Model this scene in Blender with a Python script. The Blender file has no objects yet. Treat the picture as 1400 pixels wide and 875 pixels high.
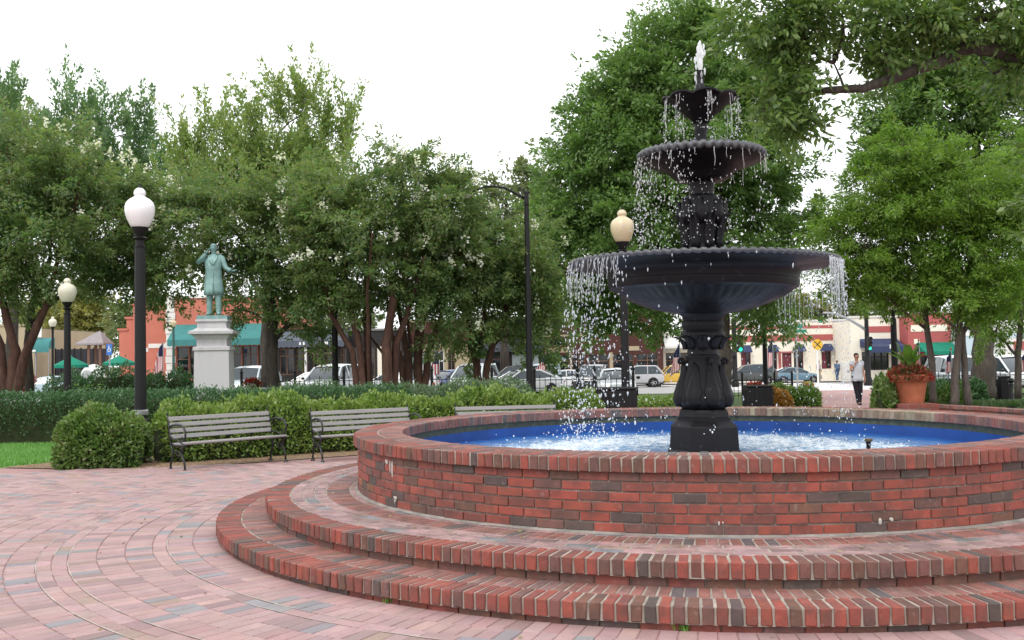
import bpy, bmesh, math, random
import numpy as np
from mathutils import Vector, Matrix

sc = bpy.context.scene
COL = sc.collection
PI = math.pi
R = math.radians
rng = np.random.default_rng(11)
random.seed(11)

# ------------------------------------------------------------------ camera
CAM_H = 1.4548
FPX = 1370.0                      # focal length in pixels of the 1400 px wide photograph
PITCH = math.atan((490.0 - 437.5) / FPX)
ROLL = -0.018
_F = np.array([0, math.cos(PITCH), math.sin(PITCH)])
_U = np.array([0, -math.sin(PITCH), math.cos(PITCH)])
_R = np.array([1.0, 0, 0])
_c, _s = math.cos(ROLL), math.sin(ROLL)
CR = _c * _R + _s * _U
CU = _c * _U - _s * _R
CAMP = np.array([0, 0, CAM_H])
cam_data = bpy.data.cameras.new("camera")
cam_data.sensor_width = 36.0
cam_data.lens = 36.0 * FPX / 1400.0
cam_data.clip_start = 0.05
cam_data.clip_end = 2000.0
cam = bpy.data.objects.new("camera", cam_data)
COL.objects.link(cam)
cam.matrix_world = Matrix(((CR[0], CU[0], -_F[0], 0), (CR[1], CU[1], -_F[1], 0), (CR[2], CU[2], -_F[2], CAM_H), (0, 0, 0, 1)))
sc.camera = cam

# ------------------------------------------------------------------ light: bright, thinly overcast daylight
SUN_ELEV, SUN_AZ = R(52), R(205)           # azimuth: clockwise from +Y
world = bpy.data.worlds.new("World")
sc.world = world
world.use_nodes = True
wn, wl = world.node_tree.nodes, world.node_tree.links
wn.clear()
w_out = wn.new("ShaderNodeOutputWorld")
w_bg = wn.new("ShaderNodeBackground")
w_sky = wn.new("ShaderNodeTexSky")
w_sky.sky_type = 'NISHITA'
w_sky.sun_disc = False
w_sky.sun_elevation = SUN_ELEV
w_sky.sun_rotation = SUN_AZ
w_sky.air_density, w_sky.dust_density, w_sky.ozone_density = 1.0, 3.0, 1.0
w_mix = wn.new("ShaderNodeMixRGB")         # a thin white cloud layer over the blue
w_mix.inputs[0].default_value = 0.88
w_mix.inputs[2].default_value = (18.0, 18.2, 18.6, 1)
wl.new(w_sky.outputs[0], w_mix.inputs[1])
wl.new(w_mix.outputs[0], w_bg.inputs[0])
w_bg.inputs[1].default_value = 0.10
wl.new(w_bg.outputs[0], w_out.inputs[0])
sun_data = bpy.data.lights.new("sun", 'SUN')
sun_data.energy = 1.5
sun_data.angle = R(14)
sun_data.color = (1.0, 0.96, 0.9)
sun = bpy.data.objects.new("sun", sun_data)
COL.objects.link(sun)
_sd = Vector((math.sin(SUN_AZ) * math.cos(SUN_ELEV), math.cos(SUN_AZ) * math.cos(SUN_ELEV), math.sin(SUN_ELEV)))
sun.rotation_euler = _sd.to_track_quat('Z', 'Y').to_euler()
sun.location = (0, 0, 30)
sc.view_settings.view_transform = 'Standard'
sc.view_settings.look = 'None'
sc.view_settings.exposure = 0.0
sc.view_settings.gamma = 1.0
sc.cycles.max_bounces = 6
sc.cycles.diffuse_bounces = 4
sc.cycles.transparent_max_bounces = 8


# ------------------------------------------------------------------ where things stand
def gz(x, y):
    """height of the ground: level round the fountain, falling gently towards the streets"""
    s = 0.0125 + 0.0025 * math.tanh(x / 8.0)
    t = min(max(y - 12.0, 0.0), 90.0)
    return -s * t * min(1.0, t / 4.0)


def ray(px, py):
    dx, dy = px - 700.0, py - 437.5
    d = CR * dx - CU * dy + _F * FPX
    return d / d[1]


def at(px, py, y):
    """the point at distance y in front of the camera that lies on a sight line of the photograph"""
    p = CAMP + ray(px, py) * y
    return Vector((p[0], p[1], p[2]))


def gpt(px, py, z=None):
    """the point of the ground on a sight line"""
    d = ray(px, py)
    y = 15.0
    for _ in range(60):
        g = gz(d[0] * y, y) if z is None else z
        y = min(max((g - CAM_H) / d[2], 1.0), 200.0) if d[2] < -1e-4 else 200.0
    return Vector((d[0] * y, y, CAM_H + d[2] * y))


def ground(px, y):
    """a point of the ground at distance y, under picture column px (taken at the horizon)"""
    x = ray(px, 490)[0] * y
    return Vector((x, y, gz(x, y)))


# ------------------------------------------------------------------ mesh helpers
class MB:
    def __init__(self):
        self.v, self.f, self.n = [], [], 0

    def add(self, verts, faces):
        v = np.asarray(verts, float).reshape(-1, 3)
        self.v.append(v)
        n = self.n
        self.f.extend([tuple(i + n for i in f) for f in faces])
        self.n += len(v)
        return self

    def box(self, lo, hi, rot=0.0, c=(0, 0, 0)):
        x0, y0, z0 = lo
        x1, y1, z1 = hi
        v = np.array([(x0, y0, z0), (x1, y0, z0), (x1, y1, z0), (x0, y1, z0), (x0, y0, z1), (x1, y0, z1), (x1, y1, z1), (x0, y1, z1)], float)
        if rot:
            cs, sn = math.cos(rot), math.sin(rot)
            v = np.column_stack((v[:, 0] * cs - v[:, 1] * sn, v[:, 0] * sn + v[:, 1] * cs, v[:, 2]))
        return self.add(v + np.array(c), [(0, 3, 2, 1), (4, 5, 6, 7), (0, 1, 5, 4), (1, 2, 6, 5), (2, 3, 7, 6), (3, 0, 4, 7)])

    def cbox(self, c, size, e=0.0):
        """box by centre and size, chamfered by e"""
        a, b, d = size[0] / 2, size[1] / 2, size[2] / 2
        if e <= 0:
            return self.box((c[0] - a, c[1] - b, c[2] - d), (c[0] + a, c[1] + b, c[2] + d))
        v, f = chamfer_box(a, b, d, e)
        return self.add(v + np.array(c, float), f)

    def lathe(self, prof, n=24, cx=0, cy=0, mod=None, close=False, a0=0.0):
        """prof: list of (r, z); mod(i, ang, r, z) -> (r, z)"""
        vs = []
        for k, (r, z) in enumerate(prof):
            for j in range(n):
                a = a0 + 2 * PI * j / n
                rr, zz = (r, z) if mod is None else mod(k, a, r, z)
                vs.append((cx + rr * math.cos(a), cy + rr * math.sin(a), zz))
        fs = []
        m = len(prof)
        for k in range(m - 1):
            for j in range(n):
                j2 = (j + 1) % n
                fs.append((k * n + j, k * n + j2, (k + 1) * n + j2, (k + 1) * n + j))
        if close:
            for k, flip in ((0, True), (m - 1, False)):
                ring = [k * n + j for j in range(n)]
                fs.append(tuple(reversed(ring)) if flip else tuple(ring))
        return self.add(vs, fs)

    def tube(self, pts, rad, n=8, cap=True):
        pts = [np.array(p, float) for p in pts]
        if not hasattr(rad, '__len__'):
            rad = [rad] * len(pts)
        vs = []
        u = None
        for i, p in enumerate(pts):
            d = pts[min(i + 1, len(pts) - 1)] - pts[max(i - 1, 0)]
            d /= np.linalg.norm(d) + 1e-12
            if u is None:
                u = np.cross(d, (0.3, 0.9, 0.31) if abs(d[2]) > 0.9 else (0, 0, 1))
            u = u - d * np.dot(u, d)
            u /= np.linalg.norm(u) + 1e-12
            w = np.cross(d, u)
            for j in range(n):
                a = 2 * PI * j / n
                vs.append(p + rad[i] * (u * math.cos(a) + w * math.sin(a)))
        fs = []
        for i in range(len(pts) - 1):
            for j in range(n):
                j2 = (j + 1) % n
                fs.append((i * n + j, i * n + j2, (i + 1) * n + j2, (i + 1) * n + j))
        if cap:
            fs.append(tuple(reversed(range(n))))
            fs.append(tuple((len(pts) - 1) * n + j for j in range(n)))
        return self.add(vs, fs)

    def ellipsoid(self, c, r, nu=12, nv=8, mod=None):
        vs = [(c[0], c[1], c[2] - r[2])]
        for i in range(1, nv):
            t = -PI / 2 + PI * i / nv
            for j in range(nu):
                a = 2 * PI * j / nu
                q = 1.0 if mod is None else mod(a, t)
                vs.append((c[0] + r[0] * q * math.cos(t) * math.cos(a), c[1] + r[1] * q * math.cos(t) * math.sin(a), c[2] + r[2] * q * math.sin(t)))
        vs.append((c[0], c[1], c[2] + r[2]))
        fs = []
        for j in range(nu):
            fs.append((0, 1 + (j + 1) % nu, 1 + j))
            fs.append((len(vs) - 1, len(vs) - 1 - nu + j, len(vs) - 1 - nu + (j + 1) % nu))
        for i in range(nv - 2):
            for j in range(nu):
                j2 = (j + 1) % nu
                fs.append((1 + i * nu + j, 1 + i * nu + j2, 1 + (i + 1) * nu + j2, 1 + (i + 1) * nu + j))
        return self.add(vs, fs)

    def prism(self, poly, axis, lo, hi):
        """extrude a 2-D polygon along an axis: axis 'x' takes (y,z), 'y' takes (x,z), 'z' takes (x,y)"""
        def put(p, t):
            if axis == 'x':
                return (t, p[0], p[1])
            if axis == 'y':
                return (p[0], t, p[1])
            return (p[0], p[1], t)
        n = len(poly)
        vs = [put(p, lo) for p in poly] + [put(p, hi) for p in poly]
        fs = [tuple(range(n)), tuple(n + i for i in reversed(range(n)))]
        for i in range(n):
            j = (i + 1) % n
            fs.append((i, n + i, n + j, j))
        return self.add(vs, fs)

    def mesh(self, name, mat=None, smooth=False):
        me = bpy.data.meshes.new(name)
        v = np.vstack(self.v) if self.v else np.zeros((0, 3))
        me.from_pydata(v.tolist(), [], self.f)
        if mat is not None:
            me.materials.append(mat)
        me.update()
        if smooth:
            me.shade_smooth()
            if smooth is not True:
                me.set_sharp_from_angle(angle=R(smooth))
        return me

    def build(self, name, mat, parent=None, smooth=False, kind=None, fix=True):
        me = self.mesh(name, mat, smooth)
        if fix:
            fix_normals(me)
        return link(name, me, parent, kind)


def fix_normals(me):
    bm = bmesh.new()
    bm.from_mesh(me)
    bmesh.ops.recalc_face_normals(bm, faces=bm.faces)
    bm.to_mesh(me)
    bm.free()


def link(name, me, parent=None, kind=None, loc=None):
    o = bpy.data.objects.new(name, me)
    COL.objects.link(o)
    if parent is not None:
        o.parent = parent
    if kind:
        o["kind"] = kind
    if loc is not None:
        o.location = loc
    return o


def tag(o, label, cat, group=None, kind=None):
    o["label"] = label
    o["category"] = cat
    if group:
        o["group"] = group
    if kind:
        o["kind"] = kind
    return o


def thing(name, label, cat, loc=(0, 0, 0), rz=0.0, group=None):
    o = bpy.data.objects.new(name, None)
    COL.objects.link(o)
    o.empty_display_size = 0.2
    o.location = loc
    o.rotation_euler = (0, 0, rz)
    return tag(o, label, cat, group)


def dup(o, loc, rz=None, label=None, scale=None):
    """copy a thing with its parts and sub-parts"""
    def cp(src, par):
        c = src.copy()
        COL.objects.link(c)
        if par is not None:
            c.parent = par
        for ch in src.children:
            cp(ch, c)
        return c
    n = cp(o, None)
    n.location = loc
    if rz is not None:
        n.rotation_euler = (0, 0, rz)
    if label:
        n["label"] = label
    if scale:
        n.scale = (scale,) * 3
    return n


def chamfer_box(a, b, c, e):
    vs, idx = [], {}
    for sx in (-1, 1):
        for sy in (-1, 1):
            for sz in (-1, 1):
                for k in range(3):
                    p = [sx * (a - e), sy * (b - e), sz * (c - e)]
                    p[k] = (sx * a, sy * b, sz * c)[k]
                    idx[(sx, sy, sz, k)] = len(vs)
                    vs.append(p)
    vs = np.array(vs, float)
    fs = []
    for k in range(3):
        i, j = [q for q in range(3) if q != k]
        for s in (-1, 1):
            q = []
            for (si, sj) in ((-1, -1), (1, -1), (1, 1), (-1, 1)):
                key = [0, 0, 0]
                key[k], key[i], key[j] = s, si, sj
                q.append(idx[(*key, k)])
            fs.append(q)
    for k in range(3):          # edges running along axis k
        i, j = [q for q in range(3) if q != k]
        for si in (-1, 1):
            for sj in (-1, 1):
                def g(sk, m):
                    key = [0, 0, 0]
                    key[k], key[i], key[j] = sk, si, sj
                    return idx[(*key, m)]
                fs.append([g(-1, i), g(1, i), g(1, j), g(-1, j)])
    for sx in (-1, 1):
        for sy in (-1, 1):
            for sz in (-1, 1):
                fs.append([idx[(sx, sy, sz, k)] for k in range(3)])
    out = []
    for f in fs:
        p = vs[f]
        n = np.cross(p[1] - p[0], p[2] - p[0])
        out.append(tuple(f) if np.dot(n, p.mean(0)) > 0 else tuple(reversed(f)))
    return vs, out


def quads_mesh(name, verts, mat, smooth=False):
    """many separate quads from an (n, 4, 3) array, fast"""
    n = len(verts)
    me = bpy.data.meshes.new(name)
    me.vertices.add(n * 4)
    me.vertices.foreach_set("co", np.ascontiguousarray(verts, dtype=np.float32).ravel())
    me.loops.add(n * 4)
    me.loops.foreach_set("vertex_index", np.arange(n * 4, dtype=np.int32))
    me.polygons.add(n)
    me.polygons.foreach_set("loop_start", np.arange(0, n * 4, 4, dtype=np.int32))
    me.polygons.foreach_set("loop_total", np.full(n, 4, dtype=np.int32))
    me.materials.append(mat)
    me.update(calc_edges=True)
    return me


# ------------------------------------------------------------------ materials
class NT:
    """small node-graph writer"""
    def __init__(self, name):
        self.m = bpy.data.materials.new(name)
        self.m.use_nodes = True
        self.t = self.m.node_tree
        self.t.nodes.clear()
        self.out = self.n("OutputMaterial")

    def n(self, kind, **kw):
        nd = self.t.nodes.new("ShaderNode" + kind)
        for k, v in kw.items():
            setattr(nd, k, v)
        return nd

    def l(self, a, b):
        self.t.links.new(a, b)

    def coords(self, which="pos"):
        if which == "pos":
            return self.n("NewGeometry").outputs["Position"]
        return self.n("TexCoord").outputs[which]

    def noise(self, vec, scale, detail=3, rough=0.55):
        nd = self.n("TexNoise")
        nd.inputs["Scale"].default_value = scale
        nd.inputs["Detail"].default_value = detail
        nd.inputs["Roughness"].default_value = rough
        if vec is not None:
            self.l(vec, nd.inputs["Vector"])
        return nd.outputs["Fac"]

    def ramp(self, fac, stops, interp='LINEAR'):
        nd = self.n("ValToRGB")
        cr = nd.color_ramp
        cr.interpolation = interp
        while len(cr.elements) > 1:
            cr.elements.remove(cr.elements[-1])
        for i, (p, c) in enumerate(stops):
            e = cr.elements[0] if i == 0 else cr.elements.new(p)
            e.position = p
            c = (c, c, c) if not hasattr(c, '__len__') else c
            e.color = (c[0], c[1], c[2], 1)
        self.l(fac, nd.inputs[0])
        return nd.outputs[0]

    def mix(self, fac, a, b, mode='MIX'):
        nd = self.n("MixRGB", blend_type=mode)
        for v, i in ((fac, 0), (a, 1), (b, 2)):
            if hasattr(v, 'links') or isinstance(v, bpy.types.NodeSocket):
                self.l(v, nd.inputs[i])
            elif i == 0:
                nd.inputs[0].default_value = v
            else:
                nd.inputs[i].default_value = (v[0], v[1], v[2], 1)
        return nd.outputs[0]

    def math(self, op, a, b=None, c=None):
        nd = self.n("Math", operation=op)
        for i, v in enumerate((a, b, c)):
            if v is None:
                continue
            if isinstance(v, bpy.types.NodeSocket):
                self.l(v, nd.inputs[i])
            else:
                nd.inputs[i].default_value = v
        return nd.outputs[0]

    def bump(self, h, strength=0.3, dist=0.01, normal=None):
        nd = self.n("Bump")
        nd.inputs["Strength"].default_value = strength
        nd.inputs["Distance"].default_value = dist
        self.l(h, nd.inputs["Height"])
        if normal is not None:
            self.l(normal, nd.inputs["Normal"])
        return nd.outputs[0]

    def bsdf(self, color, rough=0.6, metal=0.0, spec=0.5, normal=None, coat=0.0, trans=0.0, ior=None, alpha=None):
        p = self.n("BsdfPrincipled")
        for key, v in (("Base Color", color), ("Roughness", rough), ("Metallic", metal), ("Specular IOR Level", spec), ("Coat Weight", coat), ("Transmission Weight", trans)):
            if isinstance(v, bpy.types.NodeSocket):
                self.l(v, p.inputs[key])
            elif hasattr(v, '__len__'):
                p.inputs[key].default_value = (v[0], v[1], v[2], 1)
            else:
                p.inputs[key].default_value = v
        if ior:
            p.inputs["IOR"].default_value = ior
        if normal is not None:
            self.l(normal, p.inputs["Normal"])
        return p.outputs[0]

    def done(self, sh, disp=None):
        self.l(sh, self.out.inputs["Surface"])
        return self.m


_MATS = {}


def plain(name, color, rough=0.55, metal=0.0, spec=0.5, var=0.12, scale=6.0, bump=0.0, coat=0.0):
    """one colour with the faint unevenness real surfaces have"""
    if name in _MATS:
        return _MATS[name]
    t = NT(name)
    pos = t.coords()
    nz = t.noise(pos, scale, 5, 0.6)
    nz2 = t.noise(pos, scale * 0.18, 2)
    c = t.mix(t.ramp(nz, [(0.3, 0.0), (0.7, 1.0)]), [q * (1 - var) for q in color], [min(1, q * (1 + var)) for q in color])
    c = t.mix(t.math('MULTIPLY', nz2, var * 1.6), c, [q * 0.6 for q in color])
    rg = t.math('MULTIPLY_ADD', nz, 0.16, rough - 0.08)
    nrm = t.bump(t.noise(pos, scale * 6, 4), bump, 0.01) if bump else None
    _MATS[name] = t.done(t.bsdf(c, rg, metal, spec, nrm, coat))
    return _MATS[name]


def emissive(name, color, strength):
    t = NT(name)
    e = t.n("Emission")
    e.inputs[0].default_value = (*color, 1)
    e.inputs[1].default_value = strength
    return t.done(e.outputs[0])


def brick_material(name, grime=(0.05, 0.045, 0.04), grime_amt=0.5, rough=0.85):
    """fired clay: the colour of each brick comes from its object colour (or the tint of a joined one)"""
    t = NT(name)
    pos = t.coords()
    att = t.n("Attribute", attribute_type='GEOMETRY', attribute_name="tint")
    oi = t.n("ObjectInfo")
    base = t.mix(1.0, att.outputs["Color"], oi.outputs["Color"], 'MULTIPLY')
    n1 = t.noise(pos, 7, 4, 0.65)
    n2 = t.noise(pos, 70, 4, 0.7)
    n3 = t.noise(pos, 22, 3, 0.6)
    n4 = t.noise(pos, 1.3, 3, 0.6)
    c = t.mix(t.ramp(n1, [(0.40, 0.0), (0.62, grime_amt * 1.3)]), base, t.mix(0.75, base, grime))
    c = t.mix(t.math('MULTIPLY', t.ramp(n4, [(0.42, 0.0), (0.7, 1.0)]), grime_amt * 0.7), c, t.mix(0.6, c, grime))
    c = t.mix(t.ramp(n2, [(0.30, 0.0), (0.55, 0.3), (0.75, 0.55)]), c, t.mix(1.0, c, (0.62, 0.58, 0.56), 'MULTIPLY'))
    c = t.mix(t.ramp(n3, [(0.60, 0.0), (0.72, 0.30)]), c, t.mix(0.55, c, (0.42, 0.36, 0.33)))
    nrm = t.bump(t.mix(0.5, n2, t.noise(pos, 230, 3)), 0.55, 0.004)
    return t.done(t.bsdf(c, rough, 0, 0.5, nrm))


def leaf_material(name, cols, trans=0.35, rough=0.45, clump=0.9):
    """leaves vary one by one and by branch; light comes through them"""
    t = NT(name)
    geo = t.n("NewGeometry")
    rnd = geo.outputs["Random Per Island"]
    nz = t.noise(geo.outputs["Position"], clump, 3, 0.6)
    f = t.math('ADD', t.math('MULTIPLY', rnd, 0.55), t.math('MULTIPLY', t.ramp(nz, [(0.3, 0.0), (0.7, 1.0)]), 0.5))
    k = len(cols)
    col = t.ramp(f, [((i + 0.1) / (k - 0.4), c) for i, c in enumerate(cols)])
    pr = t.bsdf(col, rough * 0.9, 0, 0.5)
    tr = t.n("BsdfTranslucent")
    t.l(t.mix(1.0, col, (1.25, 1.35, 0.7), 'MULTIPLY'), tr.inputs[0])
    mx = t.n("MixShader")
    mx.inputs[0].default_value = trans
    t.l(pr, mx.inputs[1])
    t.l(tr.outputs[0], mx.inputs[2])
    return t.done(mx.outputs[0])


def bark_material(name, c1, c2, scale=8.0):
    t = NT(name)
    pos = t.coords()
    mp = t.n("Mapping")
    mp.inputs["Scale"].default_value = (1, 1, 0.22)
    t.l(pos, mp.inputs[0])
    n1 = t.noise(mp.outputs[0], scale, 5, 0.65)
    n2 = t.noise(mp.outputs[0], scale * 5, 4, 0.7)
    c = t.mix(t.ramp(n1, [(0.35, 0.0), (0.65, 1.0)]), c1, c2)
    c = t.mix(t.ramp(n2, [(0.4, 0.5), (0.6, 0.0)]), c, [q * 0.45 for q in c1])
    return t.done(t.bsdf(c, 0.85, 0, 0.25, t.bump(n2, 0.7, 0.03)))


M_IRON = plain("black_painted_iron", (0.012, 0.012, 0.014), 0.38, 0, 0.5, 0.3, 20, 0.12)
M_POST = plain("black_post_paint", (0.009, 0.0085, 0.010), 0.5, 0, 0.3, 0.25, 12)
M_DARKGLASS = plain("dark_window_glass", (0.012, 0.014, 0.016), 0.06, 0, 0.6, 0.3, 0.7)
M_RUBBER = plain("tyre_rubber", (0.014, 0.014, 0.015), 0.8, 0, 0.3, 0.2, 9)
M_STEEL = plain("galvanised_steel", (0.34, 0.35, 0.36), 0.4, 0.7, 0.5, 0.15, 9)
M_WHITE = plain("white_paint", (0.78, 0.78, 0.76), 0.5, 0, 0.4, 0.06, 3)
M_RIM = plain("wheel_alloy", (0.5, 0.5, 0.51), 0.35, 0.6, 0.5, 0.1, 20)
# ================================================================== the fountain's measures
CX, CY = 1.812, 9.76
R_CAP, R_IN, R_WALL, R_UP, R_LO, R_GR = 3.326, 2.877, 3.29, 4.10, 4.514, 4.475
Z_CAP, Z_UP, Z_LO, Z_WATER = 0.789, 0.283, 0.1315, 0.515

# ------------------------------------------------------------------ terrain
def in_poly(x, y, poly):
    c = False
    n = len(poly)
    for i in range(n):
        (x0, y0), (x1, y1) = poly[i], poly[i - 1]
        if (y0 > y) != (y1 > y) and x < (x1 - x0) * (y - y0) / (y1 - y0) + x0:
            c = not c
    return c


def sheet(name, poly, lift, mat, kind="structure", step=3.0):
    """a sheet that follows the ground inside a polygon"""
    bm = bmesh.new()
    vs = [bm.verts.new((x, y, 0)) for x, y in poly]
    bm.faces.new(vs)
    xs = [p[0] for p in poly]
    ys = [p[1] for p in poly]
    y = math.floor(min(ys) / step) * step
    while y < max(ys):
        st = step if y < 30 else step * 3
        if y > min(ys):
            bmesh.ops.bisect_plane(bm, geom=bm.verts[:] + bm.edges[:] + bm.faces[:], plane_co=(0, y, 0), plane_no=(0, 1, 0))
        y += st
    x = math.floor(min(xs) / 6) * 6
    while x < max(xs):
        if x > min(xs) and abs(x) < 60:
            bmesh.ops.bisect_plane(bm, geom=bm.verts[:] + bm.edges[:] + bm.faces[:], plane_co=(x, 0, 0), plane_no=(1, 0, 0))
        x += 6
    bmesh.ops.triangulate(bm, faces=bm.faces[:])
    for v in bm.verts:
        v.co.z = gz(v.co.x, v.co.y) + lift
    bmesh.ops.recalc_face_normals(bm, faces=bm.faces)
    if bm.faces and sum(f.normal.z for f in bm.faces) < 0:
        bmesh.ops.reverse_faces(bm, faces=bm.faces[:])
    me = bpy.data.meshes.new(name)
    bm.to_mesh(me)
    bm.free()
    me.materials.append(mat)
    return link(name, me, None, kind)


def ground_material():
    t = NT("park_grass")
    pos = t.coords()
    n1, n2 = t.noise(pos, 0.6, 4), t.noise(pos, 14, 4, 0.7)
    c = t.mix(n1, (0.055, 0.10, 0.025), (0.09, 0.15, 0.04))
    c = t.mix(t.ramp(n2, [(0.4, 0.0), (0.6, 0.6)]), c, (0.045, 0.07, 0.02))
    return t.done(t.bsdf(c, 0.9, 0, 0.2, t.bump(n2, 0.6, 0.05)))


def paving_joint_material():
    """sand joints with ring-laid brick printed where the bricks are too far off to part"""
    t = NT("brick_paving")
    geo = t.coords()
    sep = t.n("SeparateXYZ")
    t.l(geo, sep.inputs[0])
    dx, dy = t.math('SUBTRACT', sep.outputs[0], CX), t.math('SUBTRACT', sep.outputs[1], CY)
    r = t.math('SQRT', t.math('ADD', t.math('MULTIPLY', dx, dx), t.math('MULTIPLY', dy, dy)))
    a = t.math('ARCTAN2', dy, dx)
    cmb = t.n("CombineXYZ")
    t.l(r, cmb.inputs[0])
    t.l(t.math('MULTIPLY', a, 9.0), cmb.inputs[1])
    br = t.n("TexBrick")
    br.inputs["Scale"].default_value = 1.0
    br.inputs["Brick Width"].default_value = 0.2
    br.inputs["Row Height"].default_value = 0.1
    br.inputs["Mortar Size"].default_value = 0.003
    br.inputs["Color1"].default_value = (0.40, 0.21, 0.195, 1)
    br.inputs["Color2"].default_value = (0.30, 0.22, 0.22, 1)
    br.inputs["Mortar"].default_value = (0.20, 0.15, 0.13, 1)
    br.inputs["Bias"].default_value = -0.45
    t.l(cmb.outputs[0], br.inputs["Vector"])
    n1, n2 = t.noise(geo, 0.5, 4), t.noise(geo, 40, 3)
    c = t.mix(t.math('MULTIPLY', n1, 0.35), br.outputs["Color"], (0.36, 0.26, 0.25))
    c = t.mix(t.ramp(n2, [(0.4, 0.25), (0.7, 0.0)]), c, (0.17, 0.12, 0.11))
    return t.done(t.bsdf(c, 0.8, 0, 0.35, t.bump(n2, 0.2, 0.004)))


M_GRASS = ground_material()
M_PAVE = paving_joint_material()
M_SOIL = plain("pine_straw_mulch", (0.27, 0.185, 0.12), 0.95, 0, 0.2, 0.4, 11, 0.6)
M_ROAD = plain("pale_road", (0.33, 0.325, 0.32), 0.85, 0, 0.3, 0.16, 3, 0.25)
M_WALKWAY = plain("concrete_walk", (0.58, 0.56, 0.54), 0.85, 0, 0.3, 0.12, 2.5, 0.2)

EDGE = [(-40, 17.5), (-12, 15.3), (-7.6, 14.85), (-6.4, 14.45), (-5.38, 14.2), (-4.5, 14.5), (-3.4, 15.35), (-1.6, 16.9), (0.8, 18.3), (3.2, 18.8), (4.6, 18.6)]
PATH_L = [(5.6, 21.0), (9.6, 33.5), (16.2, 57.0)]
PATH_R = [(21.2, 57.0), (12.6, 33.0), (8.35, 21.9)]
PLAZA = [(-40, -25)] + EDGE + PATH_L + PATH_R + [(8.15, 21.9), (9.0, 20.4), (10.3, 18.3), (12.4, 15.6), (15.5, 13), (40, 9), (40, -25)]
sheet("terrain", [(-900, -60), (900, -60), (900, 1500), (-900, 1500)], -0.06, M_GRASS)
plaza = sheet("plaza", PLAZA, -0.007, M_PAVE, step=1.0)
sheet("street", [(-260, 40), (-8, 40), (6, 56.5), (260, 56.5), (260, 90.5), (13, 90.5), (-6, 71), (-260, 71)], -0.035, M_ROAD)
sheet("far_sidewalk", [(-260, 71.2), (-6, 71.2), (13, 90.7), (260, 90.7), (260, 118), (-260, 118)], 0.06, M_WALKWAY)
sheet("crosswalk_paving", [(14.6, 57.3), (24, 57.3), (27, 90), (12.0, 90)], -0.024, M_WALKWAY)
sheet("mulch_bed", EDGE[2:] + [(5.0, 19.6), (3.2, 20.6), (0, 20.4), (-3, 19.2), (-5.5, 17.5), (-7.1, 16.6), (-7.25, 15.5)], 0.004, M_SOIL, step=1.0)

# the clipped lawn at far left, real blades
M_LAWN = plain("lawn_turf", (0.10, 0.26, 0.045), 0.9, 0, 0.2, 0.2, 5, 0.5)
LAWN = [(-12.5, 15.35), (-7.62, 14.88), (-7.2, 15.5), (-7.0, 16.6), (-7.5, 19.9), (-16, 20.2), (-16, 15.6)]
sheet("lawn", [(-12.5, 15.0), (-7.62, 14.55)] + LAWN[2:6] + [(-16, 15.3)], -0.013, M_LAWN, step=0.75)
M_BLADE = leaf_material("grass_blade", [(0.085, 0.23, 0.04), (0.13, 0.31, 0.06), (0.18, 0.35, 0.09)], 0.3)


def grass_tufts(name, pts, h, mat, wid=0.006):
    n = len(pts)
    p = np.array(pts)
    a = rng.uniform(0, 2 * PI, n)
    hh = h * rng.uniform(0.6, 1.3, n)
    d = np.column_stack((np.cos(a), np.sin(a), np.zeros(n)))
    lean = d * (hh * rng.uniform(0.1, 0.7, n))[:, None]
    s = np.column_stack((-np.sin(a), np.cos(a), np.zeros(n))) * wid
    top = p + lean + np.column_stack((np.zeros(n), np.zeros(n), hh))
    return quads_mesh(name, np.stack((p - s, p + s, top + s * 0.25, top - s * 0.25), 1), mat)


pts = []
while len(pts) < 42000:
    x, y = rng.uniform(-12.5, -7.0), rng.uniform(14.8, 20.0)
    if in_poly(x, y, LAWN):
        pts.append((x, y, gz(x, y) + 0.004))
link("grass", grass_tufts("grass", pts, 0.05, M_BLADE), None, "stuff")

# loose straw and litter on the mulch
MULCH = EDGE[2:8] + [(-3.2, 19.0), (-7.1, 16.6), (-7.25, 15.5)]
pts = []
while len(pts) < 7000:
    x, y = rng.uniform(-7.7, 1), rng.uniform(14, 19)
    if in_poly(x, y, MULCH):
        pts.append((x, y, gz(x, y) + 0.006))
p = np.array(pts)
a = rng.uniform(0, 2 * PI, len(p))
d = np.column_stack((np.cos(a), np.sin(a), rng.uniform(-0.05, 0.35, len(p)))) * rng.uniform(0.03, 0.08, len(p))[:, None]
s = np.column_stack((-np.sin(a), np.cos(a), np.zeros(len(p)))) * 0.004
M_STRAW = leaf_material("pine_straw", [(0.30, 0.19, 0.10), (0.42, 0.29, 0.17), (0.20, 0.12, 0.07)], 0.05)
link("pine_straw", quads_mesh("pine_straw", np.stack((p - s, p + s, p + d + s * 0.5, p + d - s * 0.5), 1), M_STRAW), None, "stuff")

# ------------------------------------------------------------------ bricks laid in rings
M_BRICK = brick_material("fired_brick", rough=0.72)
M_PAVER = brick_material("clay_paver", grime=(0.18, 0.14, 0.14), grime_amt=0.28, rough=0.6)
RED, DEEP, PLUM, BROWN, CHAR, ORANGE = (0.315, 0.070, 0.047), (0.25, 0.064, 0.046), (0.18, 0.076, 0.063), (0.175, 0.076, 0.051), (0.105, 0.068, 0.063), (0.30, 0.115, 0.05)
PINK, ROSE, SLATE, TAN = (0.415, 0.268, 0.262), (0.385, 0.240, 0.234), (0.245, 0.238, 0.252), (0.33, 0.225, 0.185)
MIX_WALL = ([RED, DEEP, PLUM, BROWN, CHAR, ORANGE], [0.53, 0.18, 0.09, 0.06, 0.13, 0.01])
MIX_CAP = ([RED, DEEP, PLUM, BROWN, CHAR], [0.30, 0.32, 0.20, 0.12, 0.06])
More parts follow.
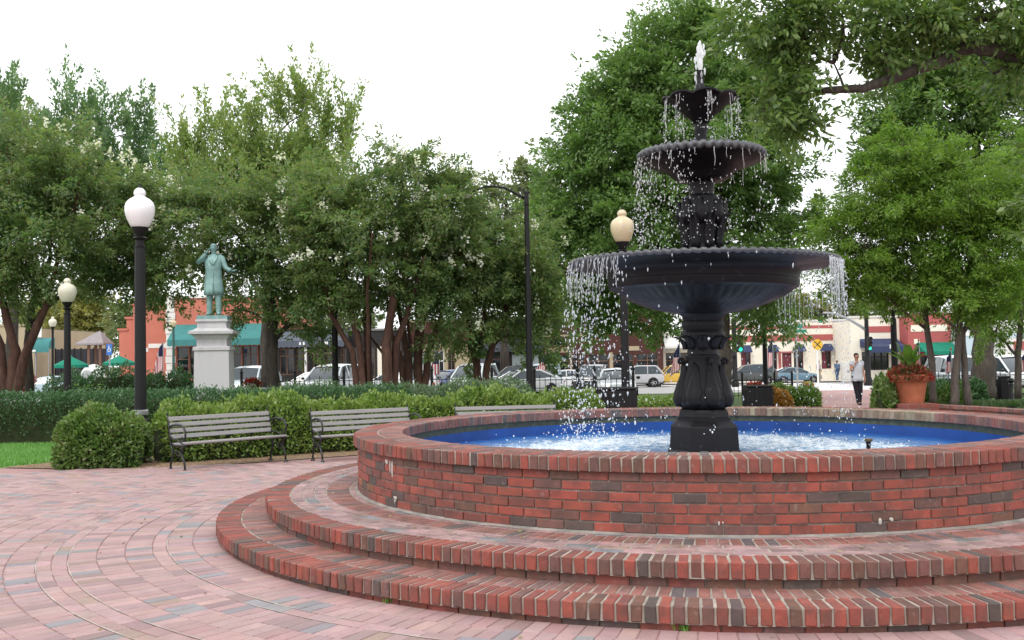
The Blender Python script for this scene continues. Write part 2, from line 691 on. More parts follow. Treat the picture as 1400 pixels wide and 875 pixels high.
MIX_TREAD = ([(0.315, 0.125, 0.102), (0.315, 0.155, 0.135), (0.235, 0.13, 0.12), (0.27, 0.14, 0.11), (0.145, 0.118, 0.12)], [0.40, 0.28, 0.13, 0.10, 0.09])
MIX_STAINED = ([(0.36, 0.26, 0.17), (0.33, 0.22, 0.15), (0.40, 0.32, 0.22), (0.26, 0.15, 0.11)], [0.4, 0.25, 0.2, 0.15])
MIX_PAVE = ([PINK, ROSE, SLATE, TAN, (0.285, 0.185, 0.185)], [0.48, 0.29, 0.085, 0.05, 0.095])


def pick(mix):
    c = np.array(mix[0][rng.choice(len(mix[0]), p=np.array(mix[1]) / sum(mix[1]))])
    c = c * rng.uniform(0.90, 1.11) * (1 + rng.normal(0, 0.025, 3))
    return np.clip(c, 0.01, 0.9)


class Laying:
    """bricks of one name on one thing: the largest in view as objects, the rest as one joined piece"""
    def __init__(self, name, parent, mat, origin=(0, 0, 0), limit=300):
        self.name, self.parent, self.mat, self.o, self.limit = name, parent, mat, np.array(origin, float), limit
        self.items, self.kinds = [], {}

    def kind(self, dims, e):
        key = tuple(round(d, 4) for d in dims) + (e,)
        if key not in self.kinds:
            var = []
            for k in range(3):
                v, f = chamfer_box(dims[0] / 2, dims[1] / 2, dims[2] / 2, e)
                v = v + rng.normal(0, e * 0.22, v.shape)
                var.append((v, f))
            self.kinds[key] = [var, [None] * 3]
        return key

    def put(self, pos, rz, dims, col, out=None, e=0.006, tilt=0.0):
        """pos: world centre; dims: tangential, radial, vertical; out: the way its best face looks"""
        pos = np.array(pos, float)
        to = CAMP - pos
        dist = np.linalg.norm(to)
        fac = 1.0 if out is None else max(0.0, float(np.dot(to / dist, out)))
        px = project(pos)
        seen = -40 < px[0] < 1440 and -20 < px[1] < 910
        self.items.append((fac / dist ** 2 * (1 if seen else 0.001), pos, rz, self.kind(dims, e), int(rng.integers(3)), col, tilt))

    def finish(self):
        self.items.sort(key=lambda q: -q[0])
        k = 0
        for it in self.items[:self.limit]:
            _, pos, rz, key, var, col, tilt = it
            store = self.kinds[key]
            if store[1][var] is None:
                v, f = store[0][var]
                me = MB().add(v, f).mesh(self.name, self.mat)
                at_ = me.attributes.new("tint", 'FLOAT_COLOR', 'FACE')
                at_.data.foreach_set("color", np.ones(4 * len(me.polygons), np.float32))
                store[1][var] = me
            o = link(self.name, store[1][var], self.parent)
            o.location = pos - self.o
            o.rotation_euler = (tilt, 0, rz)
            o.color = (col[0], col[1], col[2], 1)
        rest = self.items[self.limit:]
        if rest:
            mb = MB()
            cols = []
            for _, pos, rz, key, var, col, tilt in rest:
                v, f = self.kinds[key][0][var]
                cs, sn = math.cos(rz), math.sin(rz)
                w = np.column_stack((v[:, 0] * cs - v[:, 1] * sn, v[:, 0] * sn + v[:, 1] * cs, v[:, 2])) + pos - self.o
                mb.add(w, f)
                cols.append(np.repeat(np.array([[col[0], col[1], col[2], 1.0]]), len(f), 0))
            me = mb.mesh(self.name, self.mat)
            at_ = me.attributes.new("tint", 'FLOAT_COLOR', 'FACE')
            at_.data.foreach_set("color", np.vstack(cols).astype(np.float32).ravel())
            o = link(self.name, me, self.parent, "stuff")
            o.color = (1, 1, 1, 1)


def project(p):
    d = np.asarray(p, float) - CAMP
    f = max(np.dot(d, _F), 1e-3)
    return 700 + FPX * np.dot(d, CR) / f, 437.5 - FPX * np.dot(d, CU) / f


def ring(lay, r_out, length, z_top, h, pitch, mix, joint=0.009, phase=0.0, face='side', keep=None, jit=0.003, e=0.006, dark=None):
    """one ring of bricks: length is radial, pitch along the outer edge"""
    n = max(8, int(round(2 * PI * r_out / pitch)))
    w = 2 * PI * (r_out - (length if face != 'side' or length > 0.15 else 0.0)) / n - joint
    for k in range(n):
        a = 2 * PI * (k + phase) / n
        rm = r_out - length / 2 + rng.normal(0, jit)
        ca, sa = math.cos(a), math.sin(a)
        pos = (CX + rm * ca, CY + rm * sa, z_top - h / 2 + rng.normal(0, jit * 0.35))
        if keep and not keep(pos):
            continue
        out = (ca, sa, 0) if face == 'side' else (0, 0, 1)
        col = pick(mix(a) if callable(mix) else mix)
        lay.put(pos, a - PI / 2 + rng.normal(0, 0.006), (w, length, h), col, np.array(out), e)


M_MORTAR_PALE = plain("pale_mortar", (0.36, 0.315, 0.27), 0.95, 0, 0.2, 0.5, 7, 0.3)
M_MORTAR_GREY = plain("weathered_mortar", (0.27, 0.235, 0.205), 0.95, 0, 0.2, 0.35, 20, 0.4)
M_POOL = plain("blue_pool_paint", (0.010, 0.075, 0.33), 0.4, 0, 0.5, 0.3, 3)
M_SCUM = plain("mossy_waterline", (0.10, 0.115, 0.085), 0.8, 0, 0.3, 0.45, 14, 0.4)

basin = thing("fountain_basin", "round red brick fountain basin with projecting header cap, holding blue water", "basin", (CX, CY, 0))
O = (CX, CY, 0)
# body behind the bricks
MB().lathe([(R_WALL - 0.012, 0.1), (R_WALL - 0.012, Z_CAP - 0.098), (R_IN + 0.02, Z_CAP - 0.098)], 128).build("mortar_bed", M_MORTAR_GREY, basin, 30)
MB().lathe([(R_CAP - 0.012, Z_CAP - 0.0965), (R_CAP - 0.012, Z_CAP - 0.004), (R_IN + 0.012, Z_CAP - 0.004), (R_IN + 0.012, Z_CAP - 0.0965)], 128).build("cap_mortar", M_MORTAR_PALE, basin, 30)
MB().lathe([(R_IN + 0.03, Z_CAP - 0.0965), (R_IN + 0.035, 0.622)], 128).build("waterline_band", M_SCUM, basin, 30)
MB().lathe([(R_IN + 0.033, 0.625), (R_IN + 0.03, 0.2), (0.05, 0.2)], 128).build("pool_lining", M_POOL, basin, 30)
lay = Laying("wall_brick", basin, M_BRICK, O)
for k in range(6):
    zt = Z_UP + 0.0675 * (k + 1) + 0.001
    mx = MIX_WALL if k < 5 else ([RED, DEEP, PLUM, BROWN, CHAR], [0.22, 0.14, 0.2, 0.26, 0.18])
    if k == 0:
        mx = ([RED, DEEP, PLUM, BROWN, CHAR], [0.28, 0.22, 0.2, 0.14, 0.16])
    ring(lay, R_WALL, 0.095, zt, 0.0585, 0.2135, mx, 0.009, 0.5 * (k % 2) + rng.normal(0, 0.05), 'side', None, 0.0022, 0.004)
lay.finish()
lay = Laying("cap_brick", basin, M_BRICK, O)
ring(lay, R_CAP, 0.218, Z_CAP, 0.098, 0.0745, MIX_CAP, 0.0085, 0, 'side', None, 0.003, 0.007)
lay.finish()
lay = Laying("coping_brick", basin, M_BRICK, O)
ring(lay, R_CAP - 0.226, 0.222, Z_CAP + 0.0005, 0.0975, 0.0745, lambda a: MIX_STAINED if 0.35 < a < 1.35 else MIX_TREAD, 0.0075, 0.4, 'top', None, 0.0025, 0.006)
lay.finish()
# lime runs on the wall
def drip(a, zt, ln, wd):
    m = MB()
    r = R_WALL + 0.004
    for q in range(3):
        aa = a + rng.normal(0, wd / r)
        l2 = ln * rng.uniform(0.4, 1)
        m.ellipsoid((r * math.cos(aa), r * math.sin(aa), zt - l2 / 2), (wd * rng.uniform(.5, 1), wd * 0.4, l2 / 2), 6, 5)
    return m
M_LIME = plain("lime_deposit", (0.50, 0.47, 0.43), 0.9, 0, 0.2, 0.2, 20)
for (px, py, ln, wd) in ((502, 622, 0.05, 0.012), (532, 612, 0.16, 0.012), (550, 690, 0.06, 0.012), (985, 729, 0.04, 0.008), (1196, 722, 0.05, 0.014), (1210, 719, 0.03, 0.01), (555, 683, 0.03, 0.02)):
    p0 = at(px, py, 6.6 if px > 700 else 8.0)
    a = math.atan2(p0.y - CY, p0.x - CX)
    drip(a, Z_UP + (0.10 if py > 650 else 0.38), ln, wd).build("lime_run", M_LIME, basin, True)

# ---- two round brick steps
def step_ring(label, r, z0, z1, r_in, rows):
    st = thing("brick_step", label, "step", (CX, CY, z0), 0, "round brick steps below the basin")
    MB().lathe([(r - 0.05, -0.1), (r - 0.05, z1 - z0 - 0.1), (r - 0.012, z1 - z0 - 0.1), (r - 0.012, z1 - z0 - 0.0045), (r_in, z1 - z0 - 0.0045)], 160).build("mortar_bed", M_MORTAR_PALE, st, 30)
    o = (CX, CY, z0)
    hc = 0.098
    la = Laying("riser_brick", st, M_BRICK, o)
    ring(la, r - 0.035, 0.09, z1 - hc - 0.002, z1 - z0 - hc + 0.03, 0.215, ([DEEP, PLUM, BROWN, CHAR], [0.3, 0.2, 0.4, 0.1]), 0.008, 0.3, 'side', None, 0.002, 0.004)
    la.finish()
    la = Laying("nosing_brick", st, M_BRICK, o)
    ring(la, r, 0.205, z1, hc, 0.0755, MIX_CAP, 0.0085, 0.2, 'side', None, 0.003, 0.007)
    la.finish()
    la = Laying("tread_brick", st, M_BRICK, o)
    rr = r - 0.212
    for (typ, ln) in rows:
        if typ == 'h':
            ring(la, rr, ln - 0.007, z1, hc, 0.0755, MIX_TREAD, 0.008, rng.uniform(), 'top', None, 0.002, 0.005)
        else:
            ring(la, rr, ln - 0.007, z1 - 0.0005, 0.06, 0.21, MIX_PAVE, 0.007, rng.uniform(), 'top', None, 0.002, 0.005)
        rr -= ln
    la.finish()
    return st

step_ring("lower brick step, widest ring lying on the paving", R_LO, 0.0, Z_LO, R_UP - 0.06, [('h', 0.238)])
step_ring("upper brick step ring around the foot of the basin wall", R_UP, Z_LO, Z_UP, R_WALL - 0.02, [('s', 0.104), ('s', 0.104), ('s', 0.104), ('h', 0.21), ('s', 0.07)])
M_FILLET = plain("dirty_fillet", (0.30, 0.275, 0.25), 0.95, 0, 0.2, 0.5, 6, 0.4)
# mortar fillet where wall meets tread
MB().lathe([(R_WALL + 0.03, Z_UP - 0.002), (R_WALL + 0.010, Z_UP + 0.006), (R_WALL - 0.02, Z_UP + 0.018)], 128).build("mortar_fillet", M_FILLET, basin, True).location = (0, 0, 0)

# ---- ring-laid pavers in front
lay = Laying("paver", plaza, M_PAVER, (0, 0, 0))
rr = R_GR + 0.02
seq = ['h', 'h', 's', 'h', 'h', 'h', 's', 's', 'h', 'h', 'h', 's', 'h', 'h', 'h', 'h', 's', 's'] + ['h'] * 40
def keep(p):
    if p[1] > 14.6 or p[1] < 4.2 or not in_poly(p[0], p[1], PLAZA):
        return False
    if p[1] > 13.2 and math.hypot(p[0], p[1]) > 15.5:
        return False
    q = project(p)
    return -420 < q[0] < 1820 and q[1] < 1300
for sdx, tkind in enumerate(seq):
    ln = 0.203 if tkind == 'h' else 0.107
    if rr > 13:
        break
    ring(lay, rr + ln, ln - 0.005, 0.0, 0.05, 0.104 if tkind == 'h' else 0.205, MIX_PAVE, 0.0035, rng.uniform(), 'top', keep, 0.0018, 0.004)
    rr += ln
lay.finish()
# pale mortar lines along the narrow courses
rr = R_GR + 0.02
LINES = MB()
lines_ = []
for tkind in seq[:18]:
    ln = 0.203 if tkind == 'h' else 0.107
    if tkind == 's':
        lines_ += [rr, rr + ln]
    rr += ln
M_LINE = plain("joint_sand", (0.47, 0.42, 0.37), 0.95, 0, 0.2, 0.35, 4, 0.3)
for q in sorted({round(v, 3) for v in lines_}):
    a = 0.0
    while a < 2 * PI:                       # laid by hand: broken, of uneven width
        b = a + rng.uniform(0.05, 0.5)
        if rng.uniform() < 0.80:
            n = max(3, int((b - a) / 0.03))
            vs, fs = [], []
            for i in range(n + 1):
                t_ = a + (b - a) * i / n
                w = 0.0046 * rng.uniform(0.45, 1.25) * (0.3 if i in (0, n) else 1)
                for r_ in (q - w, q + w):
                    vs.append((CX + r_ * math.cos(t_), CY + r_ * math.sin(t_), 0.0026 + 0.0004 * math.sin(i)))
            for i in range(n):
                fs.append((2 * i, 2 * i + 1, 2 * i + 3, 2 * i + 2))
            mid_ = (a + b) / 2
            if project((CX + q * math.cos(mid_), CY + q * math.sin(mid_), 0))[1] < 1200 and math.cos(mid_ - 3.9) > -0.2:
                LINES.add(vs, fs)
        a = b + rng.uniform(0, 0.04)
LINES.build("joint_mortar", M_LINE, plaza, False, "stuff")
# ================================================================== the pool water
def water_material():
    t = NT("pool_water")
    pos = t.coords()
    sep = t.n("SeparateXYZ")
    t.l(pos, sep.inputs[0])
    dx, dy = t.math('SUBTRACT', sep.outputs[0], CX), t.math('SUBTRACT', sep.outputs[1], CY)
    r = t.math('SQRT', t.math('ADD', t.math('MULTIPLY', dx, dx), t.math('MULTIPLY', dy, dy)))
    churn = t.ramp(t.math('DIVIDE', r, 3.0), [(0.10, 0.55), (0.30, 0.80), (0.46, 1.0), (0.62, 0.85), (0.78, 0.5), (0.88, 0.14), (0.95, 0.0)])
    mp = t.n("Mapping")
    mp.inputs["Scale"].default_value = (1.0, 1.0, 1.0)
    t.l(pos, mp.inputs[0])
    n1 = t.noise(mp.outputs[0], 5.5, 6, 0.7)
    n2 = t.noise(mp.outputs[0], 26, 5, 0.75)
    n3 = t.noise(mp.outputs[0], 2.0, 3)
    f = t.math('ADD', t.math('MULTIPLY', n1, 0.5), t.math('MULTIPLY', n2, 0.5))
    foam = t.ramp(t.math('ADD', f, t.math('MULTIPLY', churn, 0.30)), [(0.665, 0.0), (0.84, 0.9)])
    deep = t.mix(n3, (0.010, 0.075, 0.33), (0.022, 0.15, 0.45))
    aer = t.mix(n2, (0.045, 0.20, 0.44), (0.25, 0.46, 0.62))
    c = t.mix(t.math('MULTIPLY', churn, 0.95), deep, aer)
    c = t.mix(foam, c, (0.86, 0.90, 0.93))
    nrm = t.bump(t.math('ADD', n1, t.math('MULTIPLY', n2, 0.35)), 0.55, 0.05)
    return t.done(t.bsdf(c, t.math('MULTIPLY_ADD', foam, 0.55, 0.07), 0, 0.5, nrm))


M_WATER = water_material()
nr, na = 90, 220
rs = np.concatenate(([0.3], np.linspace(0.34, R_IN + 0.031, nr)))
aa = np.linspace(0, 2 * PI, na, endpoint=False)
RR, AA = np.meshgrid(rs, aa, indexing='ij')
amp = np.interp(RR, [0.3, 1.0, 1.35, 1.8, 2.4, 2.9], [0.006, 0.013, 0.02, 0.013, 0.006, 0.003])
X, Y = RR * np.cos(AA), RR * np.sin(AA)
zz = np.zeros_like(X)
for k in range(26):
    kx, ky, ph = rng.normal(0, 15), rng.normal(0, 15), rng.uniform(0, 6.3)
    zz += np.sin(kx * X + ky * Y + ph)
for k in range(14):                       # rings where the drops land
    a0, r0 = rng.uniform(0, 2 * PI), rng.normal(1.36, 0.12)
    dd = np.hypot(X - r0 * math.cos(a0), Y - r0 * math.sin(a0))
    zz += 3 * np.sin(dd * 42) * np.exp(-dd * 3.2)
zz = amp * zz / 3.6
vs = np.column_stack((X.ravel(), Y.ravel(), zz.ravel()))
fs = []
for i in range(len(rs) - 1):
    for j in range(na):
        j2 = (j + 1) % na
        fs.append((i * na + j, (i + 1) * na + j, (i + 1) * na + j2, i * na + j2))
pool = MB().add(vs, fs).build("water", M_WATER, None, True, "structure")
pool.location = (CX, CY, Z_WATER)

# ================================================================== cast-iron fountain
def iron_material():
    t = NT("wet_cast_iron")
    pos = t.coords()
    n1, n2, n3 = t.noise(pos, 5, 5, 0.65), t.noise(pos, 60, 4, 0.7), t.noise(pos, 17, 4)
    c = t.mix(n1, (0.005, 0.0045, 0.006), (0.013, 0.012, 0.0145))
    c = t.mix(t.ramp(n3, [(0.62, 0.0), (0.78, 0.5)]), c, (0.085, 0.085, 0.09))
    rg = t.ramp(n1, [(0.3, 0.30), (0.7, 0.58)])
    return t.done(t.bsdf(c, rg, 0, 0.2, t.bump(n2, 0.25, 0.006)))


M_CAST = iron_material()
M_CAST_RIM = plain("worn_iron_rim", (0.085, 0.09, 0.10), 0.34, 0, 0.5, 0.5, 30, 0.2)
FT = thing("cast_iron_fountain", "tall black cast iron fountain with three tiered bowls in the middle of the pool", "fountain", (CX + 0.018, CY, 0))
FT.rotation_euler = (0, 0.0155, 0)            # the old casting leans a trifle
LEAN = Matrix.Translation((CX + 0.018, CY, 0)) @ Matrix.Rotation(0.0155, 4, 'Y') @ Matrix.Translation((-CX, -CY, 0))


def sm(x, a, b):
    t = min(1, max(0, (x - a) / (b - a)))
    return t * t * (3 - 2 * t)


# octagonal plinth
m = MB()
m.lathe([(0.0, 0.45), (0.375, 0.45), (0.372, 0.535), (0.355, 0.55), (0.340, 0.765), (0.330, 0.778), (0.262, 0.835)], 8, a0=PI / 8 - 0.16)
m.build("plinth", M_CAST, FT)
m = MB()
m.lathe([(0.27, 0.825), (0.272, 0.855), (0.255, 0.862), (0.248, 0.905), (0.235, 0.93), (0.20, 0.935), (0.1, 0.936)], 8, a0=PI / 8 - 0.16)
m.build("plinth_cap", M_CAST, FT)


def lobed(n, depth, lo, hi):
    def f(k, a, r, z):
        w = sm(z, lo, lo + 0.03) * (1 - sm(z, hi - 0.03, hi))
        return r * (1 + depth * w * (abs(math.sin(a * n / 2)) - 0.5)), z
    return f


# vase with acanthus
vase = [(0.15, 0.93), (0.20, 0.935), (0.245, 0.96), (0.268, 1.0), (0.270, 1.04), (0.258, 1.10), (0.232, 1.18), (0.198, 1.27), (0.177, 1.35), (0.167, 1.41), (0.172, 1.425), (0.172, 1.45), (0.158, 1.46), (0.148, 1.50), (0.152, 1.55), (0.175, 1.60), (0.205, 1.625), (0.214, 1.65), (0.206, 1.675), (0.19, 1.70), (0.20, 1.735), (0.205, 1.76), (0.19, 1.79), (0.2, 1.83), (0.24, 1.86)]
MB().lathe(vase, 64, mod=lobed(8, 0.022, 0.96, 1.42)).build("vase", M_CAST, FT, 40)


def acanthus(name, prof, n, half_ang, lift, phase=0.0, curl=0.05):
    """prof: (r, z) list going up; leaf widens then closes, ribbed, tip curling out"""
    for j in range(n):
        a0 = phase + 2 * PI * j / n
        vs, fs = [], []
        K, W = len(prof), 9
        for k, (r, z) in enumerate(prof):
            t = k / (K - 1)
            ser = 1 - 0.22 * abs(math.sin(t * PI * 4.5))
            wd = half_ang * (math.sin(PI * min(1, 0.16 + t * 0.86)) ** 0.7) * ser
            tip = curl * max(0, (t - 0.72) / 0.28) ** 2
            for q in range(W):
                s = q / (W - 1) * 2 - 1
                rib = 0.013 * abs(math.sin(s * PI * 2.5)) + 0.020 * (1 - abs(s)) - 0.016 * s * s
                a = a0 + wd * s
                rr = r + lift + rib + tip
                vs.append((rr * math.cos(a), rr * math.sin(a), z - tip * 0.7))
        for k in range(K - 1):
            for q in range(W - 1):
                i = k * W + q
                fs.append((i, i + 1, i + W + 1, i + W))
        o = MB().add(vs, fs).build(name, M_CAST, FT, True)
        so = o.modifiers.new("thickness", 'SOLIDIFY')
        so.thickness = 0.012
        so.offset = -0.6


acanthus("acanthus_leaf", [(r, z) for r, z in vase[2:10]], 8, 0.40, 0.004, 0.2, 0.035)
acanthus("acanthus_leaf", [(0.15, 1.51), (0.158, 1.55), (0.18, 1.595), (0.21, 1.625), (0.216, 1.65)], 8, 0.36, 0.008, 0.59, 0.03)
# four scrolls at the neck
for j in range(4):
    a = 0.12 + PI / 2 * j
    pts = []
    for q in range(26):
        t = q / 25
        if t < 0.5:
            u = t / 0.5
            r, z = 0.200 - 0.012 * u + 0.016 * math.sin(u * PI), 1.27 + 0.12 * u
        else:
            u = (t - 0.5) / 0.5
            th = PI - u * 2.6 * PI
            rad = 0.032 * (1 - 0.7 * u)
            r, z = 0.222 + rad * math.cos(th), 1.392 + rad * math.sin(th)
        pts.append((r * math.cos(a), r * math.sin(a), z))
    MB().tube(pts, [0.010 + 0.006 * math.sin(PI * i / 25) for i in range(26)], 8).build("scroll", M_CAST, FT, True)


# great bowl
def gad(n, depth, lo, hi):
    def f(k, a, r, z):
        w = sm(z, lo, lo + 0.02) * (1 - sm(z, hi - 0.015, hi))
        return r - depth * w * (1 - abs(math.cos(a * n / 2))), z - 0.4 * depth * w * (1 - abs(math.cos(a * n / 2)))
    return f


big = [(0.16, 1.835), (0.25, 1.858), (0.40, 1.885), (0.52, 1.918), (0.66, 1.965), (0.78, 2.02), (0.855, 2.075), (0.868, 2.085), (0.885, 2.09), (0.905, 2.10), (0.918, 2.14), (0.92, 2.17), (0.915, 2.175), (0.918, 2.20), (0.925, 2.235), (0.945, 2.262), (1.0, 2.28), (1.12, 2.302), (1.235, 2.318), (1.272, 2.322)]
MB().lathe(big, 336, mod=gad(56, 0.034, 1.90, 2.085)).build("great_bowl", M_CAST, FT, 40)
MB().lathe([(1.292, 2.362), (1.268, 2.366), (1.22, 2.345), (1.0, 2.30), (0.6, 2.26), (0.1, 2.25)], 96).build("bowl_dish", M_CAST, FT, True)


def rope_rim(name, Rm, z, minor, n, twist=0.0, zs=1.0, mat=M_CAST_RIM):
    """rim of rounded bosses"""
    na_, nb = n * 6, 10
    vs, fs = [], []
    for i in range(na_):
        a = 2 * PI * i / na_
        for j in range(nb):
            b = 2 * PI * j / nb
            ph = (a * n + twist * b) / 2
            q = minor * (0.50 + 0.55 * abs(math.sin(ph)) ** 0.8)
            vs.append(((Rm + q * math.cos(b)) * math.cos(a), (Rm + q * math.cos(b)) * math.sin(a), z + q * zs * math.sin(b)))
    for i in range(na_):
        i2 = (i + 1) % na_
        for j in range(nb):
            j2 = (j + 1) % nb
            fs.append((i * nb + j, i2 * nb + j, i2 * nb + j2, i * nb + j2))
    return MB().add(vs, fs).build(name, mat, FT, True)


rope_rim("bowl_rim", 1.277, 2.345, 0.026, 96, 1.0, 1.0)
# calyx above the great bowl
cal = [(0.30, 2.25), (0.25, 2.36), (0.19, 2.42), (0.165, 2.48), (0.16, 2.55), (0.175, 2.64), (0.20, 2.73), (0.216, 2.80), (0.215, 2.87), (0.20, 2.95), (0.19, 2.99), (0.155, 3.005), (0.122, 3.02), (0.118, 3.06), (0.124, 3.10), (0.13, 3.135), (0.16, 3.15), (0.235, 3.158)]
MB().lathe(cal, 64, mod=lobed(8, 0.05, 2.46, 2.98)).build("calyx", M_CAST, FT, 40)
acanthus("acanthus_leaf", [(0.165, 2.48), (0.16, 2.55), (0.172, 2.64), (0.195, 2.73), (0.21, 2.80), (0.212, 2.86)], 8, 0.36, 0.012, 0.25, 0.05)
acanthus("acanthus_leaf", [(0.19, 2.72), (0.21, 2.80), (0.212, 2.87), (0.2, 2.95), (0.195, 2.99)], 8, 0.33, 0.006, 0.64, 0.035)
# middle bowl
mid = [(0.12, 3.14), (0.235, 3.158), (0.262, 3.175), (0.30, 3.215), (0.345, 3.25), (0.42, 3.285), (0.51, 3.318), (0.575, 3.345), (0.60, 3.365)]
MB().lathe(mid, 120, mod=gad(40, 0.014, 3.18, 3.335)).build("middle_bowl", M_CAST, FT, 40)
MB().lathe([(0.60, 3.43), (0.56, 3.43), (0.45, 3.38), (0.06, 3.37)], 64).build("bowl_dish", M_CAST, FT, True)
rope_rim("bowl_rim", 0.584, 3.402, 0.044, 46, 0.6, 1.0)
# upper stem and scalloped shell bowl
MB().lathe([(0.16, 3.37), (0.12, 3.43), (0.085, 3.46), (0.07, 3.50), (0.062, 3.56), (0.058, 3.62), (0.066, 3.66), (0.058, 3.69), (0.066, 3.72), (0.09, 3.735)], 32).build("stem", M_CAST, FT, 40)
sv, sf = [], []
SN, SK = 112, 14
for side in (0, 1):
    for k in range(SK):
        t = k / (SK - 1)
        for j in range(SN):
            a = 2 * PI * j / SN
            sc_ = abs(math.cos(a * 4))
            r = 0.07 + (0.275 + 0.015 * sc_) * t ** 0.85
            z = 3.735 + 0.255 * t ** 0.8 - 0.022 * (t ** 5) * (1 - sc_) ** 1.3 - 0.012 * t * (1 - sc_)
            if t > 0.9:
                z -= 0.015 * (t - 0.9) / 0.1
                r += 0.012 * (t - 0.9) / 0.1
            sv.append((r * math.cos(a), r * math.sin(a), z + (0.016 if side else 0)))
for side in (0, 1):
    o_ = side * SN * SK
    for k in range(SK - 1):
        for j in range(SN):
            j2 = (j + 1) % SN
            q = (o_ + k * SN + j, o_ + k * SN + j2, o_ + (k + 1) * SN + j2, o_ + (k + 1) * SN + j)
            sf.append(q if side == 0 else tuple(reversed(q)))
for j in range(SN):
    j2 = (j + 1) % SN
    e0, e1 = (SK - 1) * SN, SN * SK + (SK - 1) * SN
    sf.append((e0 + j, e0 + j2, e1 + j2, e1 + j))
MB().add(sv, sf).build("shell_bowl", M_CAST, FT, 50)
MB().lathe([(0.10, 3.97), (0.105, 4.0), (0.09, 4.03), (0.06, 4.05), (0.05, 4.09), (0.034, 4.13), (0.03, 4.2), (0.036, 4.22), (0.036, 4.25), (0.02, 4.255)], 24).build("nozzle", M_CAST, FT, 40)

# ------------------------------------------------------------------ falling water
def spray_material(name, clear):
    t = NT(name)
    c = t.bsdf((0.93, 0.95, 0.97), 0.08, 0, 0.6, None, 0, 0.35, 1.33)
    tr = t.n("BsdfTranslucent")
    tr.inputs[0].default_value = (0.95, 0.97, 1, 1)
    mx = t.n("MixShader")
    mx.inputs[0].default_value = 0.35
    t.l(c, mx.inputs[1])
    t.l(tr.outputs[0], mx.inputs[2])
    tp = t.n("BsdfTransparent")
    m2 = t.n("MixShader")
    m2.inputs[0].default_value = clear
    t.l(mx.outputs[0], m2.inputs[1])
    t.l(tp.outputs[0], m2.inputs[2])
    return t.done(m2.outputs[0])


M_SPRAY = spray_material("white_water", 0.25)
M_STRAND = spray_material("thin_water", 0.62)
OV = np.array([(1, 0, 0), (0, 1, 0), (-1, 0, 0), (0, -1, 0), (0, 0, 1), (0, 0, -1.0), (.7, .7, .45), (-.7, .7, .45), (-.7, -.7, .45), (.7, -.7, .45)])
OF = [(6, 0, 1), (7, 1, 2), (8, 2, 3), (9, 3, 0), (4, 6, 7), (4, 7, 8), (4, 8, 9), (4, 9, 6), (6, 1, 7), (7, 2, 8), (8, 3, 9), (9, 0, 6), (5, 1, 0), (5, 2, 1), (5, 3, 2), (5, 0, 3)]


def drops(name, pos, rad, stretch, parent=None):
    pos, rad, stretch = np.array(pos), np.array(rad), np.array(stretch)
    n = len(pos)
    jit = 1 + rng.normal(0, 0.18, (n, len(OV), 3))
    v = OV[None] * jit * np.stack((rad, rad, rad * stretch), 1)[:, None, :] + pos[:, None, :]
    f = (np.array(OF)[None] + (np.arange(n) * len(OV))[:, None, None]).reshape(-1, 3)
    me = bpy.data.meshes.new(name)
    me.from_pydata(v.reshape(-1, 3).tolist(), [], f.tolist())
    me.materials.append(M_SPRAY)
    me.shade_smooth()
    return link(name, me, parent, "stuff")


def fall(r0, z0, z1, n, ang, vr=0.10, spread=0.02, rad=(0.004, 0.010), top_bias=1.0, wob=0.0):
    """drops on the way from a rim at (r0, z0) down to z1; ang() draws the angle"""
    P, Q, S = [], [], []
    for _ in range(n):
        a = ang()
        u = rng.uniform() ** top_bias
        t = math.sqrt(2 * (z0 - z1) / 9.81) * u ** 0.6
        z = z0 - 0.5 * 9.81 * t * t
        if z < z1:
            continue
        r = r0 + vr * t * rng.uniform(0.3, 1.5) + rng.normal(0, spread * (0.3 + u))
        a += rng.normal(0, 0.035 * u)
        P.append((CX + r * math.cos(a), CY + r * math.sin(a), z))
        Q.append(rng.uniform(*rad) * (0.8 if u < 0.3 else 1.0))
        S.append(1.0 + 2.2 * rng.uniform() ** 2 + 1.2 * (u < 0.35))
    return P, Q, S


def cat(*a):
    return [sum((x[i] for x in a), []) for i in range(3)]


def around(lo, hi):
    return lambda: rng.uniform(lo, hi)


def bunch(centres, sd):
    return lambda: centres[int(rng.integers(len(centres)))] + rng.normal(0, sd)


# great bowl: spills at the two sides seen from the camera, thinner elsewhere
side_l = [PI + sg * math.acos(u) for u in np.linspace(0.70, 0.985, 17) for sg in (-1, 1)] + [PI - 0.05, PI + 0.06]
side_r = [sg * math.acos(u) for u in np.linspace(0.74, 0.985, 13) for sg in (-1, 1)] + [0.0]
A = fall(1.298, 2.33, Z_WATER, 1050, bunch(side_l, 0.05), 0.11, 0.05, (0.003, 0.0082), 0.9)
B = fall(1.298, 2.33, Z_WATER + 0.3, 900, bunch(side_r, 0.02), 0.12, 0.03, (0.003, 0.0062), 1.4)
C = fall(1.298, 2.33, Z_WATER, 300, around(PI * 0.3, PI * 0.72), 0.12, 0.03, (0.0035, 0.008))
D = fall(1.298, 2.33, Z_WATER, 70, around(-PI * 0.8, -PI * 0.2), 0.12, 0.03, (0.004, 0.009))
E_ = fall(0.615, 3.37, 2.34, 520, bunch([PI + x for x in np.linspace(-1.1, 1.2, 20)], 0.05), 0.05, 0.05, (0.003, 0.007), 0.9)
F_ = fall(0.615, 3.37, 2.34, 330, around(-PI, PI), 0.05, 0.04, (0.003, 0.0065))
G_ = fall(0.35, 3.96, 3.42, 420, bunch([PI + 0.1, PI - 0.5, PI + 0.75, -0.2, 0.55, -1.5, -0.75, 2.0], 0.10), 0.05, 0.03, (0.003, 0.0065), 0.8)
P, Q, S = cat(A, B, C, D, E_, F_, G_)
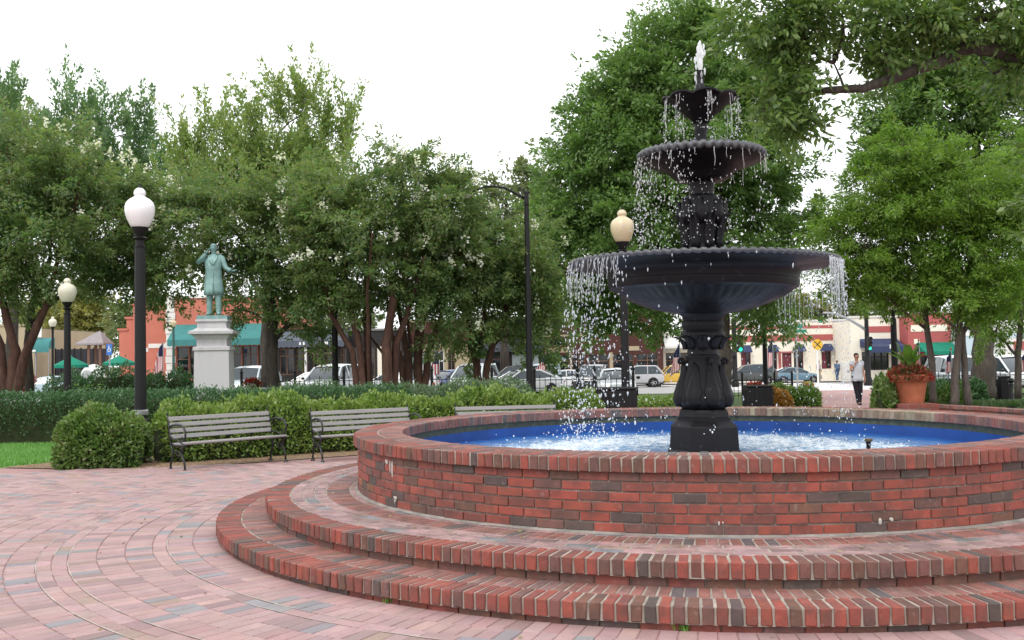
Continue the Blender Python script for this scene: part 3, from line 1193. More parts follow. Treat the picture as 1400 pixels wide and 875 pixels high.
for _ in range(260):                    # drips down the column and under the middle bowl
    z = rng.uniform(2.4, 3.9)
    rr = (0.09 if z > 3.45 else 0.22) + abs(rng.normal(0, 0.06))
    a = rng.uniform(-PI, 0)
    P.append((CX + rr * math.cos(a), CY + rr * math.sin(a), z))
    Q.append(rng.uniform(0.003, 0.0065))
    S.append(rng.uniform(1, 2.5))
for _ in range(420):                    # splash jumping off the pool
    a, rr = rng.uniform(-PI, PI), rng.normal(1.45, 0.35)
    P.append((CX + rr * math.cos(a), CY + rr * math.sin(a), Z_WATER + abs(rng.normal(0, 0.10))))
    Q.append(rng.uniform(0.004, 0.010))
    S.append(rng.uniform(0.8, 1.6))
drops("water_drops", P, Q, S).matrix_world = LEAN

# strands where the sheet leaves the rims
def strand(m, a, r, z, ln, w):
    pts, rad = [], []
    ph = rng.uniform(0, 6)
    K = 9
    for k in range(K):
        t = k / (K - 1)
        q = r + 0.02 * math.sqrt(t)
        aa_ = a + 0.006 * math.sin(ph + 7 * t)
        pts.append((CX + q * math.cos(aa_), CY + q * math.sin(aa_), z - ln * t))
        rad.append(w * (1 - 0.55 * t) * (0.75 + 0.45 * abs(math.sin(ph + 9 * t))))
    m.tube(pts, rad, 6)


m = MB()
for a in side_l:
    strand(m, a + rng.normal(0, 0.012), 1.298, 2.335, rng.uniform(0.08, 0.32), rng.uniform(0.0025, 0.0062))
for a in side_r:
    for q in range(2):
        strand(m, a + rng.normal(0, 0.012), 1.298, 2.335, rng.uniform(0.2, 0.6), rng.uniform(0.0025, 0.005))
for a in np.linspace(-PI, PI, 26):
    strand(m, a + rng.normal(0, 0.05), 0.612, 3.37, rng.uniform(0.05, 0.2), rng.uniform(0.0025, 0.005))
for a in (PI + 0.1, PI - 0.5, PI + 0.75, -0.2, 0.45, -1.55, -1.45, -0.75, 2.0):
    for q in range(2):
        strand(m, a + rng.normal(0, 0.06), 0.345, 3.97, rng.uniform(0.08, 0.4), rng.uniform(0.002, 0.005))
m.build("water_strands", M_STRAND, None, True, "stuff").matrix_world = LEAN
# the jet at the top
m = MB()
pts = [(CX, CY, z) for z in np.linspace(4.23, 4.55, 15)]
rad = [0.014, 0.018, 0.022, 0.025, 0.028, 0.032, 0.036, 0.038, 0.040, 0.038, 0.034, 0.028, 0.022, 0.016, 0.006]
pts = [(p[0] + rng.normal(0, 0.004), p[1] + rng.normal(0, 0.004), p[2]) for p in pts]
m.tube(pts, [r * rng.uniform(0.85, 1.15) for r in rad], 10)
for _ in range(26):
    z = rng.uniform(4.05, 4.5)
    a = rng.uniform(0, 2 * PI)
    rr = 0.045 * rng.uniform(0.5, 1.2)
    m.ellipsoid((CX + rr * math.cos(a), CY + rr * math.sin(a), z), (0.012, 0.012, rng.uniform(0.012, 0.04)), 6, 5)
m.build("water_jet", M_SPRAY, None, True, "stuff").matrix_world = LEAN

# small sprinkler post in the pool, right of the fountain
p = at(1187, 600, 9.35)
sp = thing("spray_head", "small dark spray head standing in the pool water right of the fountain", "spray head", (p.x, p.y, Z_WATER))
MB().lathe([(0.0, -0.1), (0.022, -0.1), (0.02, 0.09), (0.026, 0.10), (0.026, 0.105), (0.0, 0.106)], 14).build("stem", M_CAST, sp, 40)
MB().lathe([(0.026, 0.107), (0.04, 0.115), (0.043, 0.128), (0.038, 0.135), (0.0, 0.136)], 14).build("cap", plain("brass_cap", (0.10, 0.07, 0.04), 0.5, 0.4), sp, 40)
# ================================================================== foliage
def unit(v):
    return v / (np.linalg.norm(v, axis=-1, keepdims=True) + 1e-9)


def leaf_quads(p, d, ln, wd):
    n = len(p)
    ln = (np.ones(n) * ln * rng.uniform(0.65, 1.25, n))[:, None]
    wd = (np.ones(n) * wd * rng.uniform(0.7, 1.25, n))[:, None]
    s = unit(np.cross(d, rng.normal(0, 0.55, (n, 3)) + np.array([0, 0, 0.8])))
    nrm = np.cross(s, d)
    mid = p + d * ln * 0.48 + nrm * ln * rng.uniform(-0.12, 0.12, n)[:, None]
    return np.stack((p, mid + s * wd / 2, p + d * ln, mid - s * wd / 2), 1)


def crown_points(lobes, per, spread, up=1.0, droop=0.25, shell=0.5, slim=0.34):
    """lobes: (centre, (rx, ry, rz), count). Leaves sit along branchlets that grow outwards from boughs;
    up > 1 makes them stand upright like young shoots"""
    subs = []
    for c, r, n in lobes:                      # boughs bulge out of each lobe, so the outline is uneven
        c, r = np.array(c), np.array(r)
        k = 6
        subs.append((c, r * 0.84, int(n * 0.42)))
        for _ in range(k):
            u = unit(rng.normal(0, 1, 3))
            q = rng.uniform(0.30, 0.52)
            subs.append((c + u * r * rng.uniform(0.62, 0.94), r * q * rng.uniform(0.8, 1.2, 3), max(2, int(n * 0.58 / k))))
    P, D = [], []
    for c, r, n in subs:
        u = unit(rng.normal(0, 1, (n, 3)))
        rad = shell + (1 - shell) * rng.uniform(0, 1, n) ** 0.7
        cc = c + u * r * rad[:, None]
        m = rng.poisson(per * np.clip(rng.lognormal(-0.1, 0.5, n), 0.25, 2.5), n)
        idx = np.repeat(np.arange(n), m)
        if up > 1:
            ax = unit(u * np.array([0.42, 0.42, 0.1]) + np.array([0, 0, 1.0]) + rng.normal(0, 0.16, (n, 3)))
        else:
            ax = unit(u * 0.9 + rng.normal(0, 0.5, (n, 3)) + np.array([0, 0, 0.10]))
        ln = spread * rng.uniform(1.6, 3.6, n) * (up if up > 1 else 1.0)
        t = rng.uniform(-0.15, 1.0, len(idx))
        wid = spread * slim * 1.5 * (1.0 - 0.72 * np.clip(t, 0, 1))
        off = np.clip(rng.normal(0, 1, (len(idx), 3)), -1.8, 1.8)
        off[:, 2] *= 0.6 if up <= 1 else 1.0
        sag = -droop * 0.5 * (t ** 2) * ln[idx] if up <= 1 else 0.0
        p = cc[idx] + ax[idx] * (ln[idx] * t)[:, None] + off * wid[:, None]
        p[:, 2] += sag
        P.append(p)
        d = ax[idx] * 0.75 + unit(off) * 0.75 + rng.normal(0, 0.35, p.shape)
        d[:, 2] += 0.35 if up > 1 else -droop
        D.append(unit(d))
    return np.vstack(P), np.vstack(D)


def limb_pts(a, b, sag=0.15, k=7):
    a, b = np.array(a, float), np.array(b, float)
    out = []
    w1, w2 = rng.normal(0, 0.06, 3), rng.normal(0, 0.05, 3)
    L_ = np.linalg.norm(b - a)
    for i in range(k):
        t = i / (k - 1)
        p = a * (1 - t) + b * t
        p[2] += sag * L_ * math.sin(PI * t) * (1 - 0.3 * t)
        p += (w1 * math.sin(PI * t) + w2 * math.sin(2 * PI * t)) * L_
        out.append(p)
    return out


def tree(name, label, base, stems, lobes, per, leaf, mat, bark, group=None, spread=0.3, up=0.8, droop=0.25, limb_r=0.05, blossoms=None, shell=0.5, cat_="tree", limbs=True, twigs=0, slim=0.34):
    """stems: list of (points, radii) in world metres; everything is stored about the tree's foot"""
    base = np.array(base, float)
    t = thing(name, label, cat_, tuple(base), 0, group)
    ends = []
    if group == GC and len(stems) > 3:
        more = []
        for _ in range(4):
            p0, r0 = stems[int(rng.integers(len(stems)))]
            sh = rng.normal(0, 0.16, 3) * np.array([1, 1, 0])
            more.append(([np.array(q) + sh * (0.4 + 1.3 * i) for i, q in enumerate(p0)], [q * 0.55 for q in r0]))
        stems = list(stems) + more
    for pts, rad in stems:
        pts = [np.array(p, float) - base for p in pts]
        # finer, slightly wavering stem
        fine, fr = [], []
        for i in range(len(pts) - 1):
            for q in range(4):
                s = q / 4
                fine.append(pts[i] * (1 - s) + pts[i + 1] * s + rng.normal(0, rad[i] * 0.10, 3) * (1 if i or q else 0))
                fr.append((rad[i] * (1 - s) + rad[i + 1] * s) * rng.uniform(0.94, 1.06))
        fine.append(pts[-1])
        fr.append(rad[-1])
        MB().tube(fine, fr, 12).build("trunk", bark, t, True)
        ends += fine[len(fine) // 2:]
    if limbs and ends:
        for c, r, n in lobes:
            c = np.array(c) - base
            e = min(ends, key=lambda q: np.linalg.norm(q - c) + 2.0 * max(0, q[2] - c[2]))
            pts = limb_pts(e, c + np.array([0, 0, r[2] * 0.3]), 0.12)
            m = MB().tube(pts, [limb_r * (1 - 0.75 * i / 6) for i in range(7)], 7)
            for _ in range(5 + twigs):
                k = int(rng.integers(3, 7))
                q = c + unit(rng.normal(0, 1, 3)) * np.array(r) * rng.uniform(0.4, 0.9)
                m.tube(limb_pts(pts[k], q, 0.05, 5), [limb_r * 0.34 * (1 - 0.8 * i / 4) for i in range(5)], 5)
            m.build("branch", bark, t, True)
    P, D = crown_points(lobes, per, spread, up, droop, shell, slim)
    link("crown", quads_mesh("crown", leaf_quads(P - base, D, leaf[0], leaf[1]), mat), t)
    if blossoms:
        n, size, bl = blossoms
        m = MB()
        V = []
        lw = np.array([l[2] for l in lobes], float)
        for _ in range(n):
            c, r, _n = lobes[int(rng.choice(len(lobes), p=lw / lw.sum()))]
            u = unit(rng.normal(0, 1, 3))
            u[1] = -abs(u[1])
            u[2] = abs(u[2]) * 0.8
            c0 = np.array(c) + u * np.array(r) * rng.uniform(1.16, 1.36) - base
            k = int(rng.integers(14, 30))
            pp = c0 + rng.normal(0, 1, (k, 3)) * size * np.array([0.5, 0.5, 0.85])
            V.append(leaf_quads(pp, unit(rng.normal(0, 1, (k, 3))), size * 0.9, size * 0.8))
        link("blossom", quads_mesh("blossom", np.vstack(V), bl), t, "stuff")
    return t


def LB(px, py, d, rx, rz, n, ry=None):
    """a crown lobe given by its centre on a sight line, its distance and its radii in picture widths"""
    p = at(px, py, d)
    k = d / FPX
    return (tuple(p), (rx * k, (ry or rx) * k, rz * k), n)


def ST(pts, d, rad):
    """a stem along picture points at distance d"""
    return ([tuple(at(x, y, d + (q[0] if q else 0))) for (x, y, *q) in pts], rad)


def foot(px, d):
    g = ground(px, d)
    return (g.x, g.y, g.z)


M_BARK_CRAPE = bark_material("crape_bark", (0.072, 0.034, 0.027), (0.135, 0.072, 0.052), 5)
M_BARK_DARK = bark_material("dark_bark", (0.045, 0.036, 0.030), (0.085, 0.07, 0.058), 6)
M_BARK_OAK = bark_material("oak_bark", (0.06, 0.048, 0.04), (0.12, 0.10, 0.085), 5)
M_BARK_GREY = bark_material("young_bark", (0.10, 0.08, 0.07), (0.17, 0.14, 0.125), 7)
L_CRAPE = leaf_material("crape_leaves", [(0.073, 0.147, 0.067), (0.111, 0.202, 0.083), (0.154, 0.244, 0.089), (0.202, 0.212, 0.096), (0.209, 0.320, 0.120)], 0.52)
L_CRAPE_LT = leaf_material("hazed_crape_leaves", [(0.127, 0.220, 0.077), (0.182, 0.286, 0.094), (0.242, 0.330, 0.110), (0.297, 0.325, 0.121), (0.231, 0.352, 0.143)], 0.52)  # yellow-green, made paler so the colour carries the haze
L_OAK = leaf_material("oak_leaves", [(0.056, 0.119, 0.040), (0.091, 0.172, 0.049), (0.132, 0.224, 0.056), (0.188, 0.260, 0.078), (0.125, 0.218, 0.084)], 0.42, 0.36)
L_OAK_MID = leaf_material("willow_oak_leaves", [(0.081, 0.156, 0.053), (0.123, 0.222, 0.067), (0.172, 0.277, 0.079), (0.136, 0.238, 0.079), (0.215, 0.310, 0.104)], 0.43, 0.42)
L_YOUNG = leaf_material("fresh_leaves", [(0.062, 0.136, 0.024), (0.107, 0.216, 0.033), (0.164, 0.284, 0.044), (0.203, 0.300, 0.061), (0.102, 0.198, 0.035)], 0.48, 0.42)
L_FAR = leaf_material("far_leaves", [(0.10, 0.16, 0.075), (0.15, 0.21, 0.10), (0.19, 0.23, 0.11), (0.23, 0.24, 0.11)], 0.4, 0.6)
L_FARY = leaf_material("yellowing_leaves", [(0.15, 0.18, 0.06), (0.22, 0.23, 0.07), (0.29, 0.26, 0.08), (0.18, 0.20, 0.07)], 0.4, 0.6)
M_BLOSSOM = leaf_material("white_blossom", [(0.74, 0.74, 0.68), (0.84, 0.84, 0.80), (0.70, 0.72, 0.60)], 0.3, 0.6)

GC = "crape myrtles in the hedge bed"
# ---- row of crape myrtles
d = 27
tree("crape_myrtle", "pale stemmed crape myrtle at the far left edge, white blossom over its crown", foot(15, d),
     [ST([(14, 545), (20, 480), (6, 420), (-12, 360)], d, [0.17, 0.13, 0.1, 0.06]), ST([(18, 545), (40, 470), (62, 420), (80, 350)], d, [0.16, 0.12, 0.09, 0.05]), ST([(8, 545), (0, 470), (-30, 390)], d, [0.14, 0.1, 0.06])],
     [LB(20, 235, d, 85, 75, 150), LB(-50, 290, d, 80, 100, 120), LB(60, 335, d, 95, 62, 150), LB(100, 265, d, 80, 75, 150), LB(10, 385, d, 60, 28, 45)],
     88, (0.125, 0.058), L_CRAPE, M_BARK_CRAPE, GC, 0.26, blossoms=(23, 0.095, M_BLOSSOM))
d = 29
tree("crape_myrtle", "crape myrtle with one straight dark trunk between the two left lamp posts", foot(40, d),
     [ST([(41, 545), (38, 470), (42, 420), (70, 350)], d, [0.13, 0.11, 0.1, 0.06]), ST([(42, 440), (70, 415), (110, 385), (150, 330)], d, [0.07, 0.06, 0.05, 0.03])],
     [LB(150, 300, d, 85, 85, 170), LB(195, 345, d, 55, 62, 90), LB(130, 375, d, 75, 34, 60), LB(215, 290, d, 40, 60, 60), LB(200, 400, d, 35, 28, 22), LB(70, 260, d, 70, 70, 100)],
     88, (0.125, 0.058), L_CRAPE, M_BARK_DARK, GC, 0.26, blossoms=(23, 0.095, M_BLOSSOM))
d = 28
tree("crape_myrtle", "single trunked crape myrtle just right of the statue, its low boughs behind the bronze figure", foot(372, d),
     [ST([(373, 545), (370, 480), (374, 430), (360, 370)], d, [0.21, 0.17, 0.15, 0.09]), ST([(378, 462), (402, 436), (430, 390)], d, [0.08, 0.07, 0.04])],
     [LB(330, 305, d, 90, 65, 150), LB(410, 330, d, 80, 72, 150), LB(265, 370, d, 38, 42, 34), LB(350, 385, d, 70, 40, 80), LB(420, 400, d, 52, 32, 50), LB(415, 268, d, 75, 52, 110), LB(265, 290, d, 45, 55, 60), LB(312, 432, d, 28, 26, 12), LB(424, 455, d, 30, 28, 22)],
     88, (0.12, 0.056), L_CRAPE, M_BARK_DARK, GC, 0.26, blossoms=(27, 0.095, M_BLOSSOM))
d = 26.5
tree("crape_myrtle", "red barked crape myrtle whose many stems fan out behind the middle bench", foot(505, d),
     [ST([(490, 545), (482, 480), (452, 430), (440, 370)], d, [0.09, 0.08, 0.06, 0.03]), ST([(498, 545), (492, 470), (476, 410), (470, 340)], d, [0.10, 0.09, 0.07, 0.04]), ST([(505, 545), (502, 470), (500, 400), (505, 330)], d + .3, [0.10, 0.09, 0.07, 0.04]), ST([(530, 545), (528, 470), (538, 410), (530, 340)], d - .2, [0.14, 0.13, 0.10, 0.05]), ST([(536, 545), (542, 470), (560, 420), (580, 350)], d, [0.12, 0.10, 0.07, 0.04])],
     [LB(505, 285, d, 80, 70, 150), LB(560, 265, d, 65, 60, 110), LB(470, 365, d, 55, 55, 90), LB(535, 365, d, 65, 50, 95), LB(450, 310, d, 55, 60, 80), LB(555, 215, d, 30, 20, 26)],
     88, (0.12, 0.056), L_CRAPE, M_BARK_CRAPE, GC, 0.26, blossoms=(28, 0.095, M_BLOSSOM))
d = 27.5
tree("crape_myrtle", "crape myrtle forking low into thin dark stems, third trunk cluster left of the street light", foot(562, d),
     [ST([(555, 545), (548, 490), (535, 455), (528, 400)], d, [0.09, 0.08, 0.05, 0.03]), ST([(560, 545), (556, 480), (545, 420), (556, 350)], d, [0.1, 0.09, 0.06, 0.03]), ST([(572, 545), (570, 480), (572, 420), (590, 350)], d, [0.12, 0.10, 0.07, 0.04]), ST([(578, 545), (586, 480), (604, 430), (620, 370)], d, [0.12, 0.09, 0.06, 0.03])],
     [LB(600, 300, d, 70, 72, 140), LB(585, 390, d, 58, 42, 70), LB(603, 284, d, 34, 36, 44), LB(615, 350, d, 60, 50, 90), LB(640, 345, d, 36, 36, 46), LB(612, 452, d, 40, 26, 26)],
     88, (0.12, 0.056), L_CRAPE, M_BARK_CRAPE, GC, 0.26, blossoms=(20, 0.095, M_BLOSSOM))
d = 28.5
tree("crape_myrtle", "crape myrtle with slanting trunks directly left of the tall arched street light", foot(660, d),
     [ST([(652, 545), (650, 500), (640, 440), (630, 380)], d, [0.07, 0.06, 0.05, 0.03]), ST([(664, 545), (666, 500), (680, 450), (700, 400)], d, [0.11, 0.10, 0.08, 0.04]), ST([(657, 545), (654, 490), (662, 430), (665, 360)], d, [0.07, 0.06, 0.05, 0.03])],
     [LB(665, 362, d, 66, 54, 125), LB(700, 395, d, 58, 48, 90), LB(632, 415, d, 50, 32, 50), LB(720, 345, d, 45, 48, 70), LB(684, 345, d, 42, 28, 44), LB(745, 425, d, 34, 44, 44), LB(690, 452, d, 50, 26, 34), LB(640, 462, d, 34, 20, 16), LB(745, 468, d, 26, 20, 12)],
     88, (0.12, 0.056), L_CRAPE, M_BARK_CRAPE, GC, 0.26, blossoms=(23, 0.095, M_BLOSSOM))

# ---- taller trees behind; haze is put into their paler leaf colours
d = 46
GT = "taller trees behind the crape myrtles"
tree("shade_tree", "tall blue-green tree rising behind the far left crape myrtles", foot(14, d),
     [ST([(14, 530), (18, 380), (60, 230)], d, [0.3, 0.22, 0.1])],
     [LB(20, 219, d, 56, 56, 85), LB(100, 229, d, 66, 52, 100), LB(165, 239, d, 46, 48, 64), LB(205, 264, d, 34, 40, 44), LB(70, 270, d, 120, 70, 90), LB(8, 139, d, 22, 30, 8), LB(102, 149, d, 30, 32, 12), LB(150, 169, d, 26, 34, 11), LB(-30, 204, d, 50, 70, 40), LB(190, 184, d, 24, 26, 8)],
     95, (0.21, 0.085), leaf_material("bluish_leaves", [(0.095, 0.185, 0.11), (0.13, 0.235, 0.13), (0.17, 0.265, 0.13), (0.195, 0.28, 0.15)], 0.52), M_BARK_DARK, GT, 0.42, 1.5, shell=0.25, slim=0.22)
d = 43
tree("shade_tree", "tall yellow-green tree with upright feathery shoots behind the statue", foot(365, d),
     [ST([(366, 530), (366, 400), (372, 240)], d, [0.3, 0.22, 0.1])],
     [LB(285, 272, d, 52, 46, 88), LB(350, 256, d, 48, 50, 90), LB(410, 249, d, 42, 54, 84), LB(455, 270, d, 34, 44, 60), LB(370, 280, d, 120, 56, 110), LB(418, 146, d, 11, 26, 8), LB(382, 156, d, 12, 24, 8), LB(342, 172, d, 14, 22, 8), LB(300, 184, d, 18, 22, 9), LB(470, 184, d, 10, 28, 8), LB(260, 214, d, 20, 24, 10), LB(446, 172, d, 10, 22, 6)],
     95, (0.20, 0.08), L_CRAPE_LT, M_BARK_DARK, GT, 0.40, 1.7, shell=0.25, slim=0.20)
d = 72
tree("shade_tree", "small hazy tree far off between the street light and the big oak", foot(690, d),
     [ST([(690, 510), (690, 380), (692, 270)], d, [0.3, 0.22, 0.1])],
     [LB(640, 275, d, 42, 45, 26), LB(705, 270, d, 40, 45, 28), LB(670, 330, d, 65, 55, 40), LB(740, 290, d, 34, 50, 22), LB(715, 370, d, 50, 60, 30), LB(745, 240, d, 16, 22, 8)],
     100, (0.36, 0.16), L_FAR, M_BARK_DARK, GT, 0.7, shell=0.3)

# ---- the big oak behind the fountain
d = 37
tree("oak_tree", "huge dense oak filling the sky behind the fountain", foot(985, d),
     [ST([(985, 545), (985, 440), (985, 330), (985, 180)], d, [0.45, 0.38, 0.3, 0.14])],
     [LB(905, 125, d, 62, 72, 150), LB(985, 90, d, 85, 75, 200), LB(855, 205, d, 72, 66, 150), LB(800, 270, d, 58, 62, 105), LB(775, 345, d, 48, 72, 100), LB(850, 330, d, 80, 72, 170), LB(950, 230, d, 100, 90, 250), LB(1040, 240, d, 54, 78, 150), LB(1070, 328, d, 46, 42, 66), LB(1042, 130, d, 46, 80, 125), LB(960, 360, d, 110, 55, 170), LB(925, 40, d, 42, 36, 50), LB(880, 90, d, 40, 36, 45), LB(800, 408, d, 55, 34, 50), LB(892, 425, d, 62, 30, 50), LB(1046, 420, d, 56, 30, 46), LB(1112, 300, d, 16, 18, 8), LB(757, 285, d, 30, 44, 34), LB(818, 165, d, 38, 40, 44), LB(845, 130, d, 40, 42, 46), LB(790, 218, d, 42, 46, 50), LB(870, 72, d, 34, 36, 36), LB(930, 20, d, 30, 22, 18)],
     82, (0.21, 0.088), L_OAK_MID, M_BARK_OAK, None, 0.40, shell=0.35, limb_r=0.1)

# ---- right side
d = 34
tree("oak_tree", "broad oak with one massive dark trunk behind the young trees on the right", foot(1345, d),
     [ST([(1346, 545), (1344, 480), (1342, 420), (1340, 330), (1335, 200)], d, [0.46, 0.36, 0.34, 0.3, 0.14])],
     [LB(1222, 160, d, 46, 56, 80), LB(1290, 150, d, 75, 75, 130), LB(1375, 160, d, 70, 90, 130), LB(1200, 228, d, 22, 24, 14), LB(1320, 260, d, 110, 60, 120), LB(1420, 260, d, 70, 90, 90), LB(1340, 70, d, 80, 50, 80), LB(1255, 90, d, 40, 32, 28)],
     80, (0.20, 0.085), L_OAK_MID, M_BARK_OAK, None, 0.40, shell=0.35, limb_r=0.1)
d = 22.5
GY = "young bright green trees on the right"
tree("young_tree", "slim young tree with fresh green leaves, the nearest behind the big terracotta pot", foot(1276, d)[:2] + (0.1,),
     [ST([(1276, 556), (1275, 500), (1266, 440), (1262, 370), (1240, 290)], d, [0.085, 0.07, 0.06, 0.05, 0.03]), ST([(1266, 450), (1235, 425), (1200, 395)], d, [0.035, 0.03, 0.015])],
     [LB(1195, 262, d, 60, 56, 90), LB(1245, 228, d, 52, 46, 80), LB(1175, 340, d, 62, 62, 100), LB(1240, 330, d, 70, 75, 130), LB(1140, 325, d, 30, 36, 30), LB(1222, 396, d, 54, 28, 48), LB(1166, 378, d, 36, 30, 34), LB(1232, 192, d, 26, 16, 16)],
     110, (0.105, 0.036), L_YOUNG, M_BARK_GREY, GY, 0.21, 0.7, 0.35, 0.03, shell=0.4)
d = 22
tree("young_tree", "twin stemmed young tree with fresh green leaves behind the low brick wall", foot(1315, d)[:2] + (0.1,),
     [ST([(1304, 558), (1307, 500), (1312, 450), (1316, 380), (1300, 290)], d, [0.095, 0.08, 0.07, 0.05, 0.03]), ST([(1324, 558), (1319, 500), (1316, 455), (1345, 410), (1380, 350)], d + .1, [0.085, 0.07, 0.06, 0.04, 0.02]), ST([(1313, 455), (1280, 425), (1250, 395)], d, [0.04, 0.03, 0.015])],
     [LB(1290, 300, d, 66, 70, 120), LB(1340, 270, d, 58, 60, 100), LB(1300, 385, d, 75, 46, 100), LB(1385, 330, d, 56, 75, 110), LB(1350, 385, d, 60, 42, 80), LB(1285, 235, d, 40, 32, 40)],
     110, (0.105, 0.036), L_YOUNG, M_BARK_GREY, GY, 0.21, 0.7, 0.35, 0.03, shell=0.4)
d = 26
tree("young_tree", "young green tree at the right edge, beside the black bollard", foot(1392, d)[:2] + (0.0,),
     [ST([(1392, 545), (1392, 480), (1396, 440), (1410, 360)], d, [0.09, 0.075, 0.06, 0.03]), ST([(1392, 490), (1372, 465), (1350, 445)], d, [0.04, 0.03, 0.015])],
     [LB(1395, 400, d, 52, 46, 70), LB(1430, 340, d, 60, 80, 80), LB(1400, 250, d, 60, 70, 80), LB(1370, 440, d, 30, 16, 16)],
     105, (0.11, 0.04), L_YOUNG, M_BARK_GREY, GY, 0.22, 0.7, 0.35, 0.03, shell=0.4)

# ---- the tree outside the picture whose limb reaches in from the right
d = 13
tb = (8.9, 13.6, 0.0)
stems = [([(8.9, 13.6, -0.05), (8.85, 13.6, 2.0), (8.9, 13.5, 4.2), (8.6, 13.3, 6.5), (8.2, 13.2, 8.6)], [0.34, 0.3, 0.26, 0.2, 0.1]),
         ([(8.88, 13.5, 4.3), tuple(at(1420, 90, d)), tuple(at(1362, 68, d)), tuple(at(1330, 64, d)), tuple(at(1280, 85, d)), tuple(at(1230, 103, d)), tuple(at(1180, 120, d)), tuple(at(1125, 124, d)), tuple(at(1100, 136, d))], [0.17, 0.12, 0.105, 0.10, 0.085, 0.074, 0.06, 0.044, 0.022]),
         ([tuple(at(1154, 121, d)), tuple(at(1148, 104, d)), tuple(at(1140, 86, d))], [0.02, 0.014, 0.01]),
         ([tuple(at(1340, 64, d)), tuple(at(1341, 82, d)), tuple(at(1358, 100, d))], [0.016, 0.012, 0.007]),
         ([(8.7, 13.4, 5.6), tuple(at(1390, 10, d)), tuple(at(1330, 30, d)), tuple(at(1260, 48, d))], [0.11, 0.07, 0.045, 0.015])]
tree("oak_tree", "oak beyond the right edge whose bare limb and big leaves hang into the sky", tb, stems,
     [LB(1055, 25, d, 60, 34, 55), LB(1140, 30, d, 66, 34, 62), LB(1240, 22, d, 75, 38, 75), LB(1345, 22, d, 70, 40, 70), LB(1400, 90, d, 38, 48, 45), LB(1075, 92, d, 34, 46, 42), LB(1050, 150, d, 30, 34, 28), LB(1210, 78, d, 26, 18, 12), LB(1270, 60, d, 40, 16, 20), LB(1095, 165, d, 12, 10, 4), LB(1440, 200, d, 50, 120, 60), LB(1130, -30, d, 120, 40, 60), LB(1320, -40, d, 120, 50, 70)],
     34, (0.125, 0.05), L_OAK, M_BARK_OAK, None, 0.18, 0.85, 0.3, 0.026, shell=0.3, twigs=3)

# ---- far-off trees beyond the buildings
GF = "trees far behind the shops"
far = [(40, 455, 118, 40, 45, 30, L_FAR, "pale green tree far behind the teal shop awning"), (115, 440, 112, 42, 40, 40, L_FARY, "yellowing tree far behind the pavilion roof"), (195, 440, 108, 32, 42, 30, L_FAR, "green tree far away left of the coral shop"), (75, 425, 125, 40, 36, 30, L_FARY, "yellowing tree behind the small distant lamp"),
       (1100, 425, 140, 40, 26, 26, L_FARY, "yellow-green tree above the cream shop roof"), (1165, 425, 138, 50, 26, 30, L_FAR, "pale tree rising behind the cream shop's right end"), (1030, 432, 145, 40, 26, 22, L_FAR, "dim tree behind the cream shop's left end"), (1245, 420, 130, 50, 34, 30, L_FAR, "soft green tree behind the awning shop on the right"), (1370, 420, 130, 60, 34, 34, L_FAR, "soft green tree behind the white store at the right edge"),
       (450, 425, 122, 60, 42, 30, L_FAR, "tree behind the dark awning shop in the middle"), (820, 420, 128, 70, 50, 40, L_FAR, "tree behind the brown shop row")]
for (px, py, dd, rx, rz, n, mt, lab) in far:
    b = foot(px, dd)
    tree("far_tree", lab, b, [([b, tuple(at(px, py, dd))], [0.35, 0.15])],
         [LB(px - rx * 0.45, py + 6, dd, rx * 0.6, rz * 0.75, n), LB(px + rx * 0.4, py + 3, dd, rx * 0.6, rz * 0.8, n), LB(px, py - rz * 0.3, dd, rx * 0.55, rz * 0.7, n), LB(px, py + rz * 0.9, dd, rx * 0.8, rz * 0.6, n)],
         55, (0.62, 0.30), mt, M_BARK_DARK, GF, 0.95, shell=0.3, limbs=False)


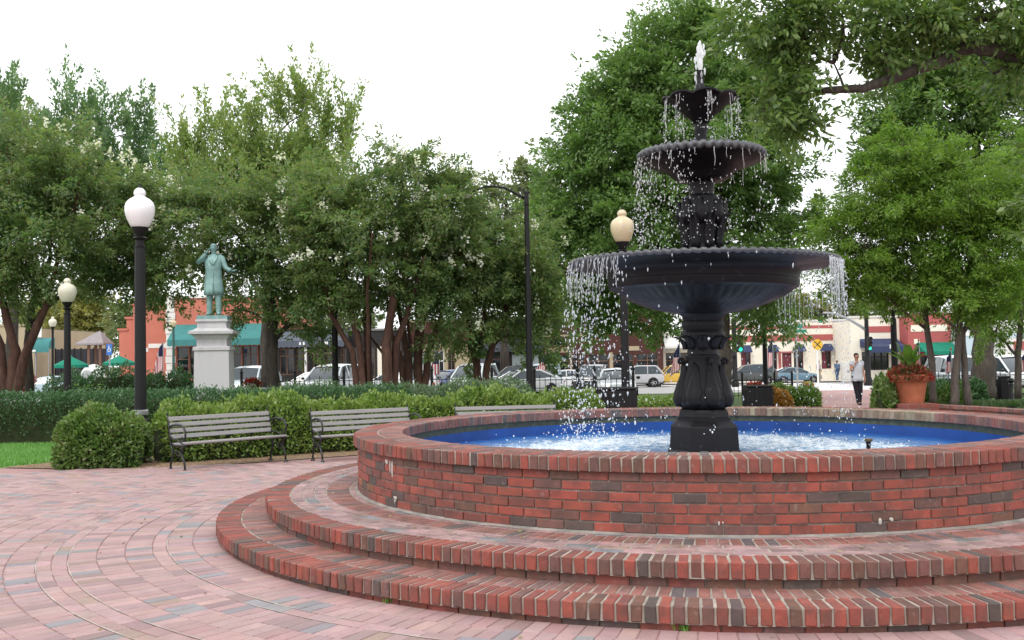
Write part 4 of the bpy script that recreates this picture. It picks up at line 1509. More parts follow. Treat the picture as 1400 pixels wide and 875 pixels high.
# ================================================================== hedges and shrubs
def hedge(name, label, cat_, path, half_w, height, n_leaf, leaf, mat, core, group=None, boxy=3.0, lump=0.10):
    """leaves on a lumpy swept body, over a dark twiggy core"""
    path = [np.array(p, float) for p in path]
    seg = [np.linalg.norm(path[i + 1] - path[i]) for i in range(len(path) - 1)]
    tot = sum(seg)
    base = path[0] if len(path) == 2 else path[len(path) // 2]
    org = np.array([base[0], base[1], gz(base[0], base[1])])
    t = thing(name, label, cat_, tuple(org), 0, group)

    def frame(s):
        s = min(max(s, 0), tot - 1e-6)
        i = 0
        while s > seg[i]:
            s -= seg[i]
            i += 1
        dd = (path[i + 1] - path[i]) / seg[i]
        return path[i] + dd * s, dd

    def surf(s, th, q=1.0):
        """th: 0..pi across the section; s may overrun the ends to round them off"""
        over = max(0, -s, s - tot)
        c, dd = frame(s)
        k = math.sqrt(max(0.0, 1 - (over / half_w) ** 2))
        c = c + dd * (s if s < 0 else (s - tot if s > tot else 0))
        cx, sy = math.cos(th), math.sin(th)
        e = 2.0 / boxy
        w = half_w * (0.25 + 0.75 * k) * math.copysign(abs(cx) ** e, cx)
        h = height * (0.45 + 0.55 * k) * abs(sy) ** e
        f = q * (1 + lump * (math.sin(s * 3.1 + th * 2) + math.sin(s * 7.3 - th * 3.7 + 1) * 0.7 + math.sin(s * 1.3) * 0.6 + math.sin(s * 13.1 + th * 9) * 0.45 + math.sin(s * 21 - th * 6) * 0.3))
        nx, ny = -dd[1], dd[0]
        x, y = c[0] + nx * w * f, c[1] + ny * w * f
        return np.array([x, y, gz(x, y) + h * f])
    ss = rng.uniform(-half_w * 0.92, tot + half_w * 0.92, n_leaf)
    tt = rng.uniform(0.02, PI - 0.02, n_leaf)
    qq = 1 - np.abs(rng.normal(0, 0.08, n_leaf)) + 0.03 + 0.10 * (rng.uniform(size=n_leaf) < 0.10) * rng.uniform(0.3, 1, n_leaf)
    P = np.array([surf(ss[i], tt[i], qq[i]) for i in range(n_leaf)]) - org
    cen = np.array([np.append(frame(s)[0], gz(*frame(s)[0]) + height * 0.35) for s in ss]) - org
    D = unit(unit(P - cen) * 0.8 + rng.normal(0, 0.6, P.shape) + np.array([0, 0, 0.25]))
    K, W = max(6, int(tot / 0.3)), 12
    vs, fs = [], []
    for a in range(K + 1):
        s = -half_w * 0.8 + (tot + half_w * 1.6) * a / K
        for b in range(W + 1):
            vs.append(surf(s, PI * b / W, 0.84) - org)
    for a in range(K):
        for b in range(W):
            i = a * (W + 1) + b
            fs.append((i, i + 1, i + W + 2, i + W + 1))
    fs.append(tuple(range(W + 1)))
    fs.append(tuple(K * (W + 1) + b for b in range(W + 1)))
    MB().add(vs, fs).build("twigs", core, t, True)
    link("foliage", quads_mesh("foliage", leaf_quads(P, D, leaf[0], leaf[1]), mat), t, "stuff")
    return t


M_TWIG = plain("shrub_twigs", (0.035, 0.045, 0.02), 0.95, 0, 0.1, 0.5, 9, 0.6)
L_HEDGE = leaf_material("holly_leaves", [(0.06, 0.125, 0.028), (0.115, 0.205, 0.04), (0.185, 0.29, 0.06), (0.26, 0.35, 0.10), (0.20, 0.25, 0.075)], 0.32, 0.38, 2.2)
L_SHRUB = leaf_material("shrub_leaves", [(0.045, 0.10, 0.028), (0.075, 0.15, 0.036), (0.12, 0.21, 0.05), (0.17, 0.26, 0.075), (0.19, 0.21, 0.10)], 0.32, 0.4, 2.6)
L_DARKH = leaf_material("clipped_leaves", [(0.034, 0.093, 0.044), (0.059, 0.137, 0.056), (0.085, 0.178, 0.070), (0.047, 0.109, 0.049)], 0.2, 0.45, 1.5)
L_JUNI = leaf_material("juniper_leaves", [(0.085, 0.145, 0.085), (0.12, 0.195, 0.11), (0.155, 0.235, 0.13), (0.11, 0.17, 0.075)], 0.3, 0.55, 1.2)

hedge("round_shrub", "rounded green shrub at the edge of the paving, before the white globed lamp post", "shrub", [(-6.16, 14.83), (-5.98, 14.86)], 0.56, 0.80, 7600, (0.075, 0.040), L_SHRUB, M_TWIG, None, 2.3, 0.075)
hedge("holly_hedge", "loose light green hedge running behind the three benches", "hedge", [(-5.15, 15.75), (-3.9, 16.75), (-2.2, 18.1), (-0.4, 18.95), (1.25, 19.3)], 0.50, 0.84, 30000, (0.075, 0.040), L_HEDGE, M_TWIG, None, 2.4, 0.085)
hedge("clipped_hedge", "long dark green clipped hedge behind the lawn and the big lamp post", "hedge", [(-14, 20.5), (-9, 20.75), (-6.2, 20.3), (-4.6, 20.3), (-2.6, 21.1)], 0.65, 1.0, 34000, (0.06, 0.028), L_DARKH, M_TWIG, None, 4.5, 0.02)
hedge("juniper_hedge", "low blue-grey juniper mound showing above the light hedge, under the crape stems", "hedge", [(-5.6, 20.9), (-4.2, 21.0), (-2.5, 21.6), (-0.6, 21.9)], 0.7, 0.98, 17000, (0.075, 0.022), L_JUNI, M_TWIG, None, 2.4, 0.06)
hedge("juniper_shrub", "tallest blue-grey juniper mound, left of the street light's foot", "shrub", [(-1.05, 22.0), (-0.25, 22.1)], 0.75, 1.08, 8000, (0.075, 0.022), L_JUNI, M_TWIG, None, 2.2, 0.05)
hedge("holly_shrub", "patch of light green shrub right of the left black box", "shrub", [tuple(ground(885, 23)[:2]), tuple(ground(935, 24)[:2])], 0.6, 0.62, 7000, (0.06, 0.034), L_HEDGE, M_TWIG, None, 2.2, 0.07)
hedge("clipped_hedge", "dark shrub border behind the statue's pedestal", "hedge", [tuple(ground(100, 33)[:2]), tuple(ground(230, 33)[:2]), tuple(ground(262, 33)[:2])], 0.9, 1.35, 9000, (0.10, 0.05), L_DARKH, M_TWIG, None, 2.3, 0.12)
hedge("leafy_shrub", "dark big-leaved shrub beside the path behind the right black box", "shrub", [tuple(ground(1068, 31)[:2]), tuple(ground(1094, 31)[:2])], 0.5, 0.62, 3500, (0.15, 0.07), L_SHRUB, M_TWIG, None, 2.1, 0.14)
L_RUST = leaf_material("rust_leaves", [(0.30, 0.13, 0.04), (0.42, 0.21, 0.06), (0.24, 0.17, 0.05), (0.33, 0.09, 0.04)], 0.3)
hedge("coleus_clump", "orange and rust leaved plant clump against the right black box", "plant", [tuple(ground(1056, 27)[:2]), tuple(ground(1066, 27)[:2])], 0.28, 0.64, 2600, (0.10, 0.06), L_RUST, M_TWIG, None, 2.1, 0.1)
hedge("leafy_shrub", "green shrub and vines at the left foot of the big terracotta pot", "shrub", [tuple(ground(1204, 21.5)[:2]), tuple(ground(1213, 22.3)[:2])], 0.2, 0.95, 2600, (0.10, 0.05), L_SHRUB, M_TWIG, None, 2.0, 0.14)
hedge("leafy_shrub", "low green shrubs right of the big terracotta pot, at the young trees' feet", "shrub", [tuple(ground(1272, 23.2)[:2]), tuple(ground(1300, 23.6)[:2])], 0.4, 0.72, 5000, (0.09, 0.045), L_SHRUB, M_TWIG, None, 2.0, 0.14)
hedge("leafy_shrub", "dark shrub mass far right behind the twin stemmed tree", "shrub", [tuple(ground(1290, 31)[:2]), tuple(ground(1326, 31)[:2])], 0.4, 0.70, 3000, (0.12, 0.06), L_DARKH, M_TWIG, None, 2.0, 0.14)

# young fern-leaved sapling over the dark hedge
b = foot(122, 24)
sap = thing("sapling", "pale green fern-leaved sapling poking up over the dark hedge between two lamp posts", "plant", b)
m = MB()
V = []
for k in range(9):
    a = 2 * PI * k / 9 + 0.3
    top = np.array([math.cos(a) * 0.28, math.sin(a) * 0.28, 1.02 + 0.12 * math.sin(k * 2.1)])
    pts = limb_pts((0, 0, 0.2), top, 0.12, 8)
    m.tube(pts, [0.012 * (1 - 0.8 * i / 7) for i in range(8)], 5)
    for i in range(2, 8):
        for sg in (-1, 1):
            p = np.repeat(pts[i][None], 3, 0)
            V.append(leaf_quads(p, unit(np.array([math.cos(a + sg * 1.3), math.sin(a + sg * 1.3), 0.15])[None] + rng.normal(0, 0.2, (3, 3))), 0.10, 0.035))
m.tube([(0, 0, -0.05), (0, 0, 0.6)], [0.02, 0.012], 6)
m.build("stem", M_BARK_GREY, sap, True)
link("leaves", quads_mesh("leaves", np.vstack(V), leaf_material("sapling_leaves", [(0.13, 0.24, 0.06), (0.18, 0.30, 0.08)], 0.4)), sap, "stuff")

# weeds at the foot of the lowest step
for (px, py, sc_, lab) in ((935, 862, 1.0, "green weed tuft at the foot of the lowest step, front centre"), (530, 824, 0.5, "tiny weed sprig at the lowest step, left of centre")):
    p = gpt(px, py, 0.0)
    w = grass_tufts("weed", [(rng.normal(0, 0.016), rng.normal(0, 0.006), 0) for _ in range(int(34 * sc_) + 6)], 0.045 * (0.6 + 0.4 * sc_), leaf_material("weed_blade", [(0.10, 0.24, 0.03), (0.17, 0.32, 0.06)], 0.3), 0.0035)
    o = link("weed", w)
    o.location = (p.x, p.y, 0.0)
    tag(o, lab, "weed")
# ================================================================== benches
def wood_material():
    t = NT("weathered_slat")
    pos = t.coords("Object")
    oi = t.n("ObjectInfo")
    ad = t.n("VectorMath", operation='ADD')
    t.l(pos, ad.inputs[0])
    t.l(oi.outputs["Random"], ad.inputs[1])
    mp = t.n("Mapping")
    mp.inputs["Scale"].default_value = (0.06, 1, 1)
    t.l(ad.outputs[0], mp.inputs[0])
    n1, n2 = t.noise(mp.outputs[0], 40, 5, 0.7), t.noise(ad.outputs[0], 3, 3)
    c = t.mix(n1, (0.19, 0.185, 0.185), (0.40, 0.395, 0.40))
    c = t.mix(t.math('MULTIPLY', n2, 0.5), c, (0.22, 0.20, 0.19))
    c = t.mix(t.math('MULTIPLY', oi.outputs["Random"], 0.3), c, (0.30, 0.27, 0.26))
    return t.done(t.bsdf(c, 0.75, 0, 0.3, t.bump(n1, 0.3, 0.003)))


M_SLAT = wood_material()


def make_bench(label):
    """origin between the feet; x to the viewer's right, the front looks towards -y"""
    b = thing("park_bench", label, "bench", (0, 0, 0), 0, "benches facing the fountain")
    L_ = 1.66
    me = None
    for k in range(6):                                 # seat
        y = -0.235 + 0.068 * k
        z = 0.385 - 0.012 * math.sin(PI * k / 5) - 0.004 * k
        o = MB().cbox((0, 0, 0), (L_ - 0.02, 0.056, 0.026), 0.006).build("seat_slat", M_SLAT, b)
        o.location = (0, y, z)
    for k in range(4):                                 # back
        o = MB().cbox((0, 0, 0), (L_ - 0.02, 0.022, 0.060), 0.006).build("back_slat", M_SLAT, b)
        z = 0.462 + 0.082 * k
        o.location = (0, 0.150 + (z - 0.42) * 0.26, z)
        o.rotation_euler = (-0.26, 0, 0)
    for s in (-1, 1):
        x = s * (L_ / 2 - 0.015)
        m = MB()
        fr = lambda pts, r: m.tube([(x, p[0], p[1]) for p in pts], r, 8)
        fr([(0.165, 0.40), (0.17, 0.46), (0.19, 0.55), (0.215, 0.66), (0.25, 0.775)], [0.020, 0.018, 0.016, 0.015, 0.012])     # back post
        fr([(-0.25, 0.362), (-0.12, 0.348), (0.05, 0.345), (0.165, 0.37)], [0.016, 0.018, 0.018, 0.018])                      # seat rail
        fr([(0.19, 0.60), (0.11, 0.625), (0.0, 0.638), (-0.12, 0.632), (-0.20, 0.60), (-0.242, 0.54), (-0.238, 0.47), (-0.20, 0.42), (-0.15, 0.41), (-0.128, 0.44), (-0.15, 0.468), (-0.175, 0.455)], [0.013, 0.015, 0.018, 0.019, 0.017, 0.015, 0.014, 0.013, 0.012, 0.011, 0.010, 0.008])  # arm and its scroll
        fr([(0.175, 0.47), (0.10, 0.43), (0.0, 0.43), (-0.08, 0.40), (-0.2, 0.37)], [0.012, 0.011, 0.010, 0.010, 0.009])
        fr([(0.24, 0.76), (0.262, 0.785), (0.245, 0.80)], [0.012, 0.012, 0.006])
        m.build("end_frame", M_IRON, b, True)
        m = MB()
        fr = lambda pts, r: m.tube([(x, p[0], p[1]) for p in pts], r, 8)
        fr([(-0.21, 0.36), (-0.14, 0.30), (-0.12, 0.24), (-0.165, 0.185), (-0.215, 0.11), (-0.225, 0.02)], [0.015, 0.016, 0.017, 0.018, 0.016, 0.014])
        m.lathe([(0.0, 0.0), (0.036, 0.0), (0.034, 0.012), (0.02, 0.03), (0.0, 0.04)], 12, x, -0.227)
        m.build("leg", M_IRON, b, True)
        m = MB()
        fr = lambda pts, r: m.tube([(x, p[0], p[1]) for p in pts], r, 8)
        fr([(0.16, 0.37), (0.12, 0.29), (0.10, 0.23), (0.13, 0.16), (0.165, 0.09), (0.17, 0.02)], [0.015, 0.016, 0.016, 0.016, 0.015, 0.014])
        m.lathe([(0.0, 0.0), (0.036, 0.0), (0.034, 0.012), (0.02, 0.03), (0.0, 0.04)], 12, x, 0.172)
        m.build("leg", M_IRON, b, True)
        m = MB()
        fr = lambda pts, r: m.tube([(x, p[0], p[1]) for p in pts], r, 7)
        fr([(-0.12, 0.235), (-0.05, 0.27), (0.03, 0.27), (0.10, 0.23)], 0.011)
        fr([(-0.12, 0.245), (-0.06, 0.20), (0.0, 0.215), (0.02, 0.26)], 0.008)
        m.build("stretcher", M_IRON, b, True)
    return b


bench = make_bench("nearest park bench, all four legs in view, beside the rounded shrub")
def place_bench(o, ca, rz):
    o.location = (ca[0], ca[1], gz(*ca))
    o.rotation_euler = (0, 0, rz)
place_bench(bench, (-4.13, 14.56), R(47))
b2 = dup(bench, (0, 0, 0), 0, "middle park bench, its right end cut off by the pool wall")
place_bench(b2, (-2.27, 15.52), R(32))
b3 = dup(bench, (0, 0, 0), 0, "farthest park bench, only its top back slats above the pool rim")
place_bench(b3, (-0.10, 16.1), R(7))


# ================================================================== lamps
M_GLOBE = plain("white_glass_globe", (0.80, 0.79, 0.80), 0.28, 0, 0.5, 0.03, 2)
M_GLOBE_OLD = plain("yellowed_glass_globe", (0.60, 0.50, 0.33), 0.3, 0, 0.5, 0.10, 2.5)
M_GLOBE_PALE = plain("cream_glass_globe", (0.66, 0.63, 0.50), 0.3, 0, 0.5, 0.08, 2.5)


def lamp_post(label, p, h, globe_mat, post_mat, rg=0.245, rp=0.075, group="globe lamp posts in the park"):
    t = thing("lamp_post", label, "lamp post", p, 0, group)
    k = rg / 0.245
    zb = h - 0.77 * k                                  # foot of the globe
    m = MB().lathe([(0.0, -0.05), (0.30 * k, -0.05), (0.30 * k, 0.06), (0.27 * k, 0.09), (0.22 * k, 0.12), (0.205 * k, 0.30), (0.17 * k, 0.36), (0.13 * k, 0.42), (rp * 1.35, 0.52), (rp * 1.3, 0.60), (rp * 1.05, 0.63)], 16)
    m.build("base", post_mat, t, 40)

    def flute(i, a, r, z):
        return r * (1 - 0.05 * (1 - abs(math.sin(a * 8)))), z
    MB().lathe([(rp * 1.05, 0.62), (rp, 1.4), (rp * 0.9, zb - 0.34 * k)], 48, mod=flute).build("post", post_mat, t, 40)
    if rp == 0.095:
        MB().lathe([(rp * 1.15, 0.66), (rp * 1.42, 0.68), (rp * 1.42, 0.74), (rp * 1.15, 0.76)], 24, close=True).build("collar", M_STEEL, t, 40)
    MB().lathe([(rp * 0.88, zb - 0.36 * k), (0.085 * k, zb - 0.34 * k), (0.095 * k, zb - 0.315 * k), (0.07 * k, zb - 0.30 * k), (0.072 * k, zb - 0.21 * k), (0.12 * k, zb - 0.19 * k), (0.13 * k, zb - 0.175 * k), (0.10 * k, zb - 0.16 * k), (0.065 * k, zb - 0.14 * k), (0.09 * k, zb - 0.09 * k), (0.135 * k, zb - 0.02 * k), (0.145 * k, zb + 0.01 * k), (0.13 * k, zb + 0.015 * k)], 24).build("capital", post_mat, t, 40)
    pr = [(0.12, 0.0), (0.138, 0.012), (0.168, 0.06), (0.205, 0.14), (0.233, 0.22), (0.246, 0.30), (0.243, 0.365), (0.226, 0.42), (0.195, 0.462), (0.155, 0.495), (0.115, 0.518), (0.09, 0.535), (0.083, 0.55), (0.097, 0.572), (0.100, 0.595), (0.090, 0.63), (0.068, 0.66), (0.04, 0.68), (0.0, 0.686)]
    MB().lathe([(r * k, zb + z * k) for r, z in pr], 32).build("globe", globe_mat, t, 50)
    MB().lathe([(0.0, zb + 0.68 * k), (0.035 * k, zb + 0.68 * k), (0.03 * k, zb + 0.70 * k), (0.012 * k, zb + 0.71 * k), (0.016 * k, zb + 0.735 * k), (0.0, zb + 0.77 * k)], 12).build("finial", post_mat, t, True)
    return t


def lamp_at(label, px, d, top_py, gm, pm, rg=0.245, rp=0.075):
    top = at(px, top_py, d)
    g = gz(top.x, d)
    return lamp_post(label, (top.x, d, g), top.z - g, gm, pm, rg, rp)


M_GREENPOST = plain("green_post_paint", (0.03, 0.09, 0.075), 0.45)
lamp_at("big black lamp post with a bright white globe beside the rounded shrub", 191, 16.9, 250, M_GLOBE, M_POST, 0.245, 0.095)
lamp_at("black lamp post with a cream globe, half hidden behind the dark hedge at left", 92, 24.5, 376, M_GLOBE_PALE, M_POST, 0.215, 0.085)
lamp_at("small distant lamp post with a cream globe above the teal shop awning", 72, 66, 431, M_GLOBE_PALE, M_POST, 0.245, 0.08)
lamp_at("slim green lamp post with a small yellowish globe against the coral shop's white corner", 237, 68, 434, M_GLOBE_OLD, M_GREENPOST, 0.21, 0.09)
lamp_at("lamp post with a yellowed globe rising just left of the fountain column", 850, 20.7, 281, M_GLOBE_OLD, M_POST, 0.245, 0.085)
lamp_at("lamp post with a dim globe in tree shade above the right black box", 1044, 41, 420, M_GLOBE_OLD, M_POST, 0.245, 0.10)
lamp_at("black lamp post among the crape stems, its globe lost in the leaves", 457, 28, 385, M_GLOBE_PALE, M_POST, 0.245, 0.09)
lamp_at("black lamp post buried in young green leaves right of the traffic signal", 1220, 40, 398, M_GLOBE_PALE, M_POST, 0.245, 0.13)

# arched street light
d = 27
top = at(719.5, 262, d)
g = gz(top.x, d)
sl = thing("street_light", "tall black street light whose thin arm arches left over the crape myrtles", "street light", (top.x, d, g))
H_ = top.z - g
m = MB().lathe([(0.0, -0.05), (0.17, -0.05), (0.17, 0.3), (0.11, 0.5), (0.095, 1.0), (0.08, 3.0), (0.062, H_ - 0.1), (0.062, H_), (0.02, H_ + 0.02)], 16)
m.build("pole", M_POST, sl, 40)
k = d / FPX
pts = [(-x * k, 0, H_ - 0.2 + y * k) for x, y in ((0, 0), (8, 4), (18, 10), (30, 16), (44, 18.5), (56, 18), (68, 14), (78, 8))]
MB().tube(pts, [0.042, 0.038, 0.035, 0.033, 0.031, 0.03, 0.028, 0.026], 8).build("arm", M_POST, sl, True)
MB().ellipsoid((pts[-1][0] - 0.10, 0, pts[-1][2] - 0.05), (0.19, 0.09, 0.06), 12, 8).build("lamp_head", plain("grey_lamp_head", (0.14, 0.14, 0.15), 0.4), sl, True)
MB().box((-0.06, -0.1, H_ - 0.35), (0.06, 0.1, H_ - 0.1)).build("bracket", M_POST, sl)

# thin pole behind the left lamp
p = foot(441, 60)
t = thing("utility_pole", "thin dark pole behind the crape stems, left of the hidden lamp post", "pole", p)
MB().lathe([(0.13, -0.05), (0.11, 3.0), (0.09, 7.2), (0.0, 7.22)], 10).build("pole", M_POST, t, 40)
MB().box((-0.55, -0.05, 6.6), (0.55, 0.05, 6.72)).build("crossarm", M_POST, t)

# square black boxes by the lamps
def box_planter(label, px0, px1, top_py, d):
    a, b = at(px0, top_py, d), at(px1, top_py, d)
    cx_ = (a.x + b.x) / 2
    w = b.x - a.x
    g = gz(cx_, d)
    h = a.z - g
    t = thing("black_box", label, "bin", (cx_, d, g), 0, "square black boxes behind the pool")
    MB().cbox((0, 0, h / 2 - 0.02), (w * 0.96, w * 0.96, h - 0.04), 0.012).build("body", M_POST, t)
    m = MB()
    for s in (-1, 1):
        for q in np.linspace(-0.42, 0.42, 5):
            m.box((q * w - 0.02, s * (w * 0.48 + 0.008) - 0.008, 0.10), (q * w + 0.02, s * (w * 0.48 + 0.008) + 0.008, h - 0.10))
            m.box((s * (w * 0.48 + 0.008) - 0.008, q * w - 0.02, 0.10), (s * (w * 0.48 + 0.008) + 0.008, q * w + 0.02, h - 0.10))
    m.build("slat", M_POST, t, False, "stuff")
    MB().cbox((0, 0, h - 0.02), (w * 1.02, w * 1.02, 0.04), 0.01).build("lid", M_POST, t)
    return t


box_planter("wide square black box right below the yellowed globe lamp", 817, 868, 530, 19.9)
box_planter("smaller square black box beside the orange leaved plants", 1018, 1053, 527, 26)
box_planter("dark square box at the right edge, beside the black bollard", 1366, 1379, 514, 30)

# bollard at far right
p = gpt(1383, 553, 0.0)
d = 25.0
top = at(1382, 517, d)
g = at(1383, 553, d).z
bo = thing("bollard", "black cast iron bollard with a flared foot at the right edge", "bollard", (top.x, d, g))
h = top.z - g
MB().lathe([(0.0, -0.2), (0.13, -0.2), (0.13, 0.02), (0.11, 0.05), (0.07, 0.09), (0.055, 0.14), (0.06, 0.2), (0.048, 0.3), (0.048, h * 0.72), (0.07, h * 0.75), (0.07, h * 0.78), (0.05, h * 0.82), (0.085, h * 0.9), (0.08, h * 0.95), (0.03, h), (0.0, h)], 16).build("bollard_post", M_IRON, bo, 40)

# ================================================================== low iron fence along the park
def iron_fence(label, pts, h, name="iron_fence"):
    o = np.array(pts[0], float)
    g0 = gz(*pts[0])
    t = thing(name, label, "fence", (o[0], o[1], g0), 0, "low iron park fence")
    m = MB()
    for i in range(len(pts) - 1):
        a, b = np.array(pts[i], float), np.array(pts[i + 1], float)
        L_ = np.linalg.norm(b - a)
        n = max(2, int(L_ / 0.17))
        for q in range(n):
            p = a + (b - a) * q / n
            z = gz(*p) - g0
            m.box((p[0] - o[0] - 0.011, p[1] - o[1] - 0.011, z), (p[0] - o[0] + 0.011, p[1] - o[1] + 0.011, z + h * (1.0 if q % 2 else 0.9)))
    m.build("picket", M_POST, t, False, "stuff")
    for fz in (0.12, 0.62, 0.86):
        m = MB()
        for i in range(len(pts) - 1):
            a, b = np.array(pts[i], float), np.array(pts[i + 1], float)
            k = 6
            pp = [(*(a + (b - a) * q / k - o), gz(*(a + (b - a) * q / k)) - g0 + h * fz) for q in range(k + 1)]
            m.tube(pp, 0.017, 6)
        m.build("rail", M_POST, t)
    for i in range(len(pts)):
        q = np.array(pts[i], float)
        z = gz(*q) - g0
        MB().lathe([(0.05, z - 0.05), (0.05, z + h * 1.12), (0.065, z + h * 1.13), (0.065, z + h * 1.17), (0.03, z + h * 1.2), (0.04, z + h * 1.24), (0.0, z + h * 1.28)], 8, q[0] - o[0], q[1] - o[1]).build("post", M_POST, t, 40)
    return t


iron_fence("low black iron fence behind the crape myrtles, left of the fountain", [tuple(ground(x, 36)[:2]) for x in (330, 403, 470, 540, 590, 672)], 1.2)
iron_fence("low black iron fence seen through the spray, left of the fountain column", [tuple(ground(x, 34)[:2]) for x in (672, 730, 789, 812, 865)], 1.15)
iron_fence("low black iron fence in front of the parked sedan, right of the fountain column", [tuple(ground(x, 44)[:2]) for x in (985, 1014, 1058, 1082)], 0.92)
iron_fence("low black iron fence behind the young trees at right", [tuple(ground(x, 36)[:2]) for x in (1262, 1310, 1360, 1420)], 1.05)

# ================================================================== low brick wall, pot and pier on the right
def brick_wall(label, a, b, h, thick, rows, name="brick_wall"):
    a, b = np.array(a, float), np.array(b, float)
    L_ = np.linalg.norm(b - a)
    rz = math.atan2(b[1] - a[1], b[0] - a[0])
    t = thing(name, label, "wall", (a[0], a[1], -0.1), rz)
    H_ = h + 0.1
    MB().box((0.004, 0.006, -0.2), (L_ - 0.004, thick - 0.006, H_ - 0.008)).build("mortar_bed", M_MORTAR_GREY, t)
    rot = Matrix.Rotation(rz, 3, 'Z')

    class Loc(Laying):
        pass
    la = Laying("wall_brick", t, M_BRICK, (0, 0, 0), 150)
    lc = Laying("cap_brick", t, M_BRICK, (0, 0, 0), 120)
    rh = (H_ - 0.075) / rows
    for k in range(rows):
        n = int(L_ / 0.213)
        for i in range(n):
            x = (i + 0.5 + 0.5 * (k % 2)) * L_ / n
            if x > L_ - 0.05:
                continue
            la.put((x, 0.05, rh * (k + 0.5)), 0, (L_ / n - 0.01, 0.1, rh - 0.01), pick(MIX_WALL), None, 0.004)
    n = int(L_ / 0.0755)
    for i in range(n):
        lc.put(((i + 0.5) * L_ / n, thick / 2 - 0.01, H_ - 0.035), 0, (L_ / n - 0.008, thick + 0.02, 0.07), pick(MIX_TREAD), None, 0.005)
    for q in (la, lc):
        for i, it in enumerate(q.items):       # rank by real distance
            w = rot @ Vector(it[1])
            dd = math.hypot(w.x + a[0], w.y + a[1])
            q.items[i] = (1 / dd ** 2,) + it[1:]
        q.finish()
    return t


Wn = [tuple(at(1252, 553, 22.1)[:2]), tuple(at(1330, 556, 20.6)[:2]), tuple(at(1410, 560.5, 19.0)[:2]), (14.6, 14.0)]
wl_z = at(1330, 556, 20.6).z
brick_wall("low brick planter wall behind the pool at right, nearest the terracotta pot", Wn[0], Wn[1], wl_z, 0.3, 5)
brick_wall("low brick planter wall running out of the picture at the right edge", Wn[1], Wn[2], wl_z, 0.3, 5)
brick_wall("low brick planter wall beyond the right edge", Wn[2], Wn[3], wl_z, 0.3, 5)
# soil and grass behind it
bed = [Wn[0], Wn[1], Wn[2], Wn[3], (20, 18), (24, 30), tuple(ground(1262, 36)[:2]), tuple(ground(1240, 30)[:2])]
bm = bmesh.new()
cv = [bm.verts.new((x, y + 0.15, wl_z - 0.10 if y < 24 else gz(x, y) + 0.02)) for x, y in bed]
bm.faces.new(cv)
bmesh.ops.triangulate(bm, faces=bm.faces[:])
bmesh.ops.recalc_face_normals(bm, faces=bm.faces)
if sum(f.normal.z for f in bm.faces) < 0:
    bmesh.ops.reverse_faces(bm, faces=bm.faces[:])
me = bpy.data.meshes.new("planting_bed")
bm.to_mesh(me)
bm.free()
me.materials.append(M_GRASS)
link("planting_bed", me, None, "structure")
pts = []
for _ in range(9000):
    px, dd = rng.uniform(1258, 1410), rng.uniform(22.8, 30)
    q = ground(px, dd)
    f = (dd - 22) / 8
    pts.append((q.x, q.y, (wl_z - 0.1) * (1 - f) + (q.z + 0.02) * f))
link("ground_cover", grass_tufts("ground_cover", pts, 0.13, leaf_material("liriope", [(0.04, 0.09, 0.03), (0.07, 0.13, 0.04), (0.10, 0.16, 0.05)], 0.3), 0.012), None, "stuff")

M_TERRA = plain("terracotta", (0.44, 0.145, 0.075), 0.8, 0, 0.3, 0.22, 4, 0.2)
L_REDF = leaf_material("red_flowers", [(0.30, 0.02, 0.022), (0.45, 0.03, 0.025), (0.24, 0.035, 0.03), (0.10, 0.10, 0.03)], 0.25, 0.6)
L_CANNA = leaf_material("canna_leaf", [(0.09, 0.20, 0.04), (0.13, 0.26, 0.05)], 0.45, 0.35)


def pot(label, p, r, h, group=None, flowers=None, canna=False, fr=1.0, flower_n=2600):
    t = thing("flower_pot", label, "flower pot", p, 0, group)
    MB().lathe([(0.0, 0.0), (r * 0.66, 0.0), (r * 0.70, h * 0.05), (r * 0.88, h * 0.70), (r * 0.90, h * 0.74), (r * 0.985, h * 0.76), (r * 1.0, h * 0.80), (r * 1.0, h * 0.96), (r * 0.97, h), (r * 0.86, h), (r * 0.84, h * 0.85), (0.0, h * 0.84)], 40).build("pot", M_TERRA, t, 40)
    n = flower_n
    u = unit(rng.normal(0, 1, (n, 3)))
    u[:, 2] = np.abs(u[:, 2])
    P = u * np.array([r * 1.22, r * 1.22, r * 0.80]) * fr * rng.uniform(0.6, 1.05, n)[:, None] + np.array([0, 0, h * 0.88])
    P[:, 2] -= 0.25 * r * (np.hypot(P[:, 0], P[:, 1]) / r) ** 2 * 0.5
    link("flowers", quads_mesh("flowers", leaf_quads(P, unit(u + rng.normal(0, 0.6, (n, 3))), r * 0.14, r * 0.10), flowers), t, "stuff")
    MB().ellipsoid((0, 0, h * 0.86), (r * 0.95, r * 0.95, r * 0.45), 16, 8).build("foliage_mass", M_TWIG, t, True)
    if canna:
        for k in range(15):
            a = rng.uniform(0, 2 * PI)
            q = rng.uniform(0.0, 0.35) * r
            ln = rng.uniform(0.38, 0.62)
            lean = rng.uniform(0.25, 1.1)
            vs, fs = [], []
            for i in range(7):
                s = i / 6
                wd = 0.085 * math.sin(PI * (0.08 + 0.9 * s)) ** 0.8
                c = np.array([math.cos(a) * (q + lean * ln * s ** 1.6), math.sin(a) * (q + lean * ln * s ** 1.6), h + 0.15 + ln * (s - 0.35 * lean * s * s)])
                sd = np.array([-math.sin(a), math.cos(a), 0]) * wd
                vs += [c - sd + (0, 0, 0.02), c, c + sd + (0, 0, 0.02)]
            for i in range(6):
                b_ = i * 3
                fs += [(b_, b_ + 1, b_ + 4, b_ + 3), (b_ + 1, b_ + 2, b_ + 5, b_ + 4)]
            MB().add(vs, fs).build("leaf", L_CANNA, t, True)
        MB().tube([(0, 0, h), (0.02, 0, h + 0.6)], [0.02, 0.012], 6).build("stem", L_CANNA, t)
    return t


